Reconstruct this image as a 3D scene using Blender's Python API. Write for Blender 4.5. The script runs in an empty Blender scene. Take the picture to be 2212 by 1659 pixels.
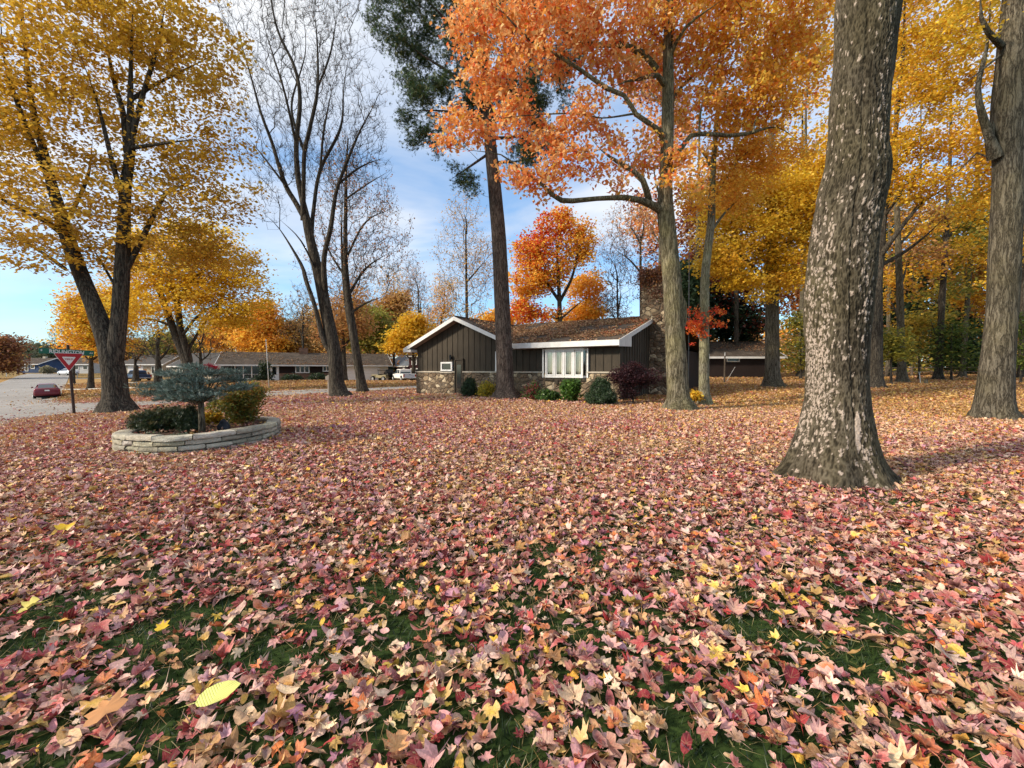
import bpy, bmesh, math, random
import numpy as np
from mathutils import Vector, Matrix
from mathutils.geometry import delaunay_2d_cdt

random.seed(11)
rng = np.random.default_rng(11)
SC = bpy.context.scene
COL = SC.collection

# ---------------------------------------------------------------- camera model
F = 928.0; CX = 1106.0; CY = 829.5; HY = 799.0; EYE = 1.5
PITCH = math.atan((CY - HY) / F)
CP, SP = math.cos(PITCH), math.sin(PITCH)

def at(px, py, Y):
    dx = (px - CX) / F; dy = -(py - CY) / F
    k = Y / (CP + dy * SP)
    return np.array([dx * k, Y, EYE + (-SP + dy * CP) * k])

def cosx(px):
    return 1.0 / math.sqrt(1 + ((px - CX) / F) ** 2)

# ---------------------------------------------------------------- terrain
CTRL = [(158, 897, 18.4), (255, 892, 16.6), (102, 860, 42.), (65, 805, 112.), (733, 857, 25.), (300, 826, 48.),
        (902, 851.5, 26.9), (1337, 866.5, 19.8), (1095, 861, 21.5), (1467, 886, 16.), (1522, 876, 18.5),
        (1684, 816, 44.), (1540, 816, 44.), (1668, 834, 30.), (1820, 1045, 5.7), (2150, 905, 12.3), (1890, 837, 27.),
        (1949, 830, 31.), (2023, 824, 34.), (370, 981, 7.8), (605, 946, 9.5), (782, 847, 30.),
        (650, 824, 60.), (870, 824, 64.), (480, 824, 58.), (0, 925, 12.8)]
cp = [tuple(at(*c)) for c in CTRL]
cp += [(0, 0, 0), (3, 3, 0), (-3, 3, 0), (-4, -8, 0), (6, -8, 0), (0, 8, 0), (8, 9, .02), (0, 14, 0), (-120, 120, .9), (-60, 120, .7),
       (60, 60, 1.2), (110, 120, 2.), (0, 120, .6), (0, 170, 1.), (-45, 10, -1.0), (60, 10, .6), (-130, 60, -.2), (130, 40, 1.5),
       (-70, 60, -.5), (-35, 60, -.6), (-26, 23, -.72), (-9, 26, -.18)]
cp = np.array(cp)
def _U(r2): return 0.5 * r2 * np.log(r2 + 1e-9)
_n = len(cp)
_d2 = ((cp[:, None, :2] - cp[None, :, :2]) ** 2).sum(-1)
_K = _U(_d2) + np.eye(_n) * 2.0
_P = np.c_[np.ones(_n), cp[:, :2]]
_A = np.zeros((_n + 3, _n + 3)); _A[:_n, :_n] = _K; _A[:_n, _n:] = _P; _A[_n:, :_n] = _P.T
_w = np.linalg.solve(_A, np.r_[cp[:, 2], 0, 0, 0])

def G(x, y):
    x = np.clip(np.asarray(x, float), -125, 125); y = np.clip(np.asarray(y, float), -12, 165)
    sh = x.shape; xf = x.ravel(); yf = y.ravel(); out = np.empty(len(xf))
    for i in range(0, len(xf), 40000):
        a = xf[i:i + 40000]; b = yf[i:i + 40000]
        d2 = (a[:, None] - cp[None, :, 0]) ** 2 + (b[:, None] - cp[None, :, 1]) ** 2
        out[i:i + 40000] = _U(d2) @ _w[:_n] + _w[_n] + _w[_n + 1] * a + _w[_n + 2] * b
    return out.reshape(sh)

def g(x, y): return float(G(np.array([x]), np.array([y]))[0])

def gp(px, py):
    """where the line of sight through a point of the photo meets the ground"""
    Ys = np.exp(np.linspace(math.log(1.2), math.log(160), 500))
    P = np.array([at(px, py, Y) for Y in Ys])
    gz = G(P[:, 0], P[:, 1])
    k = np.argmax(P[:, 2] < gz)
    if k == 0: k = len(Ys) - 1
    return P[k, 0], P[k, 1]

def onground(px, Y):
    x = (px - CX) / F * Y
    return np.array([x, Y, g(x, Y)])

# ---------------------------------------------------------------- numpy noise
def _h(ix, iy, s):
    n = (ix.astype(np.int64) * 374761393 + iy.astype(np.int64) * 668265263 + s * 982451653) & 0x7fffffff
    n = ((n ^ (n >> 13)) * 1274126177) & 0x7fffffff
    return ((n ^ (n >> 16)) & 0xffff) / 65535.0
def vn(x, y, s=0):
    x = np.asarray(x, float); y = np.asarray(y, float)
    ix = np.floor(x); iy = np.floor(y); fx = x - ix; fy = y - iy
    fx = fx * fx * (3 - 2 * fx); fy = fy * fy * (3 - 2 * fy)
    a = _h(ix, iy, s); b = _h(ix + 1, iy, s); c = _h(ix, iy + 1, s); d = _h(ix + 1, iy + 1, s)
    return (a * (1 - fx) + b * fx) * (1 - fy) + (c * (1 - fx) + d * fx) * fy
def fbm(x, y, s=0, o=3):
    r = 0; a = 1; t = 0
    for k in range(o):
        r = r + a * vn(np.asarray(x) * 2 ** k, np.asarray(y) * 2 ** k, s + k); t += a; a *= .5
    return r / t

# ---------------------------------------------------------------- objects
def link(o, parent=None):
    COL.objects.link(o)
    if parent is not None: o.parent = parent
    return o
def tag(o, label=None, cat=None, group=None, kind=None):
    if label: o['label'] = label
    if cat: o['category'] = cat
    if group: o['group'] = group
    if kind: o['kind'] = kind
    return o
def thing(name, label, cat, loc=(0, 0, 0), rz=0, group=None):
    o = bpy.data.objects.new(name, None); o.location = [float(v) for v in loc]; o.rotation_euler = (0, 0, rz)
    o.empty_display_size = .2
    link(o); return tag(o, label, cat, group)

def npmesh(name, V, faces, material=None, parent=None, smooth=False, attrs=None):
    """faces: list of int arrays (m, k) with constant k each"""
    me = bpy.data.meshes.new(name)
    V = np.asarray(V, np.float32)
    if isinstance(faces, np.ndarray): faces = [faces]
    faces = [f for f in faces if len(f)]
    loops = np.concatenate([f.ravel() for f in faces]).astype(np.int32)
    tot = np.concatenate([np.full(len(f), f.shape[1], np.int32) for f in faces])
    st = np.r_[0, np.cumsum(tot)[:-1]].astype(np.int32)
    me.vertices.add(len(V)); me.vertices.foreach_set('co', V.ravel())
    me.loops.add(len(loops)); me.loops.foreach_set('vertex_index', loops)
    me.polygons.add(len(tot)); me.polygons.foreach_set('loop_start', st); me.polygons.foreach_set('loop_total', tot)
    if smooth: me.polygons.foreach_set('use_smooth', np.ones(len(tot), bool))
    me.update(calc_edges=True)
    for k, a in (attrs or {}).items():
        a = np.asarray(a, np.float32)
        if a.ndim == 1:
            at_ = me.attributes.new(k, 'FLOAT', 'POINT'); at_.data.foreach_set('value', a)
        else:
            at_ = me.attributes.new(k, 'FLOAT_COLOR', 'POINT')
            at_.data.foreach_set('color', np.c_[a, np.ones(len(a))].astype(np.float32).ravel())
    if material: me.materials.append(material)
    return link(bpy.data.objects.new(name, me), parent)

class MB:
    """collects shapes into one mesh"""
    def __init__(s): s.v = []; s.f = []
    def add(s, v, f):
        n = len(s.v); s.v += [tuple(map(float, p)) for p in v]; s.f += [tuple(i + n for i in q) for q in f]; return s
    def box(s, x0, x1, y0, y1, z0, z1):
        return s.add([(x0, y0, z0), (x1, y0, z0), (x1, y1, z0), (x0, y1, z0), (x0, y0, z1), (x1, y0, z1), (x1, y1, z1), (x0, y1, z1)],
                     [(3, 2, 1, 0), (4, 5, 6, 7), (0, 1, 5, 4), (1, 2, 6, 5), (2, 3, 7, 6), (3, 0, 4, 7)])
    def hexa(s, b, t):
        return s.add(list(b) + list(t), [(3, 2, 1, 0), (4, 5, 6, 7), (0, 1, 5, 4), (1, 2, 6, 5), (2, 3, 7, 6), (3, 0, 4, 7)])
    def prism(s, poly, a, b):
        """poly: list of 3D points (bottom), swept by vector b-a"""
        n = len(poly); d = np.array(b) - np.array(a)
        v = [tuple(p) for p in poly] + [tuple(np.array(p) + d) for p in poly]
        return s.add(v, [tuple(range(n))[::-1], tuple(range(n, 2 * n))] + [(i, (i + 1) % n, n + (i + 1) % n, n + i) for i in range(n)])
    def cyl(s, p, q, r, r2=None, n=12, caps=True):
        r2 = r if r2 is None else r2
        p = np.array(p, float); q = np.array(q, float); d = q - p; d /= np.linalg.norm(d) + 1e-9
        a = np.cross(d, [0, 0, 1.]) if abs(d[2]) < .9 else np.cross(d, [1., 0, 0]); a /= np.linalg.norm(a); b = np.cross(d, a)
        th = [2 * math.pi * i / n for i in range(n)]
        v = [p + r * (math.cos(t) * a + math.sin(t) * b) for t in th] + [q + r2 * (math.cos(t) * a + math.sin(t) * b) for t in th]
        f = [(i, n + i, n + (i + 1) % n, (i + 1) % n) for i in range(n)]
        if caps: f += [tuple(range(n)), tuple(range(2 * n - 1, n - 1, -1))]
        return s.add(v, f)
    def build(s, name, material=None, parent=None, smooth=False, bevel=0, seg=2, solid=0):
        me = bpy.data.meshes.new(name); me.from_pydata(s.v, [], s.f)
        bm = bmesh.new(); bm.from_mesh(me); bmesh.ops.recalc_face_normals(bm, faces=bm.faces); bm.to_mesh(me); bm.free()
        if material: me.materials.append(material)
        if smooth:
            for p in me.polygons: p.use_smooth = True
        o = link(bpy.data.objects.new(name, me), parent)
        if solid:
            m = o.modifiers.new('solid', 'SOLIDIFY'); m.thickness = solid
        if bevel:
            m = o.modifiers.new('bevel', 'BEVEL'); m.width = bevel; m.segments = seg; m.limit_method = 'ANGLE'
        return o

# ---------------------------------------------------------------- materials
class NT:
    def __init__(s, m):
        s.t = m.node_tree; s.t.nodes.clear(); s.out = s.t.nodes.new('ShaderNodeOutputMaterial' if isinstance(m, bpy.types.Material) else 'ShaderNodeOutputWorld')
    def n(s, ty, **kw):
        nd = s.t.nodes.new(ty)
        for k, v in kw.items():
            if k.startswith('_'): setattr(nd, k[1:], v)
            else: s.set(nd, k, v)
        return nd
    def set(s, nd, k, v):
        key = int(k[1:]) if (k[0] == 'i' and k[1:].isdigit()) else k.replace('__', ' ')
        inp = nd.inputs[key]
        if isinstance(v, bpy.types.NodeSocket): s.t.links.new(v, inp)
        elif isinstance(v, (tuple, list)) and len(v) == 3 and inp.type == 'RGBA': inp.default_value = (*v, 1)
        else: inp.default_value = v
    def coord(s, which='Object'): return s.n('ShaderNodeTexCoord').outputs[which]
    def pos(s): return s.n('ShaderNodeNewGeometry').outputs['Position']
    def map(s, v, scale=(1, 1, 1), rot=(0, 0, 0), loc=(0, 0, 0)):
        return s.n('ShaderNodeMapping', Vector=v, Scale=scale, Rotation=rot, Location=loc).outputs[0]
    def noise(s, v, scale=5., detail=3., rough=.5, dist=0.):
        return s.n('ShaderNodeTexNoise', Vector=v, Scale=scale, Detail=detail, Roughness=rough, Distortion=dist).outputs[0]
    def vor(s, v, scale=5., feature='F1', out='Distance', rnd=1.):
        return s.n('ShaderNodeTexVoronoi', _feature=feature, Vector=v, Scale=scale, Randomness=rnd).outputs[out]
    def ramp(s, fac, stops, interp='LINEAR'):
        nd = s.n('ShaderNodeValToRGB', Fac=fac); cr = nd.color_ramp; cr.interpolation = interp
        while len(cr.elements) > 1: cr.elements.remove(cr.elements[-1])
        for i, (p, c) in enumerate(stops):
            e = cr.elements[0] if i == 0 else cr.elements.new(p)
            e.position = p; c = (c, c, c) if isinstance(c, (int, float)) else c; e.color = (*c, 1)
        return nd.outputs[0]
    def math(s, op, a, b=0.5, c=None):
        nd = s.n('ShaderNodeMath', _operation=op); s.set(nd, 'i0', a); s.set(nd, 'i1', b)
        if c is not None: s.set(nd, 'i2', c)
        return nd.outputs[0]
    def mix(s, fac, a, b, mode='MIX'):
        nd = s.n('ShaderNodeMix', _data_type='RGBA', _blend_type=mode)
        s.set(nd, 'i0', fac); s.set(nd, 'i6', a); s.set(nd, 'i7', b); return nd.outputs[2]
    def attr(s, name, out='Color'):
        return s.n('ShaderNodeAttribute', _attribute_name=name).outputs[out]
    def bump(s, h, strength=.5, dist=.02): return s.n('ShaderNodeBump', Height=h, Strength=strength, Distance=dist).outputs[0]
    def sep(s, v): return s.n('ShaderNodeSeparateXYZ', Vector=v).outputs
    def comb(s, x, y, z=0.): return s.n('ShaderNodeCombineXYZ', X=x, Y=y, Z=z).outputs[0]
    def bsdf(s, color, rough=.8, spec=.3, normal=None, metal=0., **kw):
        nd = s.n('ShaderNodeBsdfPrincipled', Base__Color=color, Roughness=rough, Metallic=metal)
        nd.inputs['Specular IOR Level'].default_value = spec
        if normal is not None: s.set(nd, 'Normal', normal)
        for k, v in kw.items(): s.set(nd, k, v)
        s.t.links.new(nd.outputs[0], s.out.inputs[0]); return nd

MATS = {}
def mat(name, fn):
    if name not in MATS:
        m = bpy.data.materials.new(name); m.use_nodes = True; fn(NT(m)); MATS[name] = m
    return MATS[name]

def simple(name, color, rough=.6, spec=.3, metal=0., var=.12, scale=6., bump=.15, bscale=40.):
    def fn(n):
        c = n.coord()
        k = n.noise(c, scale, 4., .6)
        a = tuple(min(1, x * (1 + var)) for x in color); b = tuple(x * (1 - var * 1.5) for x in color)
        n.bsdf(n.ramp(k, [(.3, b), (.7, a)]), rough, spec, n.bump(n.noise(c, bscale, 3.), bump, .01), metal)
    return mat(name, fn)

def leafmat(name, trans=.35, vary=.0):
    def fn(n):
        col = n.attr('col')
        d = n.n('ShaderNodeBsdfDiffuse', Color=col, Roughness=.5)
        t = n.n('ShaderNodeBsdfTranslucent', Color=col)
        m = n.n('ShaderNodeMixShader', i0=trans); n.t.links.new(d.outputs[0], m.inputs[1]); n.t.links.new(t.outputs[0], m.inputs[2])
        gl = n.n('ShaderNodeBsdfGlossy', Color=(1, 1, 1), Roughness=.45)
        m2 = n.n('ShaderNodeMixShader', i0=.03); n.t.links.new(m.outputs[0], m2.inputs[1]); n.t.links.new(gl.outputs[0], m2.inputs[2])
        n.t.links.new(m2.outputs[0], n.out.inputs[0])
    return mat(name, fn)

def veinmat(name):
    def fn(n):
        u = n.attr('luv', 'Vector'); x, y, z = n.sep(u); col = n.attr('col'); m = None
        for ang in (90, 47, 133, 4, 176):
            ca, sa = math.cos(math.radians(ang)), math.sin(math.radians(ang))
            al = n.math('ADD', n.math('MULTIPLY', x, ca), n.math('MULTIPLY', n.math('ADD', y, .1), sa)); ac = n.math('ABSOLUTE', n.math('SUBTRACT', n.math('MULTIPLY', x, sa), n.math('MULTIPLY', n.math('ADD', y, .1), ca)))
            q = n.math('MULTIPLY', n.math('LESS_THAN', ac, .016), n.math('GREATER_THAN', al, 0.)); m = q if m is None else n.math('MAXIMUM', m, q)
        mot = n.ramp(n.noise(n.pos(), 90., 3., .6), [(.3, .70), (.5, 1.), (.72, 1.22)])
        c2 = n.mix(1., col, mot, 'MULTIPLY'); c2 = n.mix(n.math('MULTIPLY', m, .45), c2, n.mix(.5, c2, (.55, .38, .22)))
        bs = n.bump(n.noise(n.pos(), 120., 2.), .5, .004)
        d = n.n('ShaderNodeBsdfPrincipled', Base__Color=c2, Roughness=.62, Normal=bs); d.inputs['Specular IOR Level'].default_value = .3
        t = n.n('ShaderNodeBsdfTranslucent', Color=c2); mx = n.n('ShaderNodeMixShader', i0=.12)
        n.t.links.new(d.outputs[0], mx.inputs[1]); n.t.links.new(t.outputs[0], mx.inputs[2]); n.t.links.new(mx.outputs[0], n.out.inputs[0])
    return mat(name, fn)
VEIN_M = veinmat('leaf_near')
LEAF = leafmat('leaf_tree', .45)
LITTER = leafmat('leaf_litter', .12)
NEEDLE = leafmat('needle', .12)
BLADE = leafmat('grass_blade', .3)

def barkmat(name, dark, light, moss=None, vs=1., k=1.):
    def fn(n):
        c = n.coord()
        wv = n.n('ShaderNodeTexNoise', Vector=n.map(c, scale=(2, 2, 1.2)), Scale=2., Detail=3.).outputs[1]
        st = n.mix(.10, n.map(c, scale=(13 * vs, 13 * vs, 1.5 * vs)), n.mix(1., wv, (14, 14, 3), 'MULTIPLY'), 'ADD')
        a = n.noise(st, 1., 3., .55); rid = n.math('ABSOLUTE', n.math('SUBTRACT', n.math('MULTIPLY', a, 2.), 1.))
        b = n.noise(n.map(st, scale=(1, 1, 2.6), loc=(3, 7, 1)), 1.7, 3., .6); rb = n.math('ABSOLUTE', n.math('SUBTRACT', n.math('MULTIPLY', b, 2.), 1.))
        fine = n.noise(n.map(c, scale=(40, 40, 14)), 1.5, 5., .65)
        h = n.math('ADD', n.math('ADD', n.math('MINIMUM', n.math('MULTIPLY', rid, 2.4), .55), n.math('MINIMUM', n.math('MULTIPLY', rb, 1.2), .3)), n.math('MULTIPLY', fine, .35))
        col = n.ramp(h, [(.22, tuple(x * .4 for x in dark)), (.48, dark), (.98, light)])
        if moss:
            mk = n.ramp(n.noise(c, .9, 4., .6), [(.42, 0.), (.62, 1.)])
            col = n.mix(n.math('MULTIPLY', mk, .6), col, n.mix(1., n.ramp(h, [(.25, .45), (.8, 1.2)]), moss, 'MULTIPLY'))
        big = n.ramp(n.noise(n.map(c, scale=(1, 1, .35)), 2.2, 3.), [(.3, .72), (.7, 1.2)])
        col = n.mix(1., col, big, 'MULTIPLY')
        n.bsdf(col, .92, .15, n.bump(h, .85 * k, .03))
    return mat(name, fn)

BARK = barkmat('bark_grey', (.072, .060, .043), (.18, .155, .115), (.105, .088, .05))
BARK_D = barkmat('bark_dark', (.042, .035, .028), (.115, .098, .075))
BARK_P = barkmat('bark_pine', (.075, .055, .045), (.20, .155, .125), None, 1.2, 1.2)
BARK_O = barkmat('bark_olive', (.095, .08, .05), (.26, .225, .155), (.17, .15, .07))
BARK_S = barkmat('bark_slim', (.13, .115, .075), (.30, .28, .21), (.24, .23, .11), 1.6, .5)

# ---------------------------------------------------------------- leaves
def _fan(pts, z=None):
    V = [(0., 0., 0.)] + [(x, y, 0.) for x, y in pts]
    n = len(pts); return np.array(V), np.array([(0, 1 + i, 1 + (i + 1) % n) for i in range(n)])
_half = [(90, 1.), (80, .72), (68, .52), (58, .72), (47, .94), (37, .72), (25, .54), (14, .62), (2, .72), (-18, .58), (-48, .46)]
_pol = _half + [(-90, .13)] + [(180 - a, r) for a, r in _half[::-1][:-1]]
MAPLE = _fan([(r * math.cos(math.radians(a)) * .62, r * math.sin(math.radians(a)) * .62 - .1) for a, r in _pol])
_p2 = [(90, 1.), (68, .58), (45, .9), (20, .58), (0, .7), (-50, .46), (-130, .46), (180, .7), (160, .58), (135, .9), (112, .58)]
STAR = _fan([(r * math.cos(math.radians(a)) * .6, r * math.sin(math.radians(a)) * .6 - .1) for a, r in _p2])
def _stem(T):
    V, Fc = T; k = len(V); ym = V[:, 1].min()
    return np.vstack([V, [(-.012, ym + .1, 0), (.012, ym + .1, 0), (.03, ym - .42, .07)]]), np.vstack([Fc, [(k, k + 1, k + 2)]])
MAPLE = _stem(MAPLE)
OVAL = _fan([(.34 * math.cos(t), .52 * math.sin(t) * (1 + .15 * (math.sin(t) > .9))) for t in np.linspace(0, 2 * math.pi, 13)[:-1]])
OVAL = _stem(OVAL)
DIAM = (np.array([(0, -.5, 0), (.36, .0, .10), (0, .55, 0), (-.36, .0, .10)], float), np.array([(0, 1, 2), (0, 2, 3)]))
_nt = []
for _a in (-62, -38, -14, 12, 36, 60):
    _r = math.radians(_a); _d = np.array([math.sin(_r), math.cos(_r), .25 * math.sin(_a * 2.3)]); _s = np.array([math.cos(_r), -math.sin(_r), 0]) * .05
    _nt += [-_s, _s, _d * (.8 + .25 * math.cos(_a))]
NTUFT = (np.array(_nt) - np.array([0, .3, 0]), np.arange(18).reshape(6, 3))
BLADET = (np.array([(-.06, 0, 0), (.06, 0, 0), (.02, .15, 1.)], float), np.array([(0, 1, 2)]))

def rotbasis(n, tilt_sig, up=True, updir=None):
    """random bases: columns x,y,z ; z near up with given tilt"""
    az = rng.uniform(0, 2 * math.pi, n)
    if tilt_sig is None:
        z = rng.normal(size=(n, 3)); z /= np.linalg.norm(z, axis=1)[:, None]
    else:
        z = rng.normal(size=(n, 3)) * tilt_sig; z[:, 2] = 1.; z /= np.linalg.norm(z, axis=1)[:, None]
    x = np.c_[np.cos(az), np.sin(az), np.zeros(n)]
    x = x - (x * z).sum(1)[:, None] * z; x /= np.linalg.norm(x, axis=1)[:, None] + 1e-9
    y = np.cross(z, x)
    return x, y, z

def scatter(P, size, col, tmpl, tilt=.6, curl=0., edgecol=None, base=None, aspect=None):
    """returns V, Fc, C for leaves at P"""
    V0, F0 = tmpl; n = len(P); k = len(V0)
    x, y, z = rotbasis(n, tilt) if base is None else base
    A = np.broadcast_to(V0, (n, k, 3)).copy()
    if aspect is not None: A[:, :, 0] *= aspect[:, None]
    if curl:
        cx = rng.normal(0, curl, n)[:, None]; cy = rng.normal(0, curl, n)[:, None]; tw = rng.normal(0, curl * .8, n)[:, None]
        fold = np.abs(rng.normal(0, curl * .9, n))[:, None]
        A[:, :, 2] += cx * A[:, :, 0] ** 2 * 2 + cy * A[:, :, 1] ** 2 * 2 + tw * A[:, :, 0] * A[:, :, 1] * 2 + fold * np.abs(A[:, :, 0])
        A[:, :, 2] += rng.normal(0, .09, (n, k)) * curl; A[:, :, :2] += rng.normal(0, .035, (n, k, 2)) * curl
    A = A * size[:, None, None]
    V = P[:, None, :] + A[:, :, :1] * x[:, None] + A[:, :, 1:2] * y[:, None] + A[:, :, 2:3] * z[:, None]
    Fc = (F0[None] + (np.arange(n) * k)[:, None, None]).reshape(-1, F0.shape[1])
    C = np.broadcast_to(col[:, None, :], (n, k, 3)).copy()
    if edgecol is not None:
        C[:, 1:, :] = C[:, 1:, :] * .6 + edgecol[:, None, :] * .4
        C *= rng.uniform(.85, 1.15, (n, k, 1))
    return V.reshape(-1, 3), Fc, C.reshape(-1, 3)

def pick(palette, n, jit=.16):
    cols = np.array([p[:3] for p in palette], float); w = np.array([p[3] for p in palette], float); w /= w.sum()
    c = cols[rng.choice(len(cols), n, p=w)]
    c = c * rng.uniform(1 - jit, 1 + jit, (n, 1)) * rng.uniform(1 - jit * .4, 1 + jit * .4, (n, 3))
    return np.clip(c, .004, .95)

def cat(parts):
    V = []; Fs = []; C = []; o = 0
    for v, f, c in parts:
        V.append(v); Fs.append(f + o); C.append(c); o += len(v)
    return np.concatenate(V), np.concatenate(Fs), np.concatenate(C)

def leafobj(name, parts, material, parent=None, smooth=False, luv=None):
    V, Fc, C = cat(parts)
    if parent is not None: V = V - np.array(parent.location)
    at_ = {'col': C}
    if luv is not None: at_['luv'] = luv
    return npmesh(name, V, Fc, material, parent, smooth, at_)

# ---------------------------------------------------------------- trees
def smooth_poly(pts, step=.35):
    """pts (n,4) -> Catmull-Rom resampled"""
    P = np.array(pts, float)
    if len(P) < 2: return P
    Q = np.vstack([2 * P[0] - P[1], P, 2 * P[-1] - P[-2]]); out = []
    for i in range(1, len(Q) - 2):
        L = np.linalg.norm(Q[i + 1, :3] - Q[i, :3]); m = max(1, int(L / step))
        for j in range(m):
            t = j / m; a, b, c, d = Q[i - 1:i + 3]
            out.append(.5 * ((2 * b) + (-a + c) * t + (2 * a - 5 * b + 4 * c - d) * t * t + (-a + 3 * b - 3 * c + d) * t ** 3))
    out.append(P[-1]); out = np.array(out); out[:, 3] = np.maximum(out[:, 3], .003); return out

def tube(pts, rad, ns, flare=0., seed=0, rough=0., cap=True):
    pts = np.asarray(pts, float); n = len(pts)
    T = np.gradient(pts, axis=0); T /= np.linalg.norm(T, axis=1)[:, None] + 1e-9
    a = np.array([1., 0, 0]) if abs(T[0, 0]) < .8 else np.array([0, 1., 0])
    th = np.linspace(0, 2 * math.pi, ns + 1)[:-1]; V = np.empty((n, ns, 3))
    for i in range(n):
        a = a - a.dot(T[i]) * T[i]; a /= np.linalg.norm(a) + 1e-9; b = np.cross(T[i], a)
        r = np.full(ns, rad[i])
        if rough: r = r * (1 + rough * (fbm(np.cos(th) * 1.5 + 5 + seed, np.sin(th) * 1.5 + pts[i, 2] * .9, seed) - .5) * 2)
        if flare:
            h = pts[i, 2] - pts[0, 2]
            fl = math.exp(-max(h, 0) / .22) * flare + math.exp(-max(h, 0) / .8) * flare * .25
            r = r * (1 + fl * (.75 + .45 * np.cos(th * 5 + seed) + .25 * np.cos(th * 3 + 2 * seed)))
        V[i] = pts[i] + r[:, None] * (np.cos(th)[:, None] * a + np.sin(th)[:, None] * b)
    i = np.arange(n - 1)[:, None] * ns; j = np.arange(ns)[None]
    Fc = np.stack([i + j, i + (j + 1) % ns, i + ns + (j + 1) % ns, i + ns + j], -1).reshape(-1, 4)
    return V.reshape(-1, 3), Fc

def prisms(A, B, ra, rb):
    """thin 3-sided twigs from A to B"""
    n = len(A); D = B - A; D /= np.linalg.norm(D, axis=1)[:, None] + 1e-9
    a = np.cross(D, np.array([.3, .2, 1.])); a /= np.linalg.norm(a, axis=1)[:, None] + 1e-9; b = np.cross(D, a)
    V = np.empty((n, 6, 3))
    for k in range(3):
        t = 2 * math.pi * k / 3; o = math.cos(t) * a + math.sin(t) * b
        V[:, k] = A + ra[:, None] * o; V[:, 3 + k] = B + rb[:, None] * o
    base = np.array([(0, 1, 4, 3), (1, 2, 5, 4), (2, 0, 3, 5)])
    return V.reshape(-1, 3), (base[None] + (np.arange(n) * 6)[:, None, None]).reshape(-1, 4)

def inblobs(blobs, n, shell=.0):
    w = np.array([b[6] * (b[3] * b[4] * b[5]) ** .75 for b in blobs]); w /= w.sum()
    k = rng.choice(len(blobs), n, p=w); B = np.array([b[:6] for b in blobs])[k]
    d = rng.normal(size=(n, 3)); d /= np.linalg.norm(d, axis=1)[:, None]
    r = rng.uniform(0, 1, n) ** (1 / 3 if not shell else 1 / (3 + shell * 4)) * (.68 + .62 * vn(d[:, 0] * 1.6 + d[:, 1] * 1.1 + k * 3.7 + 20, d[:, 2] * 1.8 + 30 + k, 9))
    return B[:, :3] + d * r[:, None] * B[:, 3:6]

def blob(px, py, Y, rx, ry, depth=None, w=1.):
    c = at(px, py, Y); k = Y / F
    return (c[0], c[1], c[2], rx * k, (depth if depth else (rx + ry) / 2 * k), ry * k, w)

def limb(pts, Y0=None):
    """(px, py, Y, width_px) -> world x,y,z,r"""
    return [(*at(p[0], p[1], p[2]), p[3] * p[2] * cosx(p[0]) / (2 * F)) for p in pts]

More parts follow.
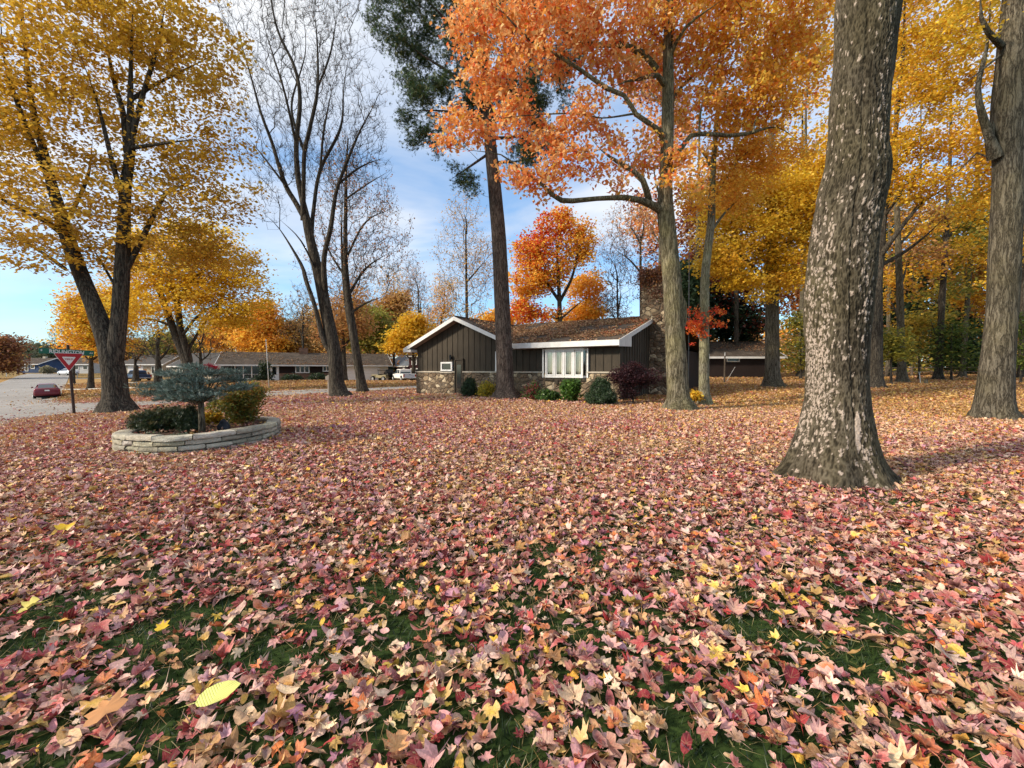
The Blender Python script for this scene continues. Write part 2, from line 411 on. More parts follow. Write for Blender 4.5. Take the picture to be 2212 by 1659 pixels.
class Tree:
    def __init__(s, name, label, cat='tree', group=None, base=None, seed=0):
        s.e = thing(name, label, cat, base, 0, group); s.base = np.array(base, float)
        s.P = []; s.par = []; s.R = []; s.len = []; s.tubes = []; s.seed = seed
    def limb(s, pts, ns=10, flare=0., rough=.05, join=True, step=.35, sub=False):
        Q = smooth_poly(pts, step)
        if s.tubes: tt = np.linspace(0, 1, len(Q)); Q[:, 3] = np.maximum(Q[:, 3] * np.clip((1 - tt) / .45, 0, 1) ** .75, .004)
        if join and s.P:
            A = np.array(s.P)[:, :3]; k = int(np.argmin(((A - Q[0, :3]) ** 2).sum(1))); par = k; L = s.len[k]
        else: par = -1; L = 0
        prev = Q[0, :3]
        for i, q in enumerate(Q):
            L += np.linalg.norm(q[:3] - prev); prev = q[:3]
            s.P.append(q[:3]); s.par.append(par); s.R.append(q[3]); s.len.append(L); par = len(s.P) - 1
        Q = Q.copy()
        s.tubes.append(tube(Q[:, :3], Q[:, 3], ns, flare, s.seed + len(s.tubes), rough))
    def grow(s, C, bf=.35, r0=.004, e=2.3, attach_min=0, maxr=.08, jitter=.12, upbias=0.):
        """join scattered points to the skeleton as branches (spanning tree that favours short paths)"""
        nl = len(s.P); P = np.array(s.P); par = list(s.par); L = list(s.len); N = len(C)
        ok = np.arange(nl) >= attach_min
        best = np.full(N, 1e9); bi = np.zeros(N, int); Ln = np.array(L)
        for k in range(0, nl):
            if not ok[k]: continue
            d = np.linalg.norm(C - P[k], axis=1) + bf * Ln[k] + upbias * np.maximum(0, P[k][2] - C[:, 2])
            m = d < best; best[m] = d[m]; bi[m] = k
        done = np.zeros(N, bool); idx = []; Pn = [p for p in P]; Rn = list(s.R)
        for _ in range(N):
            q = int(np.argmin(np.where(done, 1e9, best))); done[q] = True
            p = bi[q]; d = np.linalg.norm(C[q] - Pn[p]); L_ = L[p] + d
            if d > .5:
                m_ = (Pn[p] + C[q]) / 2 + rng.normal(0, jitter * d * .6, 3); m_[2] += .04 * d
                Pn.append(m_); par.append(p); L.append(L[p] + d / 2); Rn.append(0); p = len(Pn) - 1
            Pn.append(C[q]); par.append(p); L.append(L_); Rn.append(0); k = len(Pn) - 1; idx.append(k)
            dd = np.linalg.norm(C - C[q], axis=1) + bf * L_ + upbias * np.maximum(0, C[q][2] - C[:, 2])
            m = (dd < best) & ~done; best[m] = dd[m]; bi[m] = k
        Pn = np.array(Pn); par = np.array(par); M = len(Pn); acc = np.zeros(M); R = np.array(Rn, float)
        for k in range(M - 1, -1, -1):
            if k >= nl: R[k] = max(acc[k], r0 ** e) ** (1 / e)
            if par[k] >= 0: acc[par[k]] += max(R[k], r0) ** e if k >= nl else 0
        R[nl:] = np.minimum(R[nl:], maxr)
        ks = np.arange(nl, M)
        rp = np.minimum(R[par[ks]], R[ks] * 1.3)
        s.tw = (Pn[par[ks]], Pn[ks], rp, R[ks]); s.nodes = Pn; s.idx = idx; s.par2 = par
        return Pn[idx]
    def sprays(s, C, n, length, r=.003, up=.3):
        """bare terminal twigs"""
        K = np.repeat(C, n, axis=0); d = rng.normal(size=K.shape); d[:, 2] += up * 2
        d /= np.linalg.norm(d, axis=1)[:, None]; B = K + d * (length * rng.uniform(.5, 1.2, len(K)))[:, None]
        s.tw = tuple(np.concatenate([a, b]) for a, b in zip(s.tw, (K, B, np.full(len(K), r), np.full(len(K), r * .4))))
        return B
    def finish(s, bark, leaves=None, leafm=None, twigmat=None, twigname='branches'):
        b = s.base; V = []; Fs = []; o = 0
        for v, f in s.tubes: V.append(v); Fs.append(f + o); o += len(v)
        nf = sum(len(f) for f in Fs)
        if hasattr(s, 'tw'):
            v, f = prisms(*s.tw); V.append(v); Fs.append(f + o)
        tr = npmesh('trunk', np.concatenate(V) - b, np.concatenate(Fs), bark, s.e, True)
        tr.data.materials.append(twigmat or bark); mi = np.zeros(len(tr.data.polygons), np.int32); mi[nf:] = 1; tr.data.polygons.foreach_set('material_index', mi)
        if leaves: leafobj('crown', leaves, leafm or LEAF, s.e)
        return s.e

def crown(C, n, sig, size, pal, tilt=.7, jit=.16, tmpl=DIAM, curl=0., mixc=.35, palfn=None, droop=0.):
    """leaves around cluster points"""
    N = len(C) * n; K = np.repeat(C, n, axis=0)
    P = K + rng.normal(size=(N, 3)) * np.array(sig); P[:, 2] -= droop * np.abs(rng.normal(size=N))
    if palfn is not None:
        t = np.clip(palfn(K) + rng.normal(0, .12, N), 0, 1); sel = rng.uniform(size=N) < t
        col = np.where(sel[:, None], pick(pal[1], N, jit), pick(pal[0], N, jit))
    else:
        base = np.repeat(pick(pal, len(C), jit), n, axis=0); own = pick(pal, N, jit)
        col = base * (1 - mixc) + own * mixc
    s = size * rng.uniform(.65, 1.25, N)
    return scatter(P, s, col, tmpl, tilt, curl)
# ================================================================ render / camera / light
SUN_EL, SUN_AZ = math.radians(27), math.radians(248)     # azimuth clockwise from +Y (where the sun stands)
SC.render.engine = 'CYCLES'
SC.cycles.max_bounces = 6; SC.cycles.diffuse_bounces = 3; SC.cycles.transmission_bounces = 4; SC.cycles.glossy_bounces = 2
SC.cycles.transparent_max_bounces = 4; SC.cycles.use_denoising = True
SC.view_settings.view_transform = 'Standard'; SC.view_settings.look = 'None'; SC.view_settings.exposure = 0.76; SC.view_settings.gamma = 1
cam = bpy.data.cameras.new('camera'); co = link(bpy.data.objects.new('camera', cam))
co.location = (0, 0, EYE); co.rotation_euler = (math.pi / 2 - PITCH, 0, 0)
cam.sensor_width = 36; cam.lens = F / 2212 * 36; cam.clip_end = 3000; cam.clip_start = .05; SC.camera = co

W = bpy.data.worlds.new('World'); SC.world = W; W.use_nodes = True
n = NT(W)
sky = n.n('ShaderNodeTexSky', _sky_type='NISHITA', _sun_disc=False, _sun_elevation=SUN_EL, _sun_rotation=SUN_AZ, _air_density=1.0, _dust_density=.6, _ozone_density=2.2)
d = n.coord('Generated'); x, y, z = n.sep(d)
zz = n.math('ADD', n.math('MAXIMUM', z, 0.), .16)
uv = n.comb(n.math('DIVIDE', x, zz), n.math('DIVIDE', y, zz), 0.)
c1 = n.noise(n.map(uv, scale=(.5, .9, 1), rot=(0, 0, .5), loc=(5.3, 2.9, 0)), 1.45, 6., .55, .5)
# more cloud towards the bright side and overhead, clear blue low down in the middle
lft = n.math('MULTIPLY', n.math('SUBTRACT', -0.12, x) if False else n.math('MULTIPLY', x, -1.), .09)
amt = n.math('ADD', n.math('ADD', c1, lft), n.math('MULTIPLY', z, .22))
cl = n.ramp(amt, [(.44, 0.), (.62, .7), (.78, 1.)])
low = n.ramp(z, [(.0, .45), (.07, .2), (.16, .5), (.34, 1.)])
cl = n.math('MULTIPLY', cl, low)
shade = n.noise(n.map(uv, scale=(.8, 1., 1), loc=(9, 2, 0)), 1.7, 4., .55)
ccol = n.mix(n.ramp(shade, [(.35, 0.), (.7, 1.)]), (4.7, 5.1, 5.8), (6.9, 6.9, 6.9))
skyc = n.mix(1., sky.outputs[0], (.88, 1.22, 1.42), 'MULTIPLY')
skyc = n.mix(n.ramp(z, [(.0, .25), (.1, .05), (.35, .18), (.6, .32)]), skyc, (5.2, 6.2, 7.6))
final = n.mix(cl, skyc, ccol)
bg = n.n('ShaderNodeBackground', Color=final, Strength=.10)
n.t.links.new(bg.outputs[0], n.out.inputs[0])

sl = bpy.data.lights.new('sun', 'SUN'); sl.energy = 3.3; sl.angle = math.radians(6); sl.color = (1, .88, .71)
so = link(bpy.data.objects.new('sun', sl)); so.location = (-20, -10, 30)
sd = Vector((math.sin(SUN_AZ) * math.cos(SUN_EL), math.cos(SUN_AZ) * math.cos(SUN_EL), math.sin(SUN_EL)))
so.rotation_euler = sd.to_track_quat('Z', 'Y').to_euler()

# ================================================================ ground
def pip(poly, x, y):
    ins = np.zeros(len(x), bool); n_ = len(poly)
    for i in range(n_):
        x1, y1 = poly[i]; x2, y2 = poly[(i + 1) % n_]
        c = ((y1 > y) != (y2 > y)) & (x < (x2 - x1) * (y - y1) / (y2 - y1 + 1e-12) + x1); ins ^= c
    return ins

near_edge = [(-260, 985), (0, 925), (82, 905.5), (154, 897), (203, 891.7), (289, 881), (420, 869), (559, 859.3), (645, 854.3), (775, 846.5), (901, 840.2), (1010, 835)]
far_edge = [(1010, 829.5), (901, 834.2), (712, 843.4), (559, 851.6), (344, 867), (165, 871.4), (124, 867)]
side_edge = [(124, 858), (133, 852), (139, 838), (146, 822), (150, 811), (150, 807.6)]
left_edge = [(60, 807.6), (38, 813), (0, 828), (-120, 858), (-420, 900)]
W_near = [gp(*p) for p in near_edge]; W_far = [gp(*p) for p in far_edge]; W_side = [gp(*p) for p in side_edge]; W_left = [gp(*p) for p in left_edge]
road_poly = W_near + W_far + W_side + W_left

def draped(name, poly, off, step, material, kind='structure'):
    poly = np.array(poly, float); x0, y0 = poly.min(0); x1, y1 = poly.max(0)
    gx, gy = np.meshgrid(np.arange(x0, x1, step), np.arange(y0, y1, step)); gx = gx.ravel(); gy = gy.ravel()
    m = pip(poly, gx, gy); pts = [Vector(p) for p in poly] + [Vector((a, b)) for a, b in zip(gx[m], gy[m])]
    nb = len(poly)
    v, e, f, *_ = delaunay_2d_cdt(pts, [], [list(range(nb))], 1, 1e-4)
    v = np.array([tuple(p) for p in v]); z = G(v[:, 0], v[:, 1]) + off
    f = np.array([q for q in f if len(q) == 3])
    a, b, c = v[f[:, 0]], v[f[:, 1]], v[f[:, 2]]
    cr = (b[:, 0] - a[:, 0]) * (c[:, 1] - a[:, 1]) - (b[:, 1] - a[:, 1]) * (c[:, 0] - a[:, 0])
    f[cr < 0] = f[cr < 0][:, ::-1]
    return tag(npmesh(name, np.c_[v, z], f, material, None, True), kind=kind)

def asphalt(n):
    c = n.pos()
    base = n.ramp(n.noise(c, .35, 4.), [(.3, (.25, .23, .21)), (.7, (.34, .315, .29))])
    gr = n.ramp(n.noise(c, 60., 2.), [(.3, .75), (.7, 1.2)])
    base = n.mix(1., base, gr, 'MULTIPLY')
    cr = n.ramp(n.vor(n.map(c, scale=(.35, .35, .35)), 1., 'DISTANCE_TO_EDGE'), [(.0, .45), (.012, 1.)])
    base = n.mix(1., base, cr, 'MULTIPLY')
    n.bsdf(base, .9, .2, n.bump(n.noise(c, 80.), .3, .005))
ROAD = mat('asphalt', asphalt)

def groundmat(n):
    c = n.pos()
    cell = n.vor(c, 9., 'F1', 'Color'); s = n.sep(cell)
    pink = n.ramp(s[0], [(0., (.30, .14, .12)), (.2, (.46, .26, .22)), (.45, (.55, .36, .28)), (.65, (.38, .10, .08)), (.8, (.58, .40, .24)), (1., (.28, .16, .13))])
    gold = n.ramp(s[0], [(0., (.42, .22, .07)), (.25, (.50, .30, .10)), (.5, (.36, .20, .10)), (.75, (.58, .36, .10)), (1., (.30, .17, .09))])
    lit = n.mix(n.attr('gold', 'Fac'), pink, gold)
    edge = n.ramp(n.vor(c, 9., 'DISTANCE_TO_EDGE'), [(0., .35), (.12, 1.)])
    lit = n.mix(1., lit, edge, 'MULTIPLY')
    gn = n.noise(c, 25., 3.)
    grass = n.ramp(gn, [(.3, (.014, .026, .008)), (.7, (.045, .075, .018))])
    gf = n.math('SUBTRACT', n.math('ADD', n.attr('green', 'Fac'), n.math('MULTIPLY', n.noise(c, .8, 5., .6), .5)), n.math('MULTIPLY', s[1], .35))
    f = n.ramp(gf, [(.42, 0.), (.52, 1.)])
    col = n.mix(f, lit, grass)
    n.bsdf(col, .95, .1, n.bump(s[2], .6, .03))
GROUND = mat('lawn_ground', groundmat)

def axis(lo, hi, step, far):
    a = list(np.arange(lo, hi + .01, step)); d = step
    while a[-1] < far: d *= 1.35; a.append(a[-1] + d)
    d = step
    while a[0] > -far: d *= 1.35; a.insert(0, a[0] - d)
    return np.array(a)
ax = axis(-70, 70, 1., 1500); ay = axis(-10, 120, 1., 1500)
XX, YY = np.meshgrid(ax, ay); ZZ = G(XX, YY)
RR = np.hypot(XX, YY); ZZ = ZZ - np.clip((RR - 170) / 100, 0, 20) * .3
nx = len(ax); i = np.arange(len(ay) - 1)[:, None] * nx; j = np.arange(nx - 1)[None]
GF = np.stack([i + j, i + j + 1, i + nx + j + 1, i + nx + j], -1).reshape(-1, 4)
def sstep(a, b, t): t = np.clip((t - a) / (b - a), 0, 1); return t * t * (3 - 2 * t)
def goldf(x, y):
    a = sstep(21, 30, x + y * 1.0 + 3 * (vn(x * .3, y * .3, 5) - .5)) * (x > 2)
    far = sstep(30, 36, y) * (x <= 4)
    return np.clip(np.maximum(a, far), 0, 1)
def greenf(x, y):
    gr = np.full(x.shape, .12)
    gr = np.where(y < 9, .65, gr)
    p1 = np.array([onground(290, 34)[:2], onground(200, 40)[:2]])
    d1 = np.abs((x - p1[0][0]) * .18 + (y - 36.5)); m = np.exp(-(d1 / 2.2) ** 2) * sstep(-18, -24, x) * sstep(-52, -44, x)
    gr = gr + m * .8
    gr = gr + .45 * np.exp(-((y - 36) / 2.) ** 2) * (x > -20) * (x < -6)
    gr = gr + sstep(60, 90, y) * .25 * (x < -20)
    return gr
gr_o = npmesh('ground', np.c_[XX.ravel(), YY.ravel(), ZZ.ravel()], GF, GROUND, None, True, {'gold': goldf(XX.ravel(), YY.ravel()), 'green': greenf(XX.ravel(), YY.ravel())})
tag(gr_o, kind='structure')
draped('road', road_poly, .035, .7, ROAD)

# low concrete kerb beyond the side street, with its far driveway
KERB = simple('kerb_concrete', (.42, .40, .36), .85)
def ribbon(name, line, w, h, material, step=.6, lift=0.):
    P = np.array(line, float); out = []
    for a, b in zip(P[:-1], P[1:]):
        m = max(1, int(np.linalg.norm(b - a) / step))
        out += [a + (b - a) * k / m for k in range(m)]
    out.append(P[-1]); P = np.array(out); T = np.gradient(P, axis=0); T /= np.linalg.norm(T, axis=1)[:, None]; N = np.c_[-T[:, 1], T[:, 0]]
    z = G(P[:, 0], P[:, 1]) + lift; A = P - N * w / 2; B = P + N * w / 2
    V = np.stack([np.c_[A, z - .1], np.c_[A, z + h], np.c_[B, z + h], np.c_[B, z - .1]], 1).reshape(-1, 3)
    k = np.arange(len(P) - 1)[:, None] * 4; Fc = np.concatenate([np.stack([k[:, 0] + a, k[:, 0] + 4 + a, k[:, 0] + 4 + a + 1, k[:, 0] + a + 1], -1) for a in range(3)])
    return tag(npmesh(name, V, Fc, material), kind='structure')
kerb_line = [gp(*p) for p in [(560, 850.2), (640, 846.8), (700, 844.2), (760, 842)]]
ribbon('kerb', kerb_line, .16, .12, KERB)
drive = [gp(*p) for p in [(150, 829.5), (210, 828.5), (300, 826.5), (345, 825.5)]]
ribbon('driveway', drive, 1.1, .02, KERB, 1., .02)
ribbon('sidewalk', [gp(*p) for p in [(145, 841), (200, 840), (300, 838), (330, 837)]], .9, .02, KERB, 1., .02)
ribbon('path', [gp(*p) for p in [(152, 819), (215, 818), (330, 818)]], 2.2, .02, KERB, 1., .02)

# ================================================================ leaf litter and grass
house_poly = None
HA = np.array([-5.9, 26.9]); HU = np.array([.837, -.548]); HU /= np.linalg.norm(HU); HV = np.array([-HU[1], HU[0]])
def hxy(u, v): return HA + HU * u + HV * v
hp = [hxy(-.05, -.02), hxy(13., -.02), hxy(13., 12), hxy(-.05, 12)]
PL = [(-7.72, 8.3), (-6.95, 7.74), (-6.0, 7.64), (-5.42, 8.2), (-5.2, 9.3), (-5.6, 10.3), (-6.35, 10.8), (-7.35, 10.3), (-7.9, 9.35)]

P_PINK = [(.76, .47, .37, 19), (.66, .35, .34, 15), (.68, .42, .19, 12), (.22, .02, .03, 19), (.45, .05, .055, 17), (.70, .20, .05, 9), (.82, .52, .06, 6), (.38, .14, .09, 10), (.88, .66, .46, 11), (.44, .21, .30, 8)]
P_GOLD = [(.56, .34, .11, 22), (.44, .24, .08, 20), (.66, .43, .10, 12), (.34, .17, .08, 18), (.64, .44, .26, 14), (.46, .12, .06, 8), (.24, .11, .06, 12)]

RE = W_near + W_far + W_side
def litter_pts(y0, y1, dens, margin=2.5, xmax=1e9):
    xm = 1.21 * y1 + margin
    N = int(dens * 2 * xm * (y1 - y0)); x = rng.uniform(-xm, xm, N); y = rng.uniform(y0, y1, N)
    m = (np.abs(x) < 1.21 * y + margin) & (np.abs(x) < xmax); x = x[m]; y = y[m]
    on = pip(road_poly, x, y)
    de = np.full(len(x), 99.)
    for q1, q2 in zip(RE[:-1], RE[1:]):
        q1 = np.array(q1); dq = np.array(q2) - q1; L_ = (dq ** 2).sum() + 1e-9
        tt = np.clip(((x - q1[0]) * dq[0] + (y - q1[1]) * dq[1]) / L_, 0, 1); de = np.minimum(de, np.hypot(x - q1[0] - dq[0] * tt, y - q1[1] - dq[1] * tt))
    keep = (rng.uniform(size=len(x)) < .55 * np.exp(-de / .45)) | ~on | (rng.uniform(size=len(x)) < .018 + .10 * np.clip(1 - np.abs(x + 12) / 14, 0, 1) * (y < 30))
    keep &= ~pip(hp, x, y) & ~pip(PL, x, y)
    return x[keep], y[keep]

def cover(x, y):
    """how thick the litter lies: gaps near the camera where the grass shows"""
    a = fbm(x * 1.2 + 3, y * 1.2, 21, 3); b = fbm(x * 4.6, y * 4.6, 31, 2)
    q = .42 * a + .58 * b
    thr = .42 - .21 * sstep(2.4, 6., y) + .04 * sstep(0, -3, x) - .04 * sstep(0, 3, x)
    dens = sstep(thr - .10, thr + .10, q)
    hole = np.exp(-((x - 4.35) ** 2 + (y - 4.75) ** 2) / .10) + np.exp(-((x - 5.3) ** 2 + (y - 4.9) ** 2) / .12)
    return (.20 + .80 * dens) * (1 - .7 * np.clip(hole, 0, 1))

def mkleaves(x, y, size, tmpl, curl, tilt, z0=.0, zr=.03):
    n_ = len(x); gz = G(x, y)
    P = np.c_[x, y, gz + z0 + rng.uniform(.004, zr, n_) + size * .12]
    t = np.clip(goldf(x, y) + rng.normal(0, .15, n_), 0, 1) > rng.uniform(size=n_)
    warm = fbm(x * .35 + 40, y * .35, 15, 3) + np.where(x < -2, -.05, .03) + .22 * sstep(7, 17, y) - .05; wt = rng.uniform(size=n_) < sstep(.35, .75, warm) * .75
    pk = np.where(wt[:, None], pick([(.70, .46, .30, 5), (.66, .42, .16, 4), (.80, .60, .38, 3), (.60, .28, .09, 3), (.74, .50, .08, 2), (.42, .24, .13, 3)], n_, .18), pick(P_PINK, n_, .18))
    c = np.where(t[:, None], pick(P_GOLD, n_, .2), pk) * np.where((y > 9)[:, None], rng.uniform(.80, 1.10, (n_, 1)), rng.uniform(.64, 1.12, (n_, 1)))
    e = np.where(t[:, None], pick(P_GOLD, n_, .2), pick([(.30, .05, .05, 3), (.68, .45, .38, 5), (.45, .2, .2, 3), (.62, .40, .10, 1)], n_, .2))
    asp = rng.uniform(.6, 1.05, n_)
    return scatter(P, size, c, tmpl, tilt, curl, e, aspect=asp)

parts = []
x, y = litter_pts(.6, 9., 720, 3.)
k = rng.uniform(size=len(x)) < cover(x, y); x = x[k]; y = y[k]
def lsize(n_): return np.clip(np.exp(rng.normal(math.log(.064), .33, n_)), .026, .118)
kind = rng.uniform(size=len(x))
for m, T_ in ((kind < .62, MAPLE), (kind >= .62, OVAL)):
    xs, ys = x[m], y[m]; parts.append(mkleaves(xs, ys, lsize(len(xs)) * (1.12 if T_ is MAPLE else .85), T_, .42, .30, 0, .045))
luv = np.concatenate([np.tile(T_[0], (int(len(p_[0]) / len(T_[0])), 1)) for p_, T_ in zip(parts, (MAPLE, OVAL))])
tag(leafobj('fallen_leaves', parts, VEIN_M, luv=luv), kind='stuff')
parts = []
x, y = litter_pts(9., 18., 420, 3.5); k = rng.uniform(size=len(x)) < .45 + .55 * cover(x, y); x, y = x[k], y[k]
parts.append(mkleaves(x, y, lsize(len(x)) * 1.15, STAR, .6, .42, 0, .045))
x, y = litter_pts(18., 36., 120, 4.); parts.append(mkleaves(x, y, lsize(len(x)) * 1.45, DIAM, .5, .5, 0, .05))
x, y = litter_pts(36., 62., 34, 4., 60); parts.append(mkleaves(x, y, lsize(len(x)) * 1.9, DIAM, .5, .55, 0, .05))
tag(leafobj('fallen_leaves', parts, LITTER), kind='stuff')

# grass blades that show between the leaves
def blades(y0, y1, dens, hgt):
    xm = 1.21 * y1 + 2; N = int(dens * 2 * xm * (y1 - y0)); x = rng.uniform(-xm, xm, N); y = rng.uniform(y0, y1, N)
    m = (np.abs(x) < 1.21 * y + 2) & ~pip(road_poly, x, y) & ~pip(PL, x, y) & (rng.uniform(size=N) > cover(x, y) * .72); x, y = x[m], y[m]; n_ = len(x)
    P = np.c_[x, y, G(x, y) - .005]
    c = pick([(.024, .05, .011, 5), (.04, .07, .018, 4), (.015, .032, .01, 3), (.26, .21, .09, 1.2), (.09, .11, .035, 1.5)], n_, .2)
    return scatter(P, hgt * rng.uniform(.5, 1.2, n_), c, BLADET, .75, 0, aspect=rng.uniform(.7, 1.4, n_))
tag(leafobj('grass', [blades(.5, 4.5, 2600, .062), blades(4.5, 11, 520, .075)], BLADE), kind='stuff')
# pine needles lying on the grass
x, y = litter_pts(.8, 5.5, 150, 1.); n_ = len(x)
P = np.c_[x, y, G(x, y) + rng.uniform(.02, .06, n_)]
NEED1 = (np.array([(-.012, -.5, 0), (.012, -.5, 0), (.004, .5, .06)], float), np.array([(0, 1, 2)]))
tag(leafobj('fallen_needles', [scatter(P, rng.uniform(.07, .13, n_), pick([(.42, .26, .10, 2), (.50, .38, .18, 1)], n_), NEED1, .25)], BLADE), kind='stuff')

# a few leaves that stand out from the rest, each its own object
def VEIN(n):
    c = n.coord(); xx, yy, zz_ = n.sep(c)
    w = n.math('ABSOLUTE', n.math('SINE', n.math('MULTIPLY', n.math('ADD', n.math('MULTIPLY', n.math('ABSOLUTE', xx), .9), n.math('MULTIPLY', yy, -1.)), 260.)))
    col = n.mix(n.ramp(w, [(.0, 1.), (.35, 0.)]), n.attr('col'), (.62, .60, .30)); n.bsdf(col, .7, .2, n.bump(w, .5, .003))
VM = mat('leaf_veined', VEIN)
def special(px, py, size, color, tmpl, name, label, m=LITTER, az=0., aspect=.85, curl=.25):
    xw, yw = gp(px, py); P = np.array([[xw, yw, g(xw, yw) + .10]])
    z = np.array([[rng.normal(0, .08), -.35, 1.]]); z /= np.linalg.norm(z); xv = np.array([[math.cos(az), math.sin(az), 0]]); xv = xv - (xv * z).sum() * z; xv /= np.linalg.norm(xv)
    v, f, c = scatter(np.zeros((1, 3)), np.array([size]), np.array([color], float), tmpl, 0, curl, np.array([color], float), (xv, np.cross(z, xv), z), np.array([aspect]))
    o = npmesh(name, v, f, m, None, False, {'col': c}); o.location = P[0]; tag(o, label, 'leaf', 'single leaves that stand out on the lawn')
special(470, 1552, .15, (.60, .60, .16), OVAL, 'beech_leaf', 'large pale yellow-green oval leaf with ribbed veins on the lawn', VM, -1.1, .95, .15)
special(144, 1164, .15, (.80, .52, .03), MAPLE, 'maple_leaf', 'bright yellow maple leaf lying open behind a grassy gap', LITTER, .3, 1.1, .3)
special(68, 1350, .12, (.74, .62, .16), MAPLE, 'maple_leaf', 'lemon-yellow curled maple leaf among mauve ones', LITTER, 2.2, 1., .5)
special(228, 1590, .16, (.62, .30, .12), MAPLE, 'maple_leaf', 'big rusty-orange maple leaf flat on dark grass', LITTER, .9, 1., .3)
special(262, 1290, .13, (.62, .30, .25), MAPLE, 'maple_leaf', 'salmon-pink maple leaf spread open, seven points showing', LITTER, 0., 1.1, .2)
special(352, 1398, .085, (.78, .52, .04), MAPLE, 'maple_leaf', 'small bright yellow star leaf between mauve leaves', LITTER, .5, .9, .3)
# ================================================================ trees
YEL_DULL = [(.68, .43, .045, 5), (.56, .33, .035, 4), (.78, .55, .09, 3), (.46, .25, .03, 2)]
YEL = [(.80, .54, .04, 5), (.72, .43, .03, 4), (.86, .64, .09, 3), (.62, .33, .03, 2)]
YEL_G = [(.80, .48, .04, 5), (.74, .40, .04, 4), (.86, .60, .08, 3), (.66, .30, .04, 2)]
ORA = [(.92, .42, .13, 5), (.94, .54, .22, 4), (.84, .28, .08, 3), (.96, .66, .32, 3), (.72, .15, .05, 1)]
ORY = [(.90, .50, .06, 5), (.92, .62, .11, 4), (.84, .38, .05, 3), (.70, .25, .04, 1)]
RED = [(.72, .10, .03, 5), (.80, .20, .04, 3), (.58, .05, .03, 3), (.82, .32, .06, 2)]
BRN = [(.46, .24, .08, 4), (.38, .18, .07, 3), (.55, .32, .10, 3), (.30, .13, .06, 1)]
OLV = [(.36, .32, .06, 4), (.28, .27, .05, 3), (.48, .36, .07, 2), (.20, .22, .05, 2)]
GRN = [(.09, .14, .03, 4), (.13, .18, .035, 3), (.24, .25, .05, 2), (.05, .09, .02, 3)]
DRED = [(.22, .05, .035, 4), (.32, .09, .05, 2), (.16, .035, .03, 3), (.42, .14, .06, 1)]
EVG = [(.022, .045, .022, 4), (.035, .065, .03, 3), (.014, .03, .016, 3)]

# --- twin-stemmed golden maple by the yield sign
Y0 = 16.8; b0 = onground(254, Y0)
t = Tree('maple_tree', 'big twin-stemmed maple with dull golden crown beside the yield sign', base=b0, seed=1)
t.limb(limb([(254, 893, Y0, 72), (250, 860, Y0, 60), (245, 800, Y0, 57), (228, 730, Y0, 48), (200, 655, Y0, 42), (168, 575, Y0, 38), (148, 520, Y0, 36), (124, 440, Y0, 31), (112, 400, Y0, 27), (98, 340, Y0, 22), (72, 240, Y0 - .3, 16), (56, 120, Y0 - .4, 11), (40, -60, Y0 - .4, 6)]), 20, .40, .06)
t.limb(limb([(245, 790, Y0, 46), (256, 700, Y0, 40), (262, 620, Y0, 38), (266, 540, Y0, 34), (268, 480, Y0, 30), (272, 400, Y0, 27), (282, 320, Y0, 24), (282, 200, Y0, 20), (284, 90, Y0, 14), (290, -40, Y0, 8)]), 16)
for pts in [
    [(148, 515, Y0, 22), (100, 478, Y0 - .4, 17), (40, 450, Y0 - .8, 12), (-50, 400, Y0 - 1, 6)],
    [(140, 580, Y0, 12), (90, 545, Y0 + .5, 10), (20, 500, Y0 + 1, 6)],
    [(112, 400, Y0, 18), (80, 330, Y0 - .6, 15), (40, 230, Y0 - 1, 12), (8, 120, Y0 - 1.2, 8), (0, 0, Y0 - 1.4, 5)],
    [(98, 340, Y0, 14), (50, 290, Y0, 9), (10, 250, Y0, 5)],
    [(268, 590, Y0, 18), (300, 530, Y0 + .2, 14), (345, 440, Y0 + .5, 11), (372, 410, Y0 + .7, 9), (470, 380, Y0 + 1, 4)],
    [(270, 450, Y0, 15), (240, 340, Y0 - .4, 12), (210, 220, Y0 - .6, 9), (170, 110, Y0 - 1, 6)],
    [(276, 330, Y0, 20), (265, 240, Y0 + .3, 14), (245, 170, Y0 + .5, 11), (225, 60, Y0 + .5, 7), (215, -30, Y0, 4)],
    [(284, 300, Y0, 16), (310, 200, Y0, 12), (340, 100, Y0 + .5, 9), (360, -10, Y0 + .8, 5)],
    [(284, 215, Y0, 12), (340, 180, Y0 + .8, 9), (420, 140, Y0 + 1.4, 5), (480, 110, Y0 + 1.6, 3)],
    [(282, 320, Y0, 12), (350, 310, Y0 - .8, 8), (430, 300, Y0 - 1.2, 5)],
    [(150, 470, Y0, 12), (190, 380, Y0 + 1, 9), (200, 300, Y0 + 1.4, 6)],
    [(250, 620, Y0 + .1, 8), (215, 560, Y0 + .8, 6), (190, 520, Y0 + 1., 4)]]:
    t.limb(limb(pts), 8)
B = [blob(60, 480, 16, 120, 80), blob(10, 250, 16, 100, 190), blob(120, 120, 16, 130, 130), blob(210, 300, 17, 110, 140, None, .8), blob(230, 60, 17, 150, 110),
     blob(390, 90, 17.5, 120, 110), blob(420, 260, 17.5, 100, 110), blob(440, 400, 18, 100, 90), blob(330, 420, 17, 110, 90), blob(480, 470, 18, 70, 70), blob(190, 440, 16, 110, 90),
     blob(330, 520, 17.5, 130, 60), blob(440, 540, 18.2, 100, 50), blob(-120, 350, 16, 120, 250), blob(200, -120, 17, 260, 120), blob(100, 560, 16, 90, 40, None, .7), blob(230, 560, 17.5, 90, 50)]
C = t.grow(inblobs(B, 1150), .25, .0035, maxr=.06, attach_min=30)
t.finish(BARK_D, [crown(C, 42, (.32, .32, .11), .155, YEL_DULL, .55, mixc=.4)], LEAF, BARK_D)

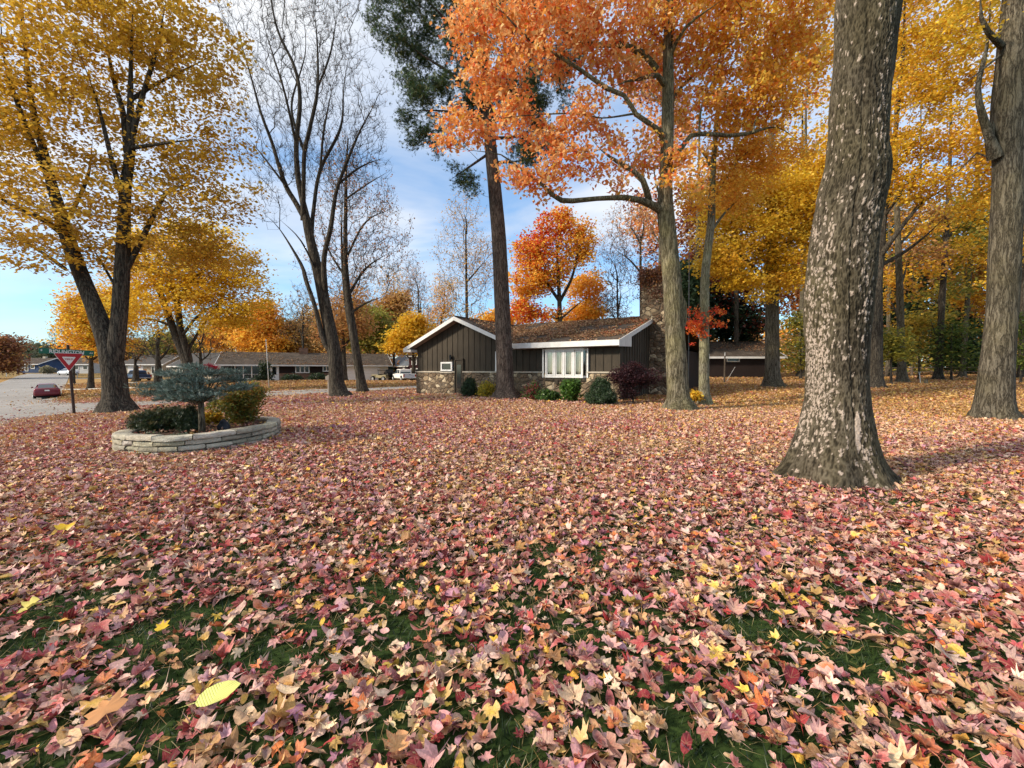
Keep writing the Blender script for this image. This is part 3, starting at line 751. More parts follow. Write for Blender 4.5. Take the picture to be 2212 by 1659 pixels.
# --- second twin-stemmed yellow maple across the side street
Y0 = 33.; b0 = onground(409, Y0)
t = Tree('maple_tree', 'bright yellow twin-stemmed maple standing across the side street, behind the blue spruce', base=b0, seed=2)
t.limb(limb([(410, 834, Y0, 36), (409, 800, Y0, 30), (398, 770, Y0, 22), (378, 720, Y0, 19), (360, 670, Y0, 16), (345, 630, Y0, 14), (318, 580, Y0, 9), (310, 520, Y0, 5)]), 12, .4)
t.limb(limb([(410, 800, Y0, 21), (404, 760, Y0, 18), (390, 710, Y0, 16), (382, 650, Y0, 15), (370, 600, Y0, 12), (372, 500, Y0, 7)]), 12)
for pts in [[(382, 650, Y0, 9), (420, 600, Y0, 7), (455, 575, Y0 + 1, 4)], [(394, 725, Y0, 8), (430, 680, Y0 - 1, 6), (480, 655, Y0 - 1, 4), (540, 650, Y0 - 1, 2)],
            [(372, 705, Y0, 7), (330, 690, Y0, 5), (290, 690, Y0, 3)], [(404, 760, Y0, 10), (440, 700, Y0 + 1, 6), (500, 620, Y0 + 1, 3)]]:
    t.limb(limb(pts), 7)
B = [blob(430, 600, 33, 120, 70), blob(330, 620, 33, 100, 70), blob(500, 650, 33, 70, 60), blob(450, 680, 32, 90, 45), blob(360, 540, 33, 110, 70), blob(300, 680, 33, 60, 40), blob(470, 560, 33, 90, 60)]
C = t.grow(inblobs(B, 560), .25, .005, maxr=.08, attach_min=12)
t.finish(BARK_D, [crown(C, 52, (.5, .5, .22), .22, YEL, .6)], LEAF)

# --- tall bare tree
Y0 = 25.; b0 = onground(734, Y0)
t = Tree('bare_tree', 'tall leafless tree with a fan of dark limbs, thickest trunk beside the side street', base=b0, seed=3)
t.limb(limb([(734, 859, Y0, 42), (728, 830, Y0, 34), (722, 760, Y0, 30), (706, 680, Y0, 27), (692, 610, Y0, 25), (680, 560, Y0, 23), (671, 520, Y0, 21), (664, 485, Y0, 20), (655, 440, Y0, 14), (644, 385, Y0, 12), (640, 312, Y0, 11), (648, 220, Y0, 9), (637, 147, Y0, 7), (600, 66, Y0, 5), (582, -20, Y0, 3)]), 14, .4, .08)
for pts in [
    [(724, 768, Y0, 17), (702, 740, Y0 - .2, 14), (690, 700, Y0 - .3, 12), (680, 660, Y0 - .4, 10), (661, 605, Y0 - .5, 10), (650, 570, Y0, 9), (604, 495, Y0, 6), (567, 458, Y0, 3)],
    [(664, 484, Y0, 13), (640, 440, Y0 + .3, 12), (618, 403, Y0 + .4, 11), (600, 350, Y0 + .4, 9), (589, 312, Y0 + .4, 8), (575, 275, Y0, 7), (563, 242, Y0, 6), (545, 176, Y0, 5), (520, 90, Y0, 4), (490, 0, Y0, 2)],
    [(655, 477, Y0, 13), (656, 400, Y0 - .5, 10), (658, 330, Y0 - .5, 10), (670, 275, Y0 - .6, 9), (686, 191, Y0 - .6, 7), (684, 73, Y0 - .6, 5), (672, -20, Y0, 3)],
    [(672, 520, Y0, 12), (677, 458, Y0 + .6, 9), (692, 367, Y0 + .8, 8), (736, 275, Y0 + .8, 6), (743, 183, Y0 + .8, 4), (760, 90, Y0 + .8, 2)],
    [(703, 640, Y0, 15), (700, 560, Y0 - .5, 12), (714, 495, Y0 - .7, 11), (722, 440, Y0 - .7, 9), (732, 396, Y0 - .8, 8), (773, 293, Y0 - .8, 6), (802, 238, Y0 - .8, 4), (835, 170, Y0, 2)],
    [(640, 312, Y0, 7), (615, 200, Y0 - 1, 5), (590, 120, Y0 - 1, 4), (560, 20, Y0 - 1, 2)],
    [(658, 330, Y0, 7), (630, 230, Y0 + 1, 5), (660, 110, Y0 + 1, 3), (650, 0, Y0 + 1, 2)],
    [(686, 191, Y0, 5), (715, 110, Y0 - .5, 4), (730, 10, Y0 - .5, 2)],
    [(618, 403, Y0, 6), (570, 340, Y0 + .5, 4), (530, 290, Y0 + .7, 2)],
    [(732, 396, Y0, 6), (780, 360, Y0 + .8, 4), (830, 340, Y0 + 1, 2)],
    [(690, 600, Y0, 6), (650, 520, Y0 - .8, 4), (600, 470, Y0 - 1, 2)],
    [(692, 367, Y0, 6), (700, 280, Y0, 5), (720, 180, Y0, 3)]]:
    t.limb(limb(pts), 7)
B = [blob(560, 120, 25, 90, 150), blob(660, 80, 25, 110, 130), blob(740, 200, 25, 80, 120), blob(600, 320, 25, 80, 110), blob(700, 320, 25, 80, 110), blob(570, 440, 25, 60, 50, None, .6), blob(790, 300, 25, 50, 100), blob(740, 60, 25, 60, 80, None, .6), blob(660, -80, 25, 160, 80)]
C = t.grow(inblobs(B, 3000), .5, .0062, 2.2, maxr=.05, attach_min=60, upbias=.7)
Bt = t.sprays(C, 4, .42, .0065, .6)
sub = Bt[rng.choice(len(Bt), 500)]
t.finish(BARK_D, [crown(sub, 1, (.02, .02, .02), .08, BRN, None)], LEAF, twigname='branches')

# --- its slimmer neighbour with sparse withered leaves
Y0 = 30.; b0 = onground(783, Y0)
t = Tree('bare_tree', 'slimmer half-bare tree with sparse rusty leaves, behind the tall leafless one', base=b0, seed=4)
t.limb(limb([(783, 849, Y0, 26), (779, 820, Y0, 21), (766, 740, Y0, 19), (757, 676, Y0, 17), (748, 600, Y0, 13), (746, 520, Y0, 10), (747, 430, Y0, 8), (748, 360, Y0, 5), (752, 300, Y0, 3)]), 12, .3)
for pts in [[(764, 726, Y0, 10), (752, 690, Y0, 8), (742, 600, Y0, 7), (738, 500, Y0, 5), (742, 400, Y0, 3)], [(752, 640, Y0, 7), (790, 580, Y0 + 1, 5), (850, 540, Y0 + 1, 2)], [(747, 560, Y0, 6), (790, 480, Y0, 4), (850, 450, Y0, 2)],
            [(747, 600, Y0, 6), (710, 540, Y0, 4), (690, 470, Y0, 2)], [(758, 676, Y0, 6), (790, 655, Y0 + 1, 4), (830, 640, Y0 + 1, 2)], [(747, 430, Y0, 5), (790, 400, Y0, 3), (840, 370, Y0, 2)]]:
    t.limb(limb(pts), 7)
B = [blob(790, 470, 30, 90, 110), blob(740, 380, 30, 60, 80), blob(820, 560, 30, 60, 60), blob(720, 560, 30, 60, 80)]
C = t.grow(inblobs(B, 1300), .35, .008, 2.3, maxr=.04, attach_min=25)
Bt = t.sprays(C, 3, .45, .0075, .2)
t.finish(BARK_D, [crown(Bt[rng.choice(len(Bt), 2600)], 1, (.05, .05, .05), .13, [(.50, .28, .14, 3), (.62, .36, .16, 2), (.42, .17, .10, 2)], None)], LEAF)

# --- the pine in front of the house
Y0 = 21.5; b0 = onground(1093, Y0)
t = Tree('pine_tree', 'tall straight pine with high dark green clumps, in front of the brown house', base=b0, seed=5)
t.limb(limb([(1094, 863, Y0, 47), (1092, 840, Y0, 38), (1089, 760, Y0, 35), (1084, 640, Y0, 33), (1078, 520, Y0, 31), (1068, 400, Y0, 28), (1061, 330, Y0, 26), (1052, 220, Y0, 22), (1046, 120, Y0, 20), (1040, 0, Y0, 17), (1034, -150, Y0, 10)]), 18, .5, .05)
for pts in [[(1052, 235, Y0, 9), (990, 170, Y0 - .5, 7), (900, 110, Y0 - .8, 4), (850, 60, Y0 - 1, 2)], [(1054, 260, Y0, 8), (960, 240, Y0 - .6, 5), (890, 240, Y0 - .8, 3)], [(1058, 330, Y0, 6), (1000, 370, Y0 - .5, 4), (970, 390, Y0 - .6, 2)],
            [(1050, 150, Y0, 8), (960, 40, Y0 - 1, 6), (900, -20, Y0 - 1, 3)], [(1056, 300, Y0, 8), (1130, 290, Y0 + .7, 5), (1200, 240, Y0 + 1.2, 3)], [(1060, 350, Y0, 6), (1110, 350, Y0 + 1, 4), (1150, 340, Y0 + 1, 2)],
            [(1046, 100, Y0, 8), (1130, 60, Y0 + 1, 6), (1220, 80, Y0 + 1, 3)], [(1044, 60, Y0, 8), (1000, -40, Y0 + .5, 5), (930, -60, Y0 + .5, 3)]]:
    t.limb(limb(pts), 8)
B = [blob(870, 60, 21, 65, 75), blob(900, 150, 21, 45, 45), blob(830, 20, 21, 35, 60), blob(960, 20, 21, 90, 60), blob(980, 120, 21.3, 80, 50), blob(905, 235, 21, 45, 45), blob(900, 300, 21, 30, 30), blob(960, 290, 21, 50, 35, None, .6), blob(1000, 200, 21.5, 70, 50, None, .7),
     blob(985, 375, 21, 30, 30), blob(1010, 400, 21, 32, 22), blob(1160, 260, 22.5, 60, 60), blob(1130, 345, 22.5, 45, 32), blob(1215, 150, 22.5, 45, 70, None, .7), blob(1120, 60, 22.5, 90, 60, None, .9), blob(1130, 180, 22.3, 70, 60), blob(1190, 330, 22.6, 35, 25), blob(1060, 240, 22.2, 60, 45, None, .7), blob(1040, -60, 21.5, 200, 60), blob(940, 200, 21, 30, 25), blob(870, 265, 21, 18, 30)]
C = t.grow(inblobs(B, 520), .2, .006, maxr=.05, attach_min=25)
K = np.repeat(C, 72, 0); P = K + rng.normal(size=K.shape) * np.array([.22, .22, .15])
lv = scatter(P, rng.uniform(.15, .24, len(P)), pick([(.05, .10, .04, 4), (.08, .14, .05, 3), (.14, .17, .05, 3), (.03, .06, .03, 3)], len(P)) * (1 + .25 * rng.normal(size=(len(P), 1))).clip(.5, 1.7), NTUFT, None)
t.finish(BARK_P, [lv], NEEDLE)

# --- the orange maple
Y0 = 16.; b0 = onground(1466, Y0)
t = Tree('maple_tree', 'orange maple with long low crooked limb, growing at the chimney end of the house', base=b0, seed=6)
t.limb(limb([(1468, 889, Y0, 62), (1466, 860, Y0, 50), (1462, 800, Y0, 46), (1457, 700, Y0, 42), (1451, 600, Y0, 40), (1444, 520, Y0, 37), (1437, 450, Y0, 36), (1438, 400, Y0, 29), (1441, 300, Y0, 27), (1443, 200, Y0, 25), (1444, 100, Y0, 22), (1444, 0, Y0, 19), (1444, -120, Y0, 11)]), 20, .35, .07)
t.limb(limb([(1466, 720, Y0, 20), (1474, 690, Y0, 22), (1476, 655, Y0, 19), (1470, 630, Y0, 12)]), 10)
for pts in [[(1432, 458, Y0, 20), (1415, 446, Y0 - .2, 18), (1385, 433, Y0 - .4, 14), (1352, 427, Y0 - .5, 12), (1290, 429, Y0 - .8, 10), (1213, 433, Y0 - 1., 11), (1175, 402, Y0 - 1.1, 8), (1138, 375, Y0 - 1.2, 8), (1110, 352, Y0 - 1.2, 6), (1082, 334, Y0 - 1.2, 5), (1020, 325, Y0 - 1.2, 3), (960, 320, Y0 - 1.2, 2)],
            [(1404, 442, Y0, 15), (1396, 410, Y0 - .4, 14), (1389, 390, Y0 - .5, 13), (1362, 365, Y0 - .6, 11), (1333, 349, Y0 - .6, 9), (1296, 322, Y0 - .7, 5), (1270, 290, Y0 - .7, 3)],
            [(1436, 310, Y0, 16), (1427, 285, Y0 - .2, 13), (1400, 265, Y0 - .4, 11), (1374, 247, Y0 - .5, 10), (1348, 206, Y0 - .7, 9), (1311, 191, Y0 - .8, 10), (1258, 154, Y0 - 1, 8), (1205, 120, Y0 - 1.1, 7), (1145, 86, Y0 - 1.2, 6), (1090, 30, Y0 - 1.2, 4), (1050, -20, Y0, 2)],
            [(1440, 188, Y0, 14), (1420, 163, Y0 - .3, 11), (1385, 170, Y0 - .6, 9), (1352, 176, Y0 - .8, 7), (1320, 190, Y0 - .9, 5)],
            [(1420, 150, Y0, 13), (1389, 116, Y0 - .2, 14), (1340, 97, Y0 - .5, 13), (1295, 97, Y0 - .7, 11), (1254, 90, Y0 - .8, 10), (1220, 67, Y0 - .9, 8), (1190, 30, Y0 - 1, 6), (1150, -20, Y0, 4)],
            [(1340, 70, Y0, 8), (1280, 62, Y0 + .5, 6), (1240, 40, Y0 + .5, 4), (1190, 10, Y0 + .5, 3)],
            [(1446, 340, Y0, 14), (1470, 322, Y0 + .1, 12), (1492, 293, Y0 + .2, 10), (1539, 290, Y0 + .4, 10), (1575, 293, Y0 + .6, 9), (1610, 290, Y0 + .7, 9), (1678, 275, Y0 + 1, 6), (1727, 307, Y0 + 1.2, 4)],
            [(1627, 288, Y0, 5), (1632, 260, Y0 + .7, 4), (1650, 238, Y0 + .8, 3)], [(1510, 290, Y0, 5), (1515, 230, Y0, 4), (1525, 200, Y0, 3)],
            [(1432, 440, Y0, 6), (1418, 400, Y0 + .4, 5), (1412, 360, Y0 + .5, 4)], [(1443, 240, Y0, 10), (1470, 190, Y0 + .8, 7), (1520, 150, Y0 + 1, 5), (1600, 120, Y0 + 1.2, 3)],
            [(1444, 130, Y0, 10), (1480, 60, Y0 - .6, 7), (1560, 0, Y0 - 1, 4)], [(1374, 245, Y0 - .5, 5), (1300, 255, Y0 - 1, 3), (1240, 245, Y0 - 1.2, 3), (1130, 250, Y0 - 1.4, 4), (1060, 260, Y0 - 1.4, 2)]]:
    t.limb(limb(pts), 10)
B = [blob(1060, 60, 15, 80, 75), blob(1040, 170, 15, 60, 50), blob(1120, 140, 15, 70, 60), blob(1010, 280, 14.9, 55, 38), blob(1100, 250, 15, 60, 45), blob(1180, 30, 15, 110, 60), blob(1240, 110, 15.2, 60, 50), blob(1180, 290, 15.2, 60, 40), blob(1170, 365, 15, 70, 35), blob(1240, 330, 15.2, 60, 45), blob(1300, 350, 15.4, 50, 35),
     blob(1270, 240, 15.3, 55, 50), blob(1320, 60, 15.5, 90, 60), blob(1345, 165, 15.5, 50, 40), blob(1330, 290, 15.5, 40, 30, None, .6), blob(1385, 330, 16.2, 45, 45), blob(1400, 60, 16, 70, 70), blob(1480, 110, 16.6, 80, 70), blob(1500, 220, 16.6, 70, 50), blob(1560, 60, 16.6, 90, 80), blob(1600, 190, 17, 90, 60),
     blob(1690, 170, 17.2, 80, 90), blob(1620, 250, 17, 80, 35), blob(1480, 380, 15.4, 45, 45), blob(1470, 320, 15.4, 40, 30), blob(1200, -80, 16, 260, 70), blob(1550, -70, 16, 240, 70), blob(1700, 60, 17, 80, 70), blob(955, 305, 14.9, 26, 16), blob(1185, 408, 14.9, 50, 16), blob(1120, 400, 14.8, 45, 22), blob(1310, 395, 15.3, 40, 18), blob(1075, 365, 14.8, 35, 20)]
C = t.grow(inblobs(B, 1330), .2, .0035, maxr=.05, attach_min=45)
palw = lambda K: np.clip((K[:, 0] / K[:, 1] * F + CX - 1330) / 260, 0, 1) * .85
t.finish(BARK_O, [crown(C, 35, (.20, .20, .14), .155, (ORA, ORY), .95, palfn=palw, droop=.05)], LEAF, BARK_D)

# --- slim tree beside it, with red shoots halfway up
Y0 = 18.5; b0 = onground(1522, Y0)
t = Tree('maple_tree', 'slim grey maple with a tuft of bright red leaves on its trunk', base=b0, seed=7)
t.limb(limb([(1522, 877, Y0, 30), (1521, 850, Y0, 24), (1521, 760, Y0, 22), (1522, 680, Y0, 21), (1523, 600, Y0, 19), (1529, 540, Y0, 18), (1536, 480, Y0, 17), (1538, 420, Y0, 16), (1541, 350, Y0, 12), (1548, 270, Y0, 10), (1556, 180, Y0, 7), (1570, 60, Y0, 4)]), 14, .3, .06)
for pts in [[(1538, 440, Y0, 7), (1560, 400, Y0, 5), (1600, 340, Y0, 4), (1660, 300, Y0, 2)], [(1536, 500, Y0, 7), (1570, 455, Y0 + .5, 5), (1610, 420, Y0 + .5, 3)], [(1541, 380, Y0, 6), (1525, 340, Y0, 5), (1500, 310, Y0, 3)]]: t.limb(limb(pts), 8)
B = [blob(1590, 330, 18.8, 70, 50), blob(1560, 400, 18.5, 50, 40), blob(1660, 340, 19, 70, 40), blob(1510, 440, 18, 35, 30), blob(1600, 430, 19, 50, 35)]
C = t.grow(inblobs(B, 190), .25, .004, maxr=.04, attach_min=15)
t.finish(BARK_S, [crown(C, 48, (.3, .3, .17), .135, ORY, .8)], LEAF)
Cs = inblobs([blob(1522, 690, 18.4, 38, 22), blob(1500, 705, 18.3, 20, 16), blob(1515, 722, 18.3, 22, 9), blob(1550, 675, 18.3, 18, 14), blob(1480, 672, 18.3, 12, 10), blob(1555, 700, 18.3, 14, 10), blob(1500, 740, 18.3, 10, 6)], 75)
leafobj('red_shoots', [crown(Cs, 11, (.10, .10, .07), .12, RED, .8)], LEAF, t.e)

# --- pale flaky bark giant in the foreground
Y0 = 5.9; b0 = onground(1812, Y0)
t8 = Tree('maple_tree', 'huge foreground trunk with cream flakes of bark and wide flared roots', base=b0, seed=8)
edges = [(-120, 1815, 1958), (0, 1800.5, 1949), (67, 1800, 1942.5), (133, 1798, 1932), (200, 1791, 1922.5), (267, 1788.6, 1917), (333, 1784, 1914), (360, 1778, 1921), (400, 1766, 1917), (467, 1754, 1900.5), (533, 1746, 1890.5), (600, 1740.6, 1886.5), (667, 1739, 1880.5), (733, 1740.6, 1877),
         (800, 1742, 1876), (867, 1739, 1878.5), (900, 1731, 1884), (933, 1719, 1890.5), (967, 1706, 1899), (1000, 1692, 1911), (1030, 1672, 1932), (1048, 1650, 1958)]
E = np.array(edges, float); ns, nr = 300, 620
pyv = np.linspace(1048, -120, nr); xl = np.interp(pyv, E[:, 0], E[:, 1]); xr = np.interp(pyv, E[:, 0], E[:, 2])
k5 = np.ones(25) / 25
xl = np.convolve(np.r_[np.full(12, xl[0]), xl, np.full(12, xl[-1])], k5, 'valid'); xr = np.convolve(np.r_[np.full(12, xr[0]), xr, np.full(12, xr[-1])], k5, 'valid')
cx = (xl + xr) / 2; th = np.linspace(0, 2 * math.pi, ns + 1)[:-1]
cen = np.array([at(a, b, Y0) for a, b in zip(cx, pyv)]); rad = (xr - xl) * Y0 * np.array([cosx(a) for a in cx]) / (2 * F)
TH, ZI = np.meshgrid(th, cen[:, 2]); R = rad[:, None] * np.ones((1, ns))
h = ZI - cen[0, 2]
flare = np.exp(-h / .16) * .15 + np.exp(-h / .5) * .075
R = R * (1 + flare * (np.cos(TH * 6 + .7) + .6 * np.cos(TH * 4 + 2.)) + .035 * np.cos(TH * 2 + ZI * .6) + .02 * np.cos(TH * 3 - ZI))
R = R * (1 - .05 * np.exp(-((np.mod(TH - 4.42 + .10 * (ZI - 2), 2 * math.pi) - 0) / .12) ** 2) * sstep(0.4, 1.2, h))      # long seam
uu = TH * .34; cs, sn = np.cos(TH), np.sin(TH)
wu = uu + .012 * (fbm(uu * 14, ZI * 5, 4) - .5) * 4
nz = fbm(wu * 56, ZI * 11, 41, 3)
blend = sstep(0., .5, np.minimum(TH, 2 * math.pi - TH))
ridge = np.clip(1 - np.abs(nz * 2 - 1) * 2.5, 0, 1) * .72 + .06 + .4 * (fbm(wu * 90, ZI * 40, 42, 2) - .3)
flm = fbm(uu * 4.2 + 5, ZI * 1.5, 61, 3)
azc = np.exp(-(np.abs(TH - 3.45) / .55) ** 3); azr = np.exp(-((TH - 4.80) / .25) ** 2)
hgt_ = .12 + .88 * sstep(3.9, 2.3, ZI)
prob = np.clip(azc * hgt_ * sstep(.2, .7, ZI) * (flm * 2.6 - .75) * .85 + azr * .22 * (flm * 2.4 - .7) + .018 * sstep(3.0, 3.4, TH) * sstep(5.4, 5.0, TH), 0, .72)
fk = fbm(wu * 110, ZI * 60, 43, 2)
def ovals(cu, cz, s_, r_):
    a_ = wu * cu; b_ = ZI * cz; out = np.zeros(a_.shape)
    for dx_ in (-1, 0, 1):
        for dz_ in (-1, 0, 1):
            ia = np.floor(a_) + dx_; ib = np.floor(b_) + dz_
            px_ = ia + .15 + .7 * _h(ia, ib, s_); pz_ = ib + .15 + .7 * _h(ia, ib, s_ + 1); on = _h(ia, ib, s_ + 2) < prob
            rr0 = r_ * (.55 + .6 * _h(ia, ib, s_ + 3)); d_ = np.hypot(a_ - px_, b_ - pz_) + 1.1 * (fk - .5)
            out = np.maximum(out, on * sstep(rr0, rr0 - .14, d_))
    return out
flake = np.maximum(ovals(50, 17, 5, .50), ovals(34, 9.5, 55, .40))
big = np.exp(-((TH - 4.66 - .13 * (ZI - .72)) / (.10 - .04 * (ZI - .72))) ** 2 - ((ZI - .72) / .27) ** 4)
flake = np.maximum(flake, sstep(.42, .5, big * (.5 + .8 * nz)))
R = R + (ridge - .3) * .015 * blend + flake * .006 + (fbm(uu * 9, ZI * 2.2, 71, 2) - .5) * .035 * blend
V = np.stack([cen[:, 0][:, None] + R * cs, cen[:, 1][:, None] + R * sn, ZI], -1).reshape(-1, 3)
ii = np.arange(nr - 1)[:, None] * ns; jj = np.arange(ns)[None]
Fc = np.stack([ii + jj, ii + (jj + 1) % ns, ii + ns + (jj + 1) % ns, ii + ns + jj], -1).reshape(-1, 4)
def hero(n):
    c = n.coord(); fl = n.attr('flake', 'Fac'); rg = n.attr('ridge', 'Fac')
    col = n.ramp(rg, [(.05, (.020, .016, .011)), (.35, (.066, .053, .036)), (.85, (.135, .112, .080))])
    ms = n.ramp(n.noise(n.map(c, scale=(1, 1, .5)), 1.6, 4., .6), [(.40, 0.), (.62, .7)])
    col = n.mix(ms, col, n.mix(1., n.ramp(rg, [(.1, .3), (.8, 1.2)]), (.100, .082, .045), 'MULTIPLY'))
    dk = n.ramp(n.noise(n.map(c, scale=(1, 1, .3), loc=(4, 1, 2)), 2.3, 3.), [(.35, .6), (.6, 1.1)])
    col = n.mix(1., col, dk, 'MULTIPLY')
    fc = n.mix(n.noise(c, 30., 3.), (.34, .26, .20), (.60, .49, .41))
    col = n.mix(n.math('MULTIPLY', fl, n.ramp(n.noise(c, 70., 2.), [(.3, .55), (.5, 1.)])), col, fc)
    n.bsdf(col, .93, .12, n.bump(n.math('ADD', n.noise(n.map(c, scale=(1, 1, .4)), 60., 4., .6), n.noise(c, 180., 2.)), .8, .012))
npmesh('trunk', V - b0, Fc, mat('bark_flaky', hero), t8.e, True, {'flake': flake.ravel(), 'ridge': ridge.ravel()})
top = cen[-1]; rt = rad[-1]
for dx, dy, dz in ((1.2, .6, 5.), (-1.6, 1.2, 4.6), (.3, -1.6, 5.)):
    t8.limb([(*top, rt * .8), (top[0] + dx * .4, top[1] + dy * .4, top[2] + 1.6, rt * .6), (top[0] + dx, top[1] + dy, top[2] + dz, rt * .25)], 10, join=False)
V8 = []; F8 = []; o8 = 0
for v, f in t8.tubes: V8.append(v); F8.append(f + o8); o8 += len(v)
npmesh('upper_limbs', np.concatenate(V8) - b0, np.concatenate(F8), BARK, t8.e, True)
Cc = inblobs([(top[0], top[1] + .5, top[2] + 6.5, 3.2, 3.2, 2.0, 1)], 160)
leafobj('crown', [crown(Cc, 40, (.4, .4, .3), .13, YEL_DULL, .8)], LEAF, t8.e)

# --- trunk at the edge of the yard
Y0 = 12.3; b0 = onground(2150, Y0)
t = Tree('maple_tree', 'thick grey-olive trunk with forked root flare at the far edge of the yard', base=b0, seed=9)
t.limb(limb([(2148, 912, Y0, 112), (2147, 885, Y0, 96), (2153, 800, Y0, 84), (2166, 650, Y0, 76), (2172, 500, Y0, 74), (2180, 350, Y0, 78), (2176, 250, Y0, 80), (2190, 120, Y0, 82), (2200, 0, Y0, 74), (2200, -130, Y0, 50)]), 28, .3, .09)
for pts in [[(2150, 340, Y0, 40), (2138, 300, Y0 - .1, 24), (2122, 250, Y0 - .2, 20), (2112, 190, Y0 - .2, 14), (2130, 110, Y0, 11), (2138, 40, Y0, 8), (2140, -40, Y0, 5)], [(2140, 305, Y0, 14), (2150, 220, Y0 + .2, 12), (2164, 120, Y0 + .4, 11), (2160, 80, Y0 + .4, 8)],
            [(2165, 100, Y0, 20), (2135, 70, Y0 - .3, 15), (2120, 40, Y0 - .4, 12), (2118, -20, Y0 - .4, 8)], [(2160, 120, Y0, 8), (2110, 160, Y0 - .5, 5), (2060, 200, Y0 - .6, 3)], [(2150, 345, Y0, 8), (2110, 330, Y0 + .3, 6), (2070, 370, Y0 + .6, 4), (2040, 385, Y0 + .8, 2)]]: t.limb(limb(pts), 10)
B = [blob(2110, 60, 12.6, 40, 60), blob(2180, -90, 12.3, 150, 60), blob(2140, 200, 12.8, 14, 60, None, .4)]
C = t.grow(inblobs(B, 90), .25, .004, maxr=.03, attach_min=20)
t.finish(BARK, [crown(C, 24, (.22, .22, .14), .12, YEL, .8)], LEAF)

# --- big yellow maple in front of the low dark garage
def quick_tree(name, label, px, py, Y, wpx, pts, limbs_, blobs_, n, per, size, pal, bark=BARK_D, group=None, sig=(.5, .5, .28), bf=.25, tilt=.7, r0=.006, maxr=.07, seed=0, spray=None, palfn=None, droop=0., flare=.4):
    b0 = onground(px, Y)
    t = Tree(name, label, group=group, base=b0, seed=seed)
    zpx = HY + (EYE - b0[2]) * F / Y
    t.limb(limb([(px, zpx + 2, Y, wpx)] + [(a, b, Y, c) for a, b, c in pts]), 12, flare)
    for l in limbs_: t.limb(limb([(a, b, Y + (d[0] if d else 0), c) for a, b, c, *d in l]), 7)
    C = t.grow(inblobs(blobs_, n), bf, r0, maxr=maxr, attach_min=min(12, len(t.P) // 3))
    if spray: Bt = t.sprays(C, spray[0], spray[1], spray[2], .25)
    lv = [crown(C, int(per), sig, size, pal, tilt, palfn=palfn, droop=droop)] if per >= 2 else ([crown(C[rng.choice(len(C), int(len(C) * per))], 1, (.1, .1, .1), size, pal, None)] if per > 0 else None)
    t.finish(bark, lv, LEAF)
    return t

TW = 'woodland trees behind the yard'
quick_tree('maple_tree', 'bright yellow maple with low crown and stout trunk in front of the dark garage', 1668, 834, 29., 50,
    [(1668, 800, 34), (1668, 700, 31), (1667, 600, 29), (1668, 500, 24), (1665, 400, 18), (1668, 260, 10)],
    [[(1668, 620, 12), (1610, 560, 8, -1.5), (1560, 530, 4, -2)], [(1668, 560, 12), (1720, 510, 8, -1), (1780, 480, 4, -1)], [(1668, 500, 10), (1610, 440, 7, 1), (1570, 400, 4, 1)], [(1668, 480, 9), (1730, 420, 6, 0), (1790, 380, 3, 0)]],
    [blob(1560, 560, 27, 60, 45), blob(1620, 520, 28, 90, 60), blob(1700, 560, 28, 80, 45), blob(1690, 470, 28.5, 100, 60), blob(1600, 610, 27, 55, 22), blob(1690, 610, 27.5, 60, 20), blob(1760, 500, 28, 50, 60), blob(1640, 420, 29, 110, 50), blob(1740, 400, 29, 70, 60), blob(1560, 480, 28.5, 60, 40), blob(1650, 640, 27, 40, 10)],
    720, 50, .20, YEL, BARK, seed=10, sig=(.45, .45, .16))
quick_tree('maple_tree', 'dark forked yellow maple just behind the flaky foreground trunk, seen past its edge', 1890, 837, 26.5, 44,
    [(1893, 800, 31), (1893, 700, 30), (1893, 600, 29), (1900, 540, 26), (1908, 470, 18), (1925, 380, 14), (1935, 280, 11), (1950, 120, 8), (1955, 0, 4)],
    [[(1897, 560, 16), (1940, 500, 12, -1), (1990, 440, 9, -1), (2040, 410, 6, -1), (2100, 390, 3, -1)], [(1900, 575, 12), (1960, 540, 9, 1), (2010, 500, 6, 1), (2060, 450, 4, 1)], [(1895, 560, 12), (1860, 480, 8, 1), (1840, 400, 5, 1)], [(1925, 380, 9), (1980, 300, 7, 0), (2020, 200, 4, 0)], [(1908, 470, 8), (1960, 400, 6, -1.5), (2010, 330, 3, -2)]],
    [blob(1980, 80, 26, 70, 80), blob(2060, 180, 26, 70, 70), blob(1960, 200, 26, 55, 50), blob(2040, 300, 25.5, 90, 50), blob(1955, 310, 26, 50, 35), blob(2110, 340, 25.5, 50, 60), blob(2000, 400, 25, 90, 35), blob(2090, 60, 26, 60, 80), blob(1930, 400, 25, 50, 50), blob(1850, 330, 26.5, 90, 90), blob(2110, 440, 25, 40, 25), blob(1950, -70, 26, 150, 60), blob(2190, 420, 26, 50, 200)],
    820, 46, .19, (YEL_G, YEL), BARK_D, seed=11, palfn=lambda K: vn(K[:, 0] * .4, K[:, 2] * .4, 14) + .1, sig=(.42, .42, .15))

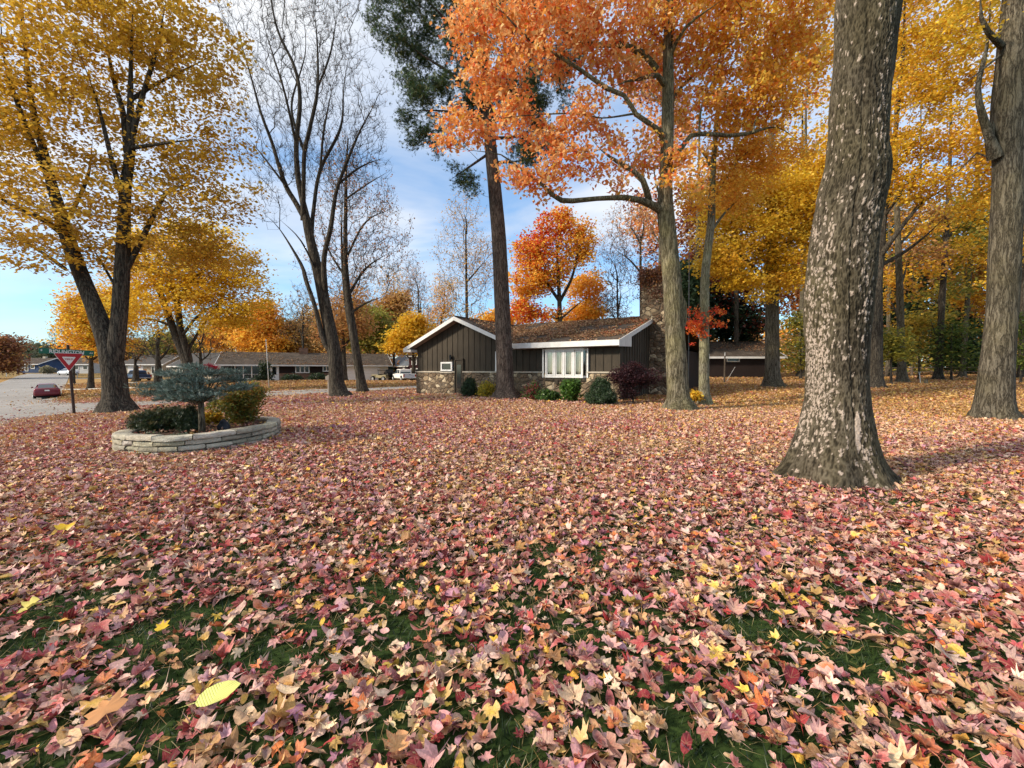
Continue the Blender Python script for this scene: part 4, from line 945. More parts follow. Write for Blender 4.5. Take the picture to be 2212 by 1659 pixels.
# --- woodland beyond the yard: each trunk one can tell apart
ws = [  # label, px, Y, width px, lean px at top, crown palette, crown blobs
    ('tall woodland tree with ivy-dark trunk and rust-red side shoots', 1949, 33, 24, -14, (YEL_G, BRN), [(1960, 560, 70, 60), (1990, 470, 70, 50), (1920, 640, 35, 40), (1940, 120, 60, 110)]),
    ('straight woodland tree nearest the thin white stake, brown-gold leaves', 2026, 36, 22, 26, (YEL_G, OLV), [(2030, 620, 60, 40), (2050, 520, 80, 60), (2090, 470, 50, 60), (2010, 690, 40, 30)]),
    ('leaning dark woodland tree between the white stake and the thick grey-olive trunk', 2078, 40, 17, 34, (BRN, YEL_G), [(2090, 560, 70, 60), (2060, 480, 70, 50), (2110, 640, 50, 50)]),
    ('slender woodland tree with coppery leaves seen past the yard-edge trunk', 2206, 38, 20, 8, (YEL, BRN), [(2200, 560, 70, 80), (2230, 420, 80, 90), (2190, 690, 50, 40)]),
    ('thin woodland tree close behind the dark forked maple', 1918, 44, 14, 6, (BRN, GRN), [(1910, 600, 50, 60), (1930, 700, 40, 40), (1900, 480, 60, 70)]),
    ('woodland tree with orange leaves low on its stem, rising over the shed roof', 1742, 52, 15, -8, (ORA, BRN), [(1740, 650, 50, 35), (1770, 700, 40, 40), (1720, 600, 60, 50)]),
    ('distant gold woodland tree behind the rail fence', 1985, 55, 12, 4, (YEL_G, BRN), [(1990, 600, 60, 70), (1960, 700, 50, 40), (2020, 680, 50, 40)]),
    ('distant russet woodland tree, slimmest behind the rail fence', 2120, 58, 11, -6, (BRN, YEL_G), [(2120, 600, 70, 80), (2080, 700, 60, 30), (2160, 680, 50, 50)]),
    ('tall red-brown woodland tree over the dark garage', 1500, 50, 14, 10, (DRED, BRN), [(1500, 520, 45, 70), (1520, 440, 50, 50), (1480, 600, 30, 40), (1540, 560, 40, 50)]),
    ('dark purple-red tree crowding the garage roof', 1590, 47, 15, 2, (DRED, DRED), [(1580, 640, 50, 40), (1610, 690, 50, 30), (1560, 600, 50, 40)]),
    ('tall maroon-topped woodland tree rising behind the orange maple', 1420, 56, 14, 12, (DRED, ORA), [(1430, 560, 30, 60), (1400, 470, 50, 60), (1390, 170, 50, 60), (1450, 300, 60, 90)]),
    ('rust and gold woodland tree in the gap above the shed', 1800, 60, 13, 4, (ORA, YEL), [(1790, 560, 70, 90), (1820, 660, 60, 60), (1760, 420, 60, 90)]),
    ('tall golden woodland tree whose top fills the sky beside the flaky trunk', 1730, 45, 18, 10, (YEL, YEL_G), [(1730, 300, 70, 90), (1760, 150, 70, 110), (1690, 60, 80, 90), (1640, 330, 60, 80), (1800, 30, 100, 80)]),
]
for q, (lab, px, Y, w, lean, pal, bl) in enumerate(ws):
    pts = [(px + lean * .1, 780, w * .8), (px + lean * .35, 650, w * .72), (px + lean * .7, 500, w * .6), (px + lean, 350, w * .4), (px + lean * 1.1, 200, w * .2)]
    lm = []
    for b in bl:
        yy = min(b[1] + 60, 740); lm.append([(px + lean * (800 - yy) / 450, yy, w * .35), ((px + b[0]) / 2, (yy + b[1]) / 2, w * .22, .5), (b[0], b[1], w * .1, .5)])
    quick_tree('woodland_tree', lab, px, 0, Y, w * 1.25, pts, lm, [blob(b[0], b[1], Y + 3, b[2], b[3], None) for b in bl], 200, 32, .0085 * Y, pal, BARK_D if q % 2 else BARK, TW, sig=(.017 * Y, .017 * Y, .008 * Y), palfn=lambda K: sstep(.3, .6, vn(K[:, 0] * .55 + 9, K[:, 2] * .55, 3)), seed=20 + q, r0=.008, maxr=.09)
# green undergrowth trees at the wood's edge
for lab, px, Y, bl, pal in [
    ('fresh green sapling thicket at the edge of the wood beside the white stake', 2055, 35, [(2040, 740, 42, 30), (2080, 715, 45, 35), (2075, 775, 45, 25), (2030, 780, 25, 18)], GRN),
    ('yellow-green sapling at the foot of the dark forked maple', 1925, 30, [(1925, 735, 22, 22), (1935, 765, 22, 14)], [(.34, .30, .05, 3), (.45, .36, .05, 2), (.14, .18, .04, 3)]),
    ('green and gold sapling leaning out beyond the garage corner', 1730, 40, [(1725, 740, 20, 30), (1735, 780, 22, 22), (1720, 700, 25, 20)], [(.32, .30, .05, 3), (.50, .36, .05, 2), (.11, .15, .035, 3)]),
    ('mustard-leaved sapling among the woodland trunks', 1985, 38, [(1980, 740, 30, 28), (1995, 700, 35, 22)], [(.52, .34, .05, 3), (.4, .3, .05, 2), (.3, .3, .05, 1)]),
    ('green sapling at the yard edge beyond the thick grey-olive trunk', 2205, 30, [(2205, 760, 25, 40), (2215, 700, 30, 30)], GRN)]:
    quick_tree('sapling_tree', lab, px, 0, Y, 7, [(px, 790, 4), (px, 740, 3), (px + 3, 700, 2)], [], [blob(b[0], b[1], Y, b[2] * 1.15, b[3] * 1.1) for b in bl], 85, 26, .0065 * Y, pal, BARK_D, 'saplings at the edge of the wood', sig=(.016 * Y, .016 * Y, .004 * Y), seed=44, tilt=.5)
# dark evergreens behind the garage; those in the wood added as shaded gaps
for lab, px, Y, bl in [('dark evergreen tree looming behind the garage', 1560, 50, [(1560, 700, 55, 45), (1600, 740, 45, 30), (1540, 640, 50, 50), (1610, 690, 45, 50)]),
                       ('dark spruce between the orange and the slim maple', 1490, 46, [(1492, 700, 26, 60), (1488, 620, 24, 50)]),
                       ('dark evergreen added as a shaded gap deep in the wood', 1936, 46, [(1938, 640, 22, 90), (1934, 740, 24, 50)]),
                       ('dark evergreen added as shaded gap in the wood beside the thick grey-olive trunk', 2085, 48, [(2090, 770, 60, 30), (2060, 700, 30, 60)])]:
    quick_tree('evergreen_tree', lab, px, 0, Y, 14, [(px, 760, 8), (px, 700, 6), (px, 640, 3)], [], [blob(b[0], b[1], Y, b[2], b[3]) for b in bl], 260, 40, .0075 * Y, EVG, BARK_D, 'dark evergreens', sig=(.012 * Y, .012 * Y, .008 * Y), seed=60)

# --- background trees over and around the house
TB = 'background trees beyond the houses'
quick_tree('maple_tree', 'fiery red-orange maple with dark forked trunk rising over the roof ridge', 1210, 0, 46, 13, [(1210, 720, 11), (1208, 640, 9), (1205, 580, 6), (1202, 520, 4)],
    [[(1208, 650, 8), (1180, 610, 6), (1150, 570, 4), (1130, 540, 2)], [(1210, 650, 8), (1235, 600, 6), (1250, 540, 4), (1255, 500, 2)], [(1208, 690, 5), (1170, 680, 3), (1130, 680, 2)], [(1210, 690, 5), (1245, 660, 3), (1270, 640, 2)]],
    [blob(1150, 540, 46, 42, 32), blob(1200, 500, 46, 45, 38), blob(1250, 530, 46, 30, 45), blob(1150, 610, 46, 45, 40), blob(1130, 670, 46, 28, 28), blob(1190, 580, 46, 50, 40), blob(1170, 680, 46, 45, 18), blob(1215, 470, 46, 18, 18)],
    430, 40, .30, (RED, ORY), palfn=lambda K: .55 + .9 * (vn(K[:, 0] * .3, K[:, 2] * .3, 8) - .3) + np.clip((K[:, 0] - 4) * .08, -.3, .5), seed=12, sig=(.45, .45, .3), r0=.009)
bt = [  # name,label,px,Y,width, blobs, n, per, pal, spray
    ('bare_tree', 'half-bare yellow tree whose tall twiggy top shows beside the pine trunk', 1008, 50, 10, [(1000, 530, 60, 65), (1005, 610, 72, 60), (1000, 455, 42, 40), (1015, 680, 60, 25), (1050, 560, 40, 60)], 900, .0, None, None),
    ('maple_tree', 'golden maple low behind the roof next to the fiery one', 1262, 52, 10, [(1265, 620, 35, 30), (1240, 690, 50, 14), (1270, 670, 40, 22)], 170, 40, ORY, None),
    ('bare_tree', 'bare tree with curved stems between the fiery maple and the chimney', 1335, 50, 9, [(1320, 560, 40, 60), (1340, 620, 40, 50), (1310, 660, 35, 30)], 520, .8, BRN, 1),
    ('bare_tree', 'tall half-bare tree with rusty tufts behind the chimney', 1385, 48, 12, [(1350, 480, 45, 45), (1390, 470, 40, 50), (1380, 560, 45, 60), (1330, 540, 30, 40)], 700, 3, [(.60, .36, .20, 3), (.50, .26, .14, 2), (.66, .46, .26, 1)], 1),
    ('maple_tree', 'plum-brown small tree low over the roof ridge', 1300, 55, 8, [(1300, 660, 40, 30), (1330, 680, 30, 15)], 200, 8, DRED, 1),
    ('maple_tree', 'orange maple with rounded top behind the long low house', 565, 76, 11, [(565, 700, 45, 40), (590, 740, 40, 25), (540, 740, 40, 25), (570, 668, 22, 16)], 300, 40, ORY, None),
    ('maple_tree', 'tawny maple behind the middle of the long low house', 625, 80, 10, [(625, 725, 40, 30), (650, 750, 35, 18), (605, 752, 35, 16)], 260, 36, [(.56, .34, .10, 3), (.62, .40, .14, 2), (.42, .26, .10, 2)], None),
    ('bare_tree', 'twiggy grey tree over the long low house', 655, 72, 9, [(650, 660, 38, 50), (640, 700, 40, 40)], 500, 1.2, BRN, 1),
    ('maple_tree', 'rust-brown tree with heavy low fork beside the garage door', 742, 53, 15, [(735, 690, 50, 45), (760, 650, 40, 35), (715, 730, 35, 25), (780, 700, 35, 30)], 420, 12, [(.52, .28, .10, 3), (.60, .36, .12, 2), (.40, .18, .08, 2)], 1),
    ('maple_tree', 'olive-gold maple behind the garage end of the long low house', 800, 74, 11, [(795, 700, 45, 40), (825, 730, 35, 25), (780, 740, 35, 20)], 320, 38, OLV, None),
    ('maple_tree', 'russet maple above the olive one', 838, 85, 11, [(840, 690, 38, 38), (860, 655, 25, 25)], 280, 30, [(.58, .34, .12, 3), (.66, .42, .12, 2), (.44, .22, .09, 2)], None),
    ('maple_tree', 'clear yellow maple hanging over the white pickup', 893, 62, 10, [(880, 725, 28, 18), (862, 748, 26, 12), (900, 745, 20, 16), (895, 700, 20, 18)], 230, 46, YEL, None),
    ('maple_tree', 'tan-gold maple filling the sky gap behind the long low house roof', 690, 88, 11, [(690, 705, 45, 40), (660, 730, 35, 25), (720, 740, 35, 20)], 260, 26, [(.52, .32, .11, 3), (.62, .42, .14, 2), (.40, .26, .10, 2)], 1),
    ('bare_tree', 'tall airy half-bare tree above the white garage door', 765, 84, 9, [(765, 640, 45, 50), (780, 590, 35, 40), (740, 680, 40, 30)], 620, 3, BRN, 1),
    ('bare_tree', 'pale twiggy tree rising between amber and russet maples', 850, 92, 8, [(850, 620, 35, 45), (865, 670, 35, 30)], 480, 3, ORY, 1),
    ('bare_tree', 'slender half-bare tree with pink-brown twigs beside the house gable', 905, 66, 8, [(905, 640, 30, 60), (890, 590, 22, 40), (925, 690, 30, 30)], 560, 2, [(.55, .30, .18, 3), (.62, .40, .2, 2)], 1),
    ('bare_tree', 'amber half-bare tree just behind the gable peak', 955, 60, 9, [(950, 680, 30, 26), (960, 640, 30, 40)], 380, 7, ORY, 1),
    ('bare_tree', 'dark low fruit tree without leaves, its fork by the blue pickup', 341, 42, 18, [(310, 745, 60, 35), (370, 740, 60, 35), (340, 700, 60, 35)], 620, .0, None, 1),
    ('bare_tree', 'small round bare tree on the lawn beyond the golden maple', 293, 50, 13, [(290, 760, 40, 25), (270, 740, 35, 25), (320, 735, 40, 30)], 420, 1.5, BRN, 1),
    ('bare_tree', 'many-stemmed bare tree beside the blue spruce top', 433, 44, 12, [(430, 740, 45, 30), (460, 745, 45, 30), (440, 700, 45, 35)], 520, .6, BRN, 1),
    ('maple_tree', 'golden-orange maple with low branches behind the yield sign', 196, 46, 14, [(205, 700, 55, 45), (180, 660, 40, 40), (225, 745, 50, 30), (170, 750, 30, 20), (240, 660, 45, 45)], 430, 40, (ORY, YEL), None),
    ('bare_tree', 'fine-twigged bare tree above the street name sign', 158, 62, 8, [(150, 720, 32, 30), (130, 745, 25, 18)], 420, .5, BRN, 1),
    ('maple_tree', 'red-brown maple at the far left kerb of the road', -10, 75, 13, [(-20, 765, 40, 32), (15, 780, 25, 20), (-5, 745, 35, 18)], 300, 36, ([(.30, .13, .07, 3), (.24, .11, .07, 2)], BRN), None),
    ('woodland_tree', 'grey-green round tree behind the blue house', 75, 135, 8, [(70, 770, 32, 20), (95, 775, 25, 18), (85, 756, 18, 10)], 260, 34, [(.15, .17, .10, 3), (.22, .21, .12, 2), (.10, .12, .07, 2)], None),
    ('woodland_tree', 'dark bushy tree between the blue house and the road end', 108, 120, 8, [(108, 785, 20, 14), (120, 775, 18, 16)], 200, 34, [(.07, .09, .05, 3), (.12, .12, .07, 2)], None),
    ('woodland_tree', 'far tan tree standing beyond the road end', 135, 140, 7, [(135, 772, 22, 20), (150, 785, 18, 14)], 200, 30, [(.30, .22, .10, 3), (.2, .18, .1, 2)], None),
    ('maple_tree', 'amber maple between the twin-stemmed yellow one and the long low house', 500, 84, 9, [(500, 720, 45, 30), (470, 735, 30, 20)], 240, 36, ORY, None),
    ('woodland_tree', 'dark olive tree closing the gap between the far houses', 380, 92, 10, [(380, 750, 50, 28), (340, 760, 40, 20)], 240, 34, OLV, None),
    ('woodland_tree', 'brown hazy tree above the cream house roof', 250, 100, 9, [(250, 770, 45, 20), (290, 760, 40, 24)], 220, 34, BRN, None),
    ('woodland_tree', 'tawny tree row end behind the barn', 985, 90, 9, [(985, 720, 45, 22), (940, 730, 40, 20)], 220, 34, ORY, None),
    ('woodland_tree', 'bronze tree glimpsed low between pine and roof ridge', 1075, 80, 9, [(1080, 690, 45, 18)], 120, 34, ORY, None),
]
for q, (nm, lab, px, Y, w, bl, nn_, per, pal, spr) in enumerate(bt):
    ty = min(b[1] for b in bl); zb = 800
    pts = [(px + 1, 790, w * .8), (px, (790 + ty) / 2 + 30, w * .6), (px - 2, ty + 40, w * .3)]
    lm = [[(px, min(b[1] + 50, 780), w * .4), ((px + b[0]) / 2 + 3, b[1] + 22, w * .3, .4), (b[0], b[1], w * .14, .8)] for b in bl]
    tup = isinstance(pal, tuple)
    if pal is None: pal = BRN; tup = False
    if lab.startswith('half-bare yellow'): per = 5; pal = [(.72, .44, .10, 3), (.60, .34, .08, 2)]; spr = 1
    quick_tree(nm, lab, px, 0, Y, w * 1.3, pts, lm, [blob(b[0], b[1], Y, b[2], b[3]) for b in bl], nn_, per, (.0062 if per > 10 else .0036) * Y, pal, BARK_D, TB,
               sig=(.011 * Y, .011 * Y, .006 * Y) if per > 10 else (.008 * Y, .008 * Y, .006 * Y), spray=(3, .010 * Y, .00014 * Y) if spr else None, r0=.00022 * Y if spr else .009, maxr=.06, seed=80 + q,
               palfn=(lambda K: vn(K[:, 0] * .3, K[:, 2] * .3, 4)) if tup else None, bf=.35 if spr else .25)

# far woods that close the view as one mass
fw = []
for X0, X1, Yf, zt, pal in [(-300, -130, 200, 9, BRN), (-150, -60, 190, 8, OLV), (-75, 10, 118, 11, ORY), (-75, 0, 100, 9, BRN), (0, 90, 115, 12, BRN), (60, 200, 110, 12, ORY), (30, 130, 70, 7, BRN), (34, 90, 58, 3.5, OLV)]:
    m = int(abs(X1 - X0) * 5); cc = np.c_[rng.uniform(X0, X1, m), Yf + rng.normal(0, 6, m), rng.uniform(0, 1, m) ** .8 * zt * (.6 + .6 * vn(np.linspace(0, 9, m), np.zeros(m), 4))]
    cc[:, 2] += G(cc[:, 0], cc[:, 1]); fw.append(crown(cc, 26, (1.2, 1.2, .8), Yf * .0075, pal, .8))
tag(leafobj('far_woods', fw, LEAF), kind='stuff')
# ================================================================ building materials
def shingle(n):
    c = n.coord(); x, y, z = n.sep(c)
    v = n.comb(n.math('MULTIPLY', n.math('ADD', x, y), 1.), n.math('MULTIPLY', z, 2.6), 0.)
    b = n.n('ShaderNodeTexBrick', Vector=v, Color1=(.062, .048, .038), Color2=(.115, .09, .07), Mortar=(.025, .02, .018), Scale=3.2, Mortar__Size=.03, Brick__Width=.9, Row__Height=.36)
    k = n.ramp(n.noise(c, 1.3, 5., .6), [(.3, .7), (.7, 1.35)])
    n.bsdf(n.mix(1., b.outputs[0], k, 'MULTIPLY'), .93, .1, n.bump(n.math('ADD', b.outputs[1], n.noise(c, 50.)), .5, .015))
SHINGLE = mat('shingles', shingle)

def fieldstone(n):
    c = n.coord(); x, y, z = n.sep(c)
    v = n.comb(n.math('ADD', x, n.math('MULTIPLY', y, .9)), n.math('MULTIPLY', z, 1.35), n.math('MULTIPLY', y, .3))
    vd = n.mix(.14, v, n.n('ShaderNodeTexNoise', Vector=v, Scale=2.6, Detail=3.).outputs[1], 'ADD')
    e = n.vor(vd, 3.4, 'DISTANCE_TO_EDGE'); cc = n.vor(vd, 3.4, 'F1', 'Color'); s = n.sep(cc)
    col = n.ramp(s[0], [(0., (.12, .08, .05)), (.3, (.22, .155, .10)), (.55, (.15, .11, .075)), (.74, (.26, .19, .12)), (.88, (.44, .34, .22)), (1., (.56, .46, .32))])
    col = n.mix(1., col, n.ramp(n.noise(c, 9., 5., .65), [(.25, .6), (.75, 1.35)]), 'MULTIPLY')
    mo = n.ramp(e, [(.015, 0.), (.05, 1.)])
    col = n.mix(mo, (.13, .105, .08), col)
    hgt = n.math('ADD', n.math('MINIMUM', n.math('MULTIPLY', e, 5.), 1.), n.math('MULTIPLY', n.noise(c, 14., 4.), .5))
    n.bsdf(col, .9, .15, n.bump(hgt, 1., .06))
STONE = mat('fieldstone', fieldstone)
WOODB = None
def boards(name, col):
    def fn(n):
        c = n.coord(); k = n.noise(n.map(c, scale=(14, 14, 1.2)), 1.6, 5., .6); p = n.noise(c, .9, 3.)
        a = tuple(x * .72 for x in col); b = tuple(x * 1.3 for x in col)
        n.bsdf(n.mix(1., n.ramp(k, [(.3, a), (.7, b)]), n.ramp(p, [(.3, .8), (.7, 1.15)]), 'MULTIPLY'), .75, .25, n.bump(k, .35, .01))
    return mat(name, fn)
WOODB = boards('brown_boards', (.048, .037, .025))
WOODK = boards('dark_boards', (.022, .014, .012))
WHITE = simple('white_paint', (.70, .685, .66), .55, .3, 0, .10, 3., .08)
CREAM = simple('cream_siding', (.62, .55, .44), .7, .2, 0, .06, 2.)
SOFFIT = simple('soffit_boards', (.34, .27, .21), .7, .2, 0, .2, 5.)
CAPST = simple('cap_stone', (.46, .40, .32), .85, .2, 0, .15, 4.)
GLASSD = simple('dark_glass', (.012, .014, .016), .08, .6, 0, .1, 1., 0.)
CURT = simple('curtain_cloth', (.66, .60, .48), .9, .1, 0, .08, 3.)
BLACK = simple('black_metal', (.015, .014, .014), .5, .4)
def glassfn(n):
    t = n.n('ShaderNodeBsdfTransparent', Color=(.86, .86, .84)); gl = n.n('ShaderNodeBsdfGlossy', Color=(.8, .85, .9), Roughness=.04)
    m = n.n('ShaderNodeMixShader', i0=.09); n.t.links.new(t.outputs[0], m.inputs[1]); n.t.links.new(gl.outputs[0], m.inputs[2]); n.t.links.new(m.outputs[0], n.out.inputs[0])
GLASS = mat('window_glass', glassfn)

def slab(mb, poly, zf, th):
    """sloped roof slab: poly of (u,v), zf gives the top height"""
    n_ = len(poly); top = [(u, v, zf(u, v)) for u, v in poly]; bot = [(u, v, z - th) for u, v, z in top]
    return mb.add(bot + top, [tuple(range(n_))[::-1], tuple(range(n_, 2 * n_))] + [(i, (i + 1) % n_, n_ + (i + 1) % n_, n_ + i) for i in range(n_)])
def plank(mb, p, q, h, t, nrm):
    """board from p to q (its top edge), height h, thickness t towards nrm (2D)"""
    p = np.array(p, float); q = np.array(q, float); d = np.array([nrm[0], nrm[1], 0.]) * t; z = np.array([0, 0, -h])
    return mb.hexa([p + z, q + z, q + z + d, p + z + d], [p, q, q + d, p + d])

# ================================================================ main house
he = thing('house', 'brown board-and-batten ranch house with fieldstone base, bay window and leaf-strewn roof', 'house', (HA[0], HA[1], 0), math.atan2(HU[1], HU[0]))
Wd = 13.0; Dp = 12.0; ZC = 1.40; EZ = 2.62; RV = 5.95; RU = 3.47; RZ = 4.52
def zg(u): return RZ - abs(u - RU) * (RZ - 2.84) / 4.03          # front gable
def zm(v): return RZ + .06 - abs(v - RV) * (RZ + .06 - 2.84) / (RV + .5)   # long wing
# walls
m = MB()
gw = lambda u: zg(u) - .14
m.prism([(0, 0, ZC), (Wd, 0, ZC), (Wd, 0, 2.7), (2 * RU - .05, 0, min(2.9, gw(2 * RU))), (RU, 0, gw(RU)), (0, 0, gw(0))], (0, 0, 0), (0, .2, 0))
for k in range(1, 34):
    u = .02 + k * .405
    if u > Wd - .02: break
    zt = gw(u) if u < 2 * RU - .2 else 2.62
    for a, b in ([(ZC, zt)] if not (2.02 < u < 2.88 or 9.05 < u < 11.3 or 3.15 < u < 3.75 or 5.98 < u < 6.95) else ([(1.94, zt)] if u < 2.9 else ([(2.12, zt)] if u < 3.8 else []))): m.box(u - .022, u + .022, -.03, .01, a, b)
m.build('wall', WOODB, he)
m = MB()   # gable end under the chimney side
m.prism([(Wd, .2, -.4), (Wd, Dp, -.4), (Wd, Dp, zm(Dp) - .2), (Wd, RV, zm(RV) - .14), (Wd, .2, zm(.2) - .2)], (0, 0, 0), (-.2, 0, 0))
for k in range(1, 29):
    v = k * .405 + .1
    if v < Dp: m.box(Wd - .01, Wd + .03, v - .022, v + .022, -.4, zm(v) - .16)
m.build('side_wall', WOODB, he)
m = MB(); m.box(0, .2, .2, Dp, -.4, 2.6); m.box(.2, Wd - .2, Dp - .2, Dp, -.4, 2.6); m.prism([(.2, Dp, 2.6), (2 * RU, Dp, 2.6), (RU, Dp, RZ - .1)], (0, 0, 0), (0, -.2, 0)); m.build('rear_wall', WOODB, he)
m = MB(); m.box(-.05, 3.13, -.08, .19, -.5, ZC - .05); m.box(3.72, Wd, -.08, .19, -.5, ZC - .05); m.box(-.05, -.001, .19, Dp, -.5, ZC - .05); m.build('stone_wall', STONE, he)
m = MB(); m.box(-.09, 2.0, -.14, .0, ZC - .05, ZC + .02); m.box(2.0, 2.95, -.16, -.0, ZC - .09, ZC - .02); m.box(2.95, 3.13, -.14, 0, ZC - .05, ZC + .02); m.build('ledge', CAPST, he); m = MB(); m.box(3.72, 9.0, -.14, 0, ZC - .05, ZC + .02); m.build('ledge', CAPST, he); m = MB(); m.box(11.42, Wd + .02, -.14, 0, ZC - .05, ZC + .02); m.build('ledge', CAPST, he)
# roofs
m = MB()
slab(m, [(-.62, -.55), (RU, -.55), (RU, Dp + .5), (-.62, Dp + .5)], lambda u, v: zg(u), .13)
slab(m, [(RU, -.55), (2 * RU + .62, -.55), (RU, RV)], lambda u, v: zg(u), .13)
slab(m, [(2 * RU + .62, -.55), (Wd + .12, -.55), (Wd + .12, RV), (RU, RV)], lambda u, v: zm(v) + .002, .13)
slab(m, [(RU, RV), (Wd + .12, RV), (Wd + .12, Dp + .5), (RU, Dp + .5)], lambda u, v: zm(v) + .002, .13)
rf = m.build('roof', SHINGLE, he)
m = MB(); m.cyl((RU - .1, RV, RZ + .07), (Wd + .12, RV, RZ + .07), .06, n=6); m.cyl((RU, -.55, RZ + .02), (RU, RV, RZ + .02), .06, n=6); m.build('ridge_cap', mat('shingles', shingle), rf)
# white fascia boards
m = MB(); fh = .22
plank(m, (-.62, -.58, zg(-.62) + .02), (RU, -.58, zg(RU) + .02), fh, -.04, (0, -1))
plank(m, (RU, -.58, zg(RU) + .02), (2 * RU + .60, -.58, zg(2 * RU + .62) + .02), fh, -.04, (0, -1))
m.build('rake_board', WHITE, rf)
m = MB(); m.box(-.66, -.62, -.58, Dp + .5, 2.60, zg(-.62) + .02); m.hexa([(-.62, -.575, 2.6), (-.02, -.575, 2.6), (-.02, -.02, 2.6), (-.62, -.02, 2.6)], [(-.62, -.575, 2.70), (-.02, -.575, 2.75), (-.02, -.02, 2.75), (-.62, -.02, 2.70)]); m.build('eave_box', WHITE, rf)
m = MB(); m.box(2 * RU + .60, Wd + .16, -.62, -.56, 2.60, 2.86); m.build('fascia', WHITE, rf)
m = MB()
plank(m, (Wd + .12, -.56, zm(-.5) + .02), (Wd + .12, RV, zm(RV) + .03), .22, .04, (1, 0)); plank(m, (Wd + .12, RV, zm(RV) + .03), (Wd + .12, Dp + .5, zm(Dp + .5) + .02), .22, .04, (1, 0))
m.prism([(Wd + .12, -.56, 2.56), (Wd + .12, 1.15, 2.62), (Wd + .12, 1.15, zm(1.15) - .15), (Wd + .12, -.56, 2.80)], (0, 0, 0), (.035, 0, 0)); m.build('rake_board', WHITE, rf)
m = MB(); m.box(2 * RU + .5, Wd + .115, -.555, -.02, 2.575, 2.60); m.build('soffit', SOFFIT, rf)
m = MB()
for a, b in ((-.6, RU), (2 * RU + .5, RU)):
    m.hexa([(a, -.55, zg(a) - .165), (b, -.55, zg(b) - .165), (b, -.02, zg(b) - .165), (a, -.02, zg(a) - .165)], [(a, -.55, zg(a) - .14), (b, -.55, zg(b) - .14), (b, -.02, zg(b) - .14), (a, -.02, zg(a) - .14)])
m.build('soffit', SOFFIT, rf)
# rear corner of the roof seen past the maple
m = MB(); slab(m, [(Wd - .2, 8.2), (Wd + 1.6, 8.2), (Wd + 1.6, 14.2), (Wd - .2, 14.2)], lambda u, v: 4.30 - abs(v - 8.0) * .275, .13); m.build('rear_roof', SHINGLE, he)
m = MB(); plank(m, (Wd + 1.6, 8.0, 4.32), (Wd + 1.6, 14.2, 4.30 - 6.2 * .275 + .02), .24, .04, (1, 0)); m.prism([(Wd + 1.6, 14.2, 2.42), (Wd + 1.6, 12.9, 2.42), (Wd + 1.6, 12.9, 2.86), (Wd + 1.6, 14.2, 2.5)], (0, 0, 0), (.03, 0, 0)); m.box(Wd + .2, Wd + 1.6, 14.0, 14.04, 2.4, 2.62); m.build('rake_board', WHITE, he)
m = MB(); m.box(Wd + .03, Wd + 1.1, 8.4, 13.3, -.3, 2.7); m.build('rear_bay', WOODK, he)

# chimney of fieldstone
def rockbox(mb_name, x0, x1, y0, y1, z0, z1, parent, taper=0., amp=.05, st=.09):
    """box whose faces are cut into a grid and pushed in and out like laid stones"""
    V = []; Fs = []
    def face(o, a, b, na, nb):
        A, B = np.meshgrid(np.linspace(0, 1, na + 1), np.linspace(0, 1, nb + 1)); P = o + A[..., None] * a + B[..., None] * b
        k = sum(len(v) for v in V); V.append(P.reshape(-1, 3)); w = na + 1
        i = np.arange(nb)[:, None] * w; j = np.arange(na)[None]; Fs.append((np.stack([i + j, i + j + 1, i + w + j + 1, i + w + j], -1).reshape(-1, 4)) + k)
    dx, dy, dz = x1 - x0, y1 - y0, z1 - z0; q = lambda L: max(1, int(L / st))
    face(np.array([x0, y0, z0]), np.array([dx, 0, 0]), np.array([0, 0, dz]), q(dx), q(dz)); face(np.array([x1, y0, z0]), np.array([0, dy, 0]), np.array([0, 0, dz]), q(dy), q(dz))
    face(np.array([x1, y1, z0]), np.array([-dx, 0, 0]), np.array([0, 0, dz]), q(dx), q(dz)); face(np.array([x0, y1, z0]), np.array([0, -dy, 0]), np.array([0, 0, dz]), q(dy), q(dz)); face(np.array([x0, y0, z1]), np.array([dx, 0, 0]), np.array([0, dy, 0]), q(dx), q(dy))
    V = np.concatenate(V); c = np.array([(x0 + x1) / 2, (y0 + y1) / 2, 0]); o = V - c; o[:, 2] = 0; o /= np.linalg.norm(o, axis=1)[:, None] + 1e-6
    nz_ = fbm((V[:, 0] + V[:, 1]) * 4.5, V[:, 2] * 5.5, 77, 2) - .5; V = V + o * (nz_ * amp * 2)[:, None]
    if taper: f = 1 - taper * np.clip((V[:, 2] - z0) / dz, 0, 1); V[:, 0] = c[0] + (V[:, 0] - c[0]) * f; V[:, 1] = c[1] + (V[:, 1] - c[1]) * f
    return npmesh(mb_name, V, np.concatenate(Fs), STONE, parent, True)
ch = rockbox('chimney', Wd - .55, Wd + 1.15, 4.75, 7.0, -.6, 6.75, he, .07, .06)
m = MB(); m.box(Wd - .52, Wd + 1.05, 4.8, 6.9, 6.74, 6.88); m.build('chimney_cap', CAPST, ch, bevel=.03)
def hw(u, v, z): p = hxy(u, v); return np.array([p[0], p[1], z])
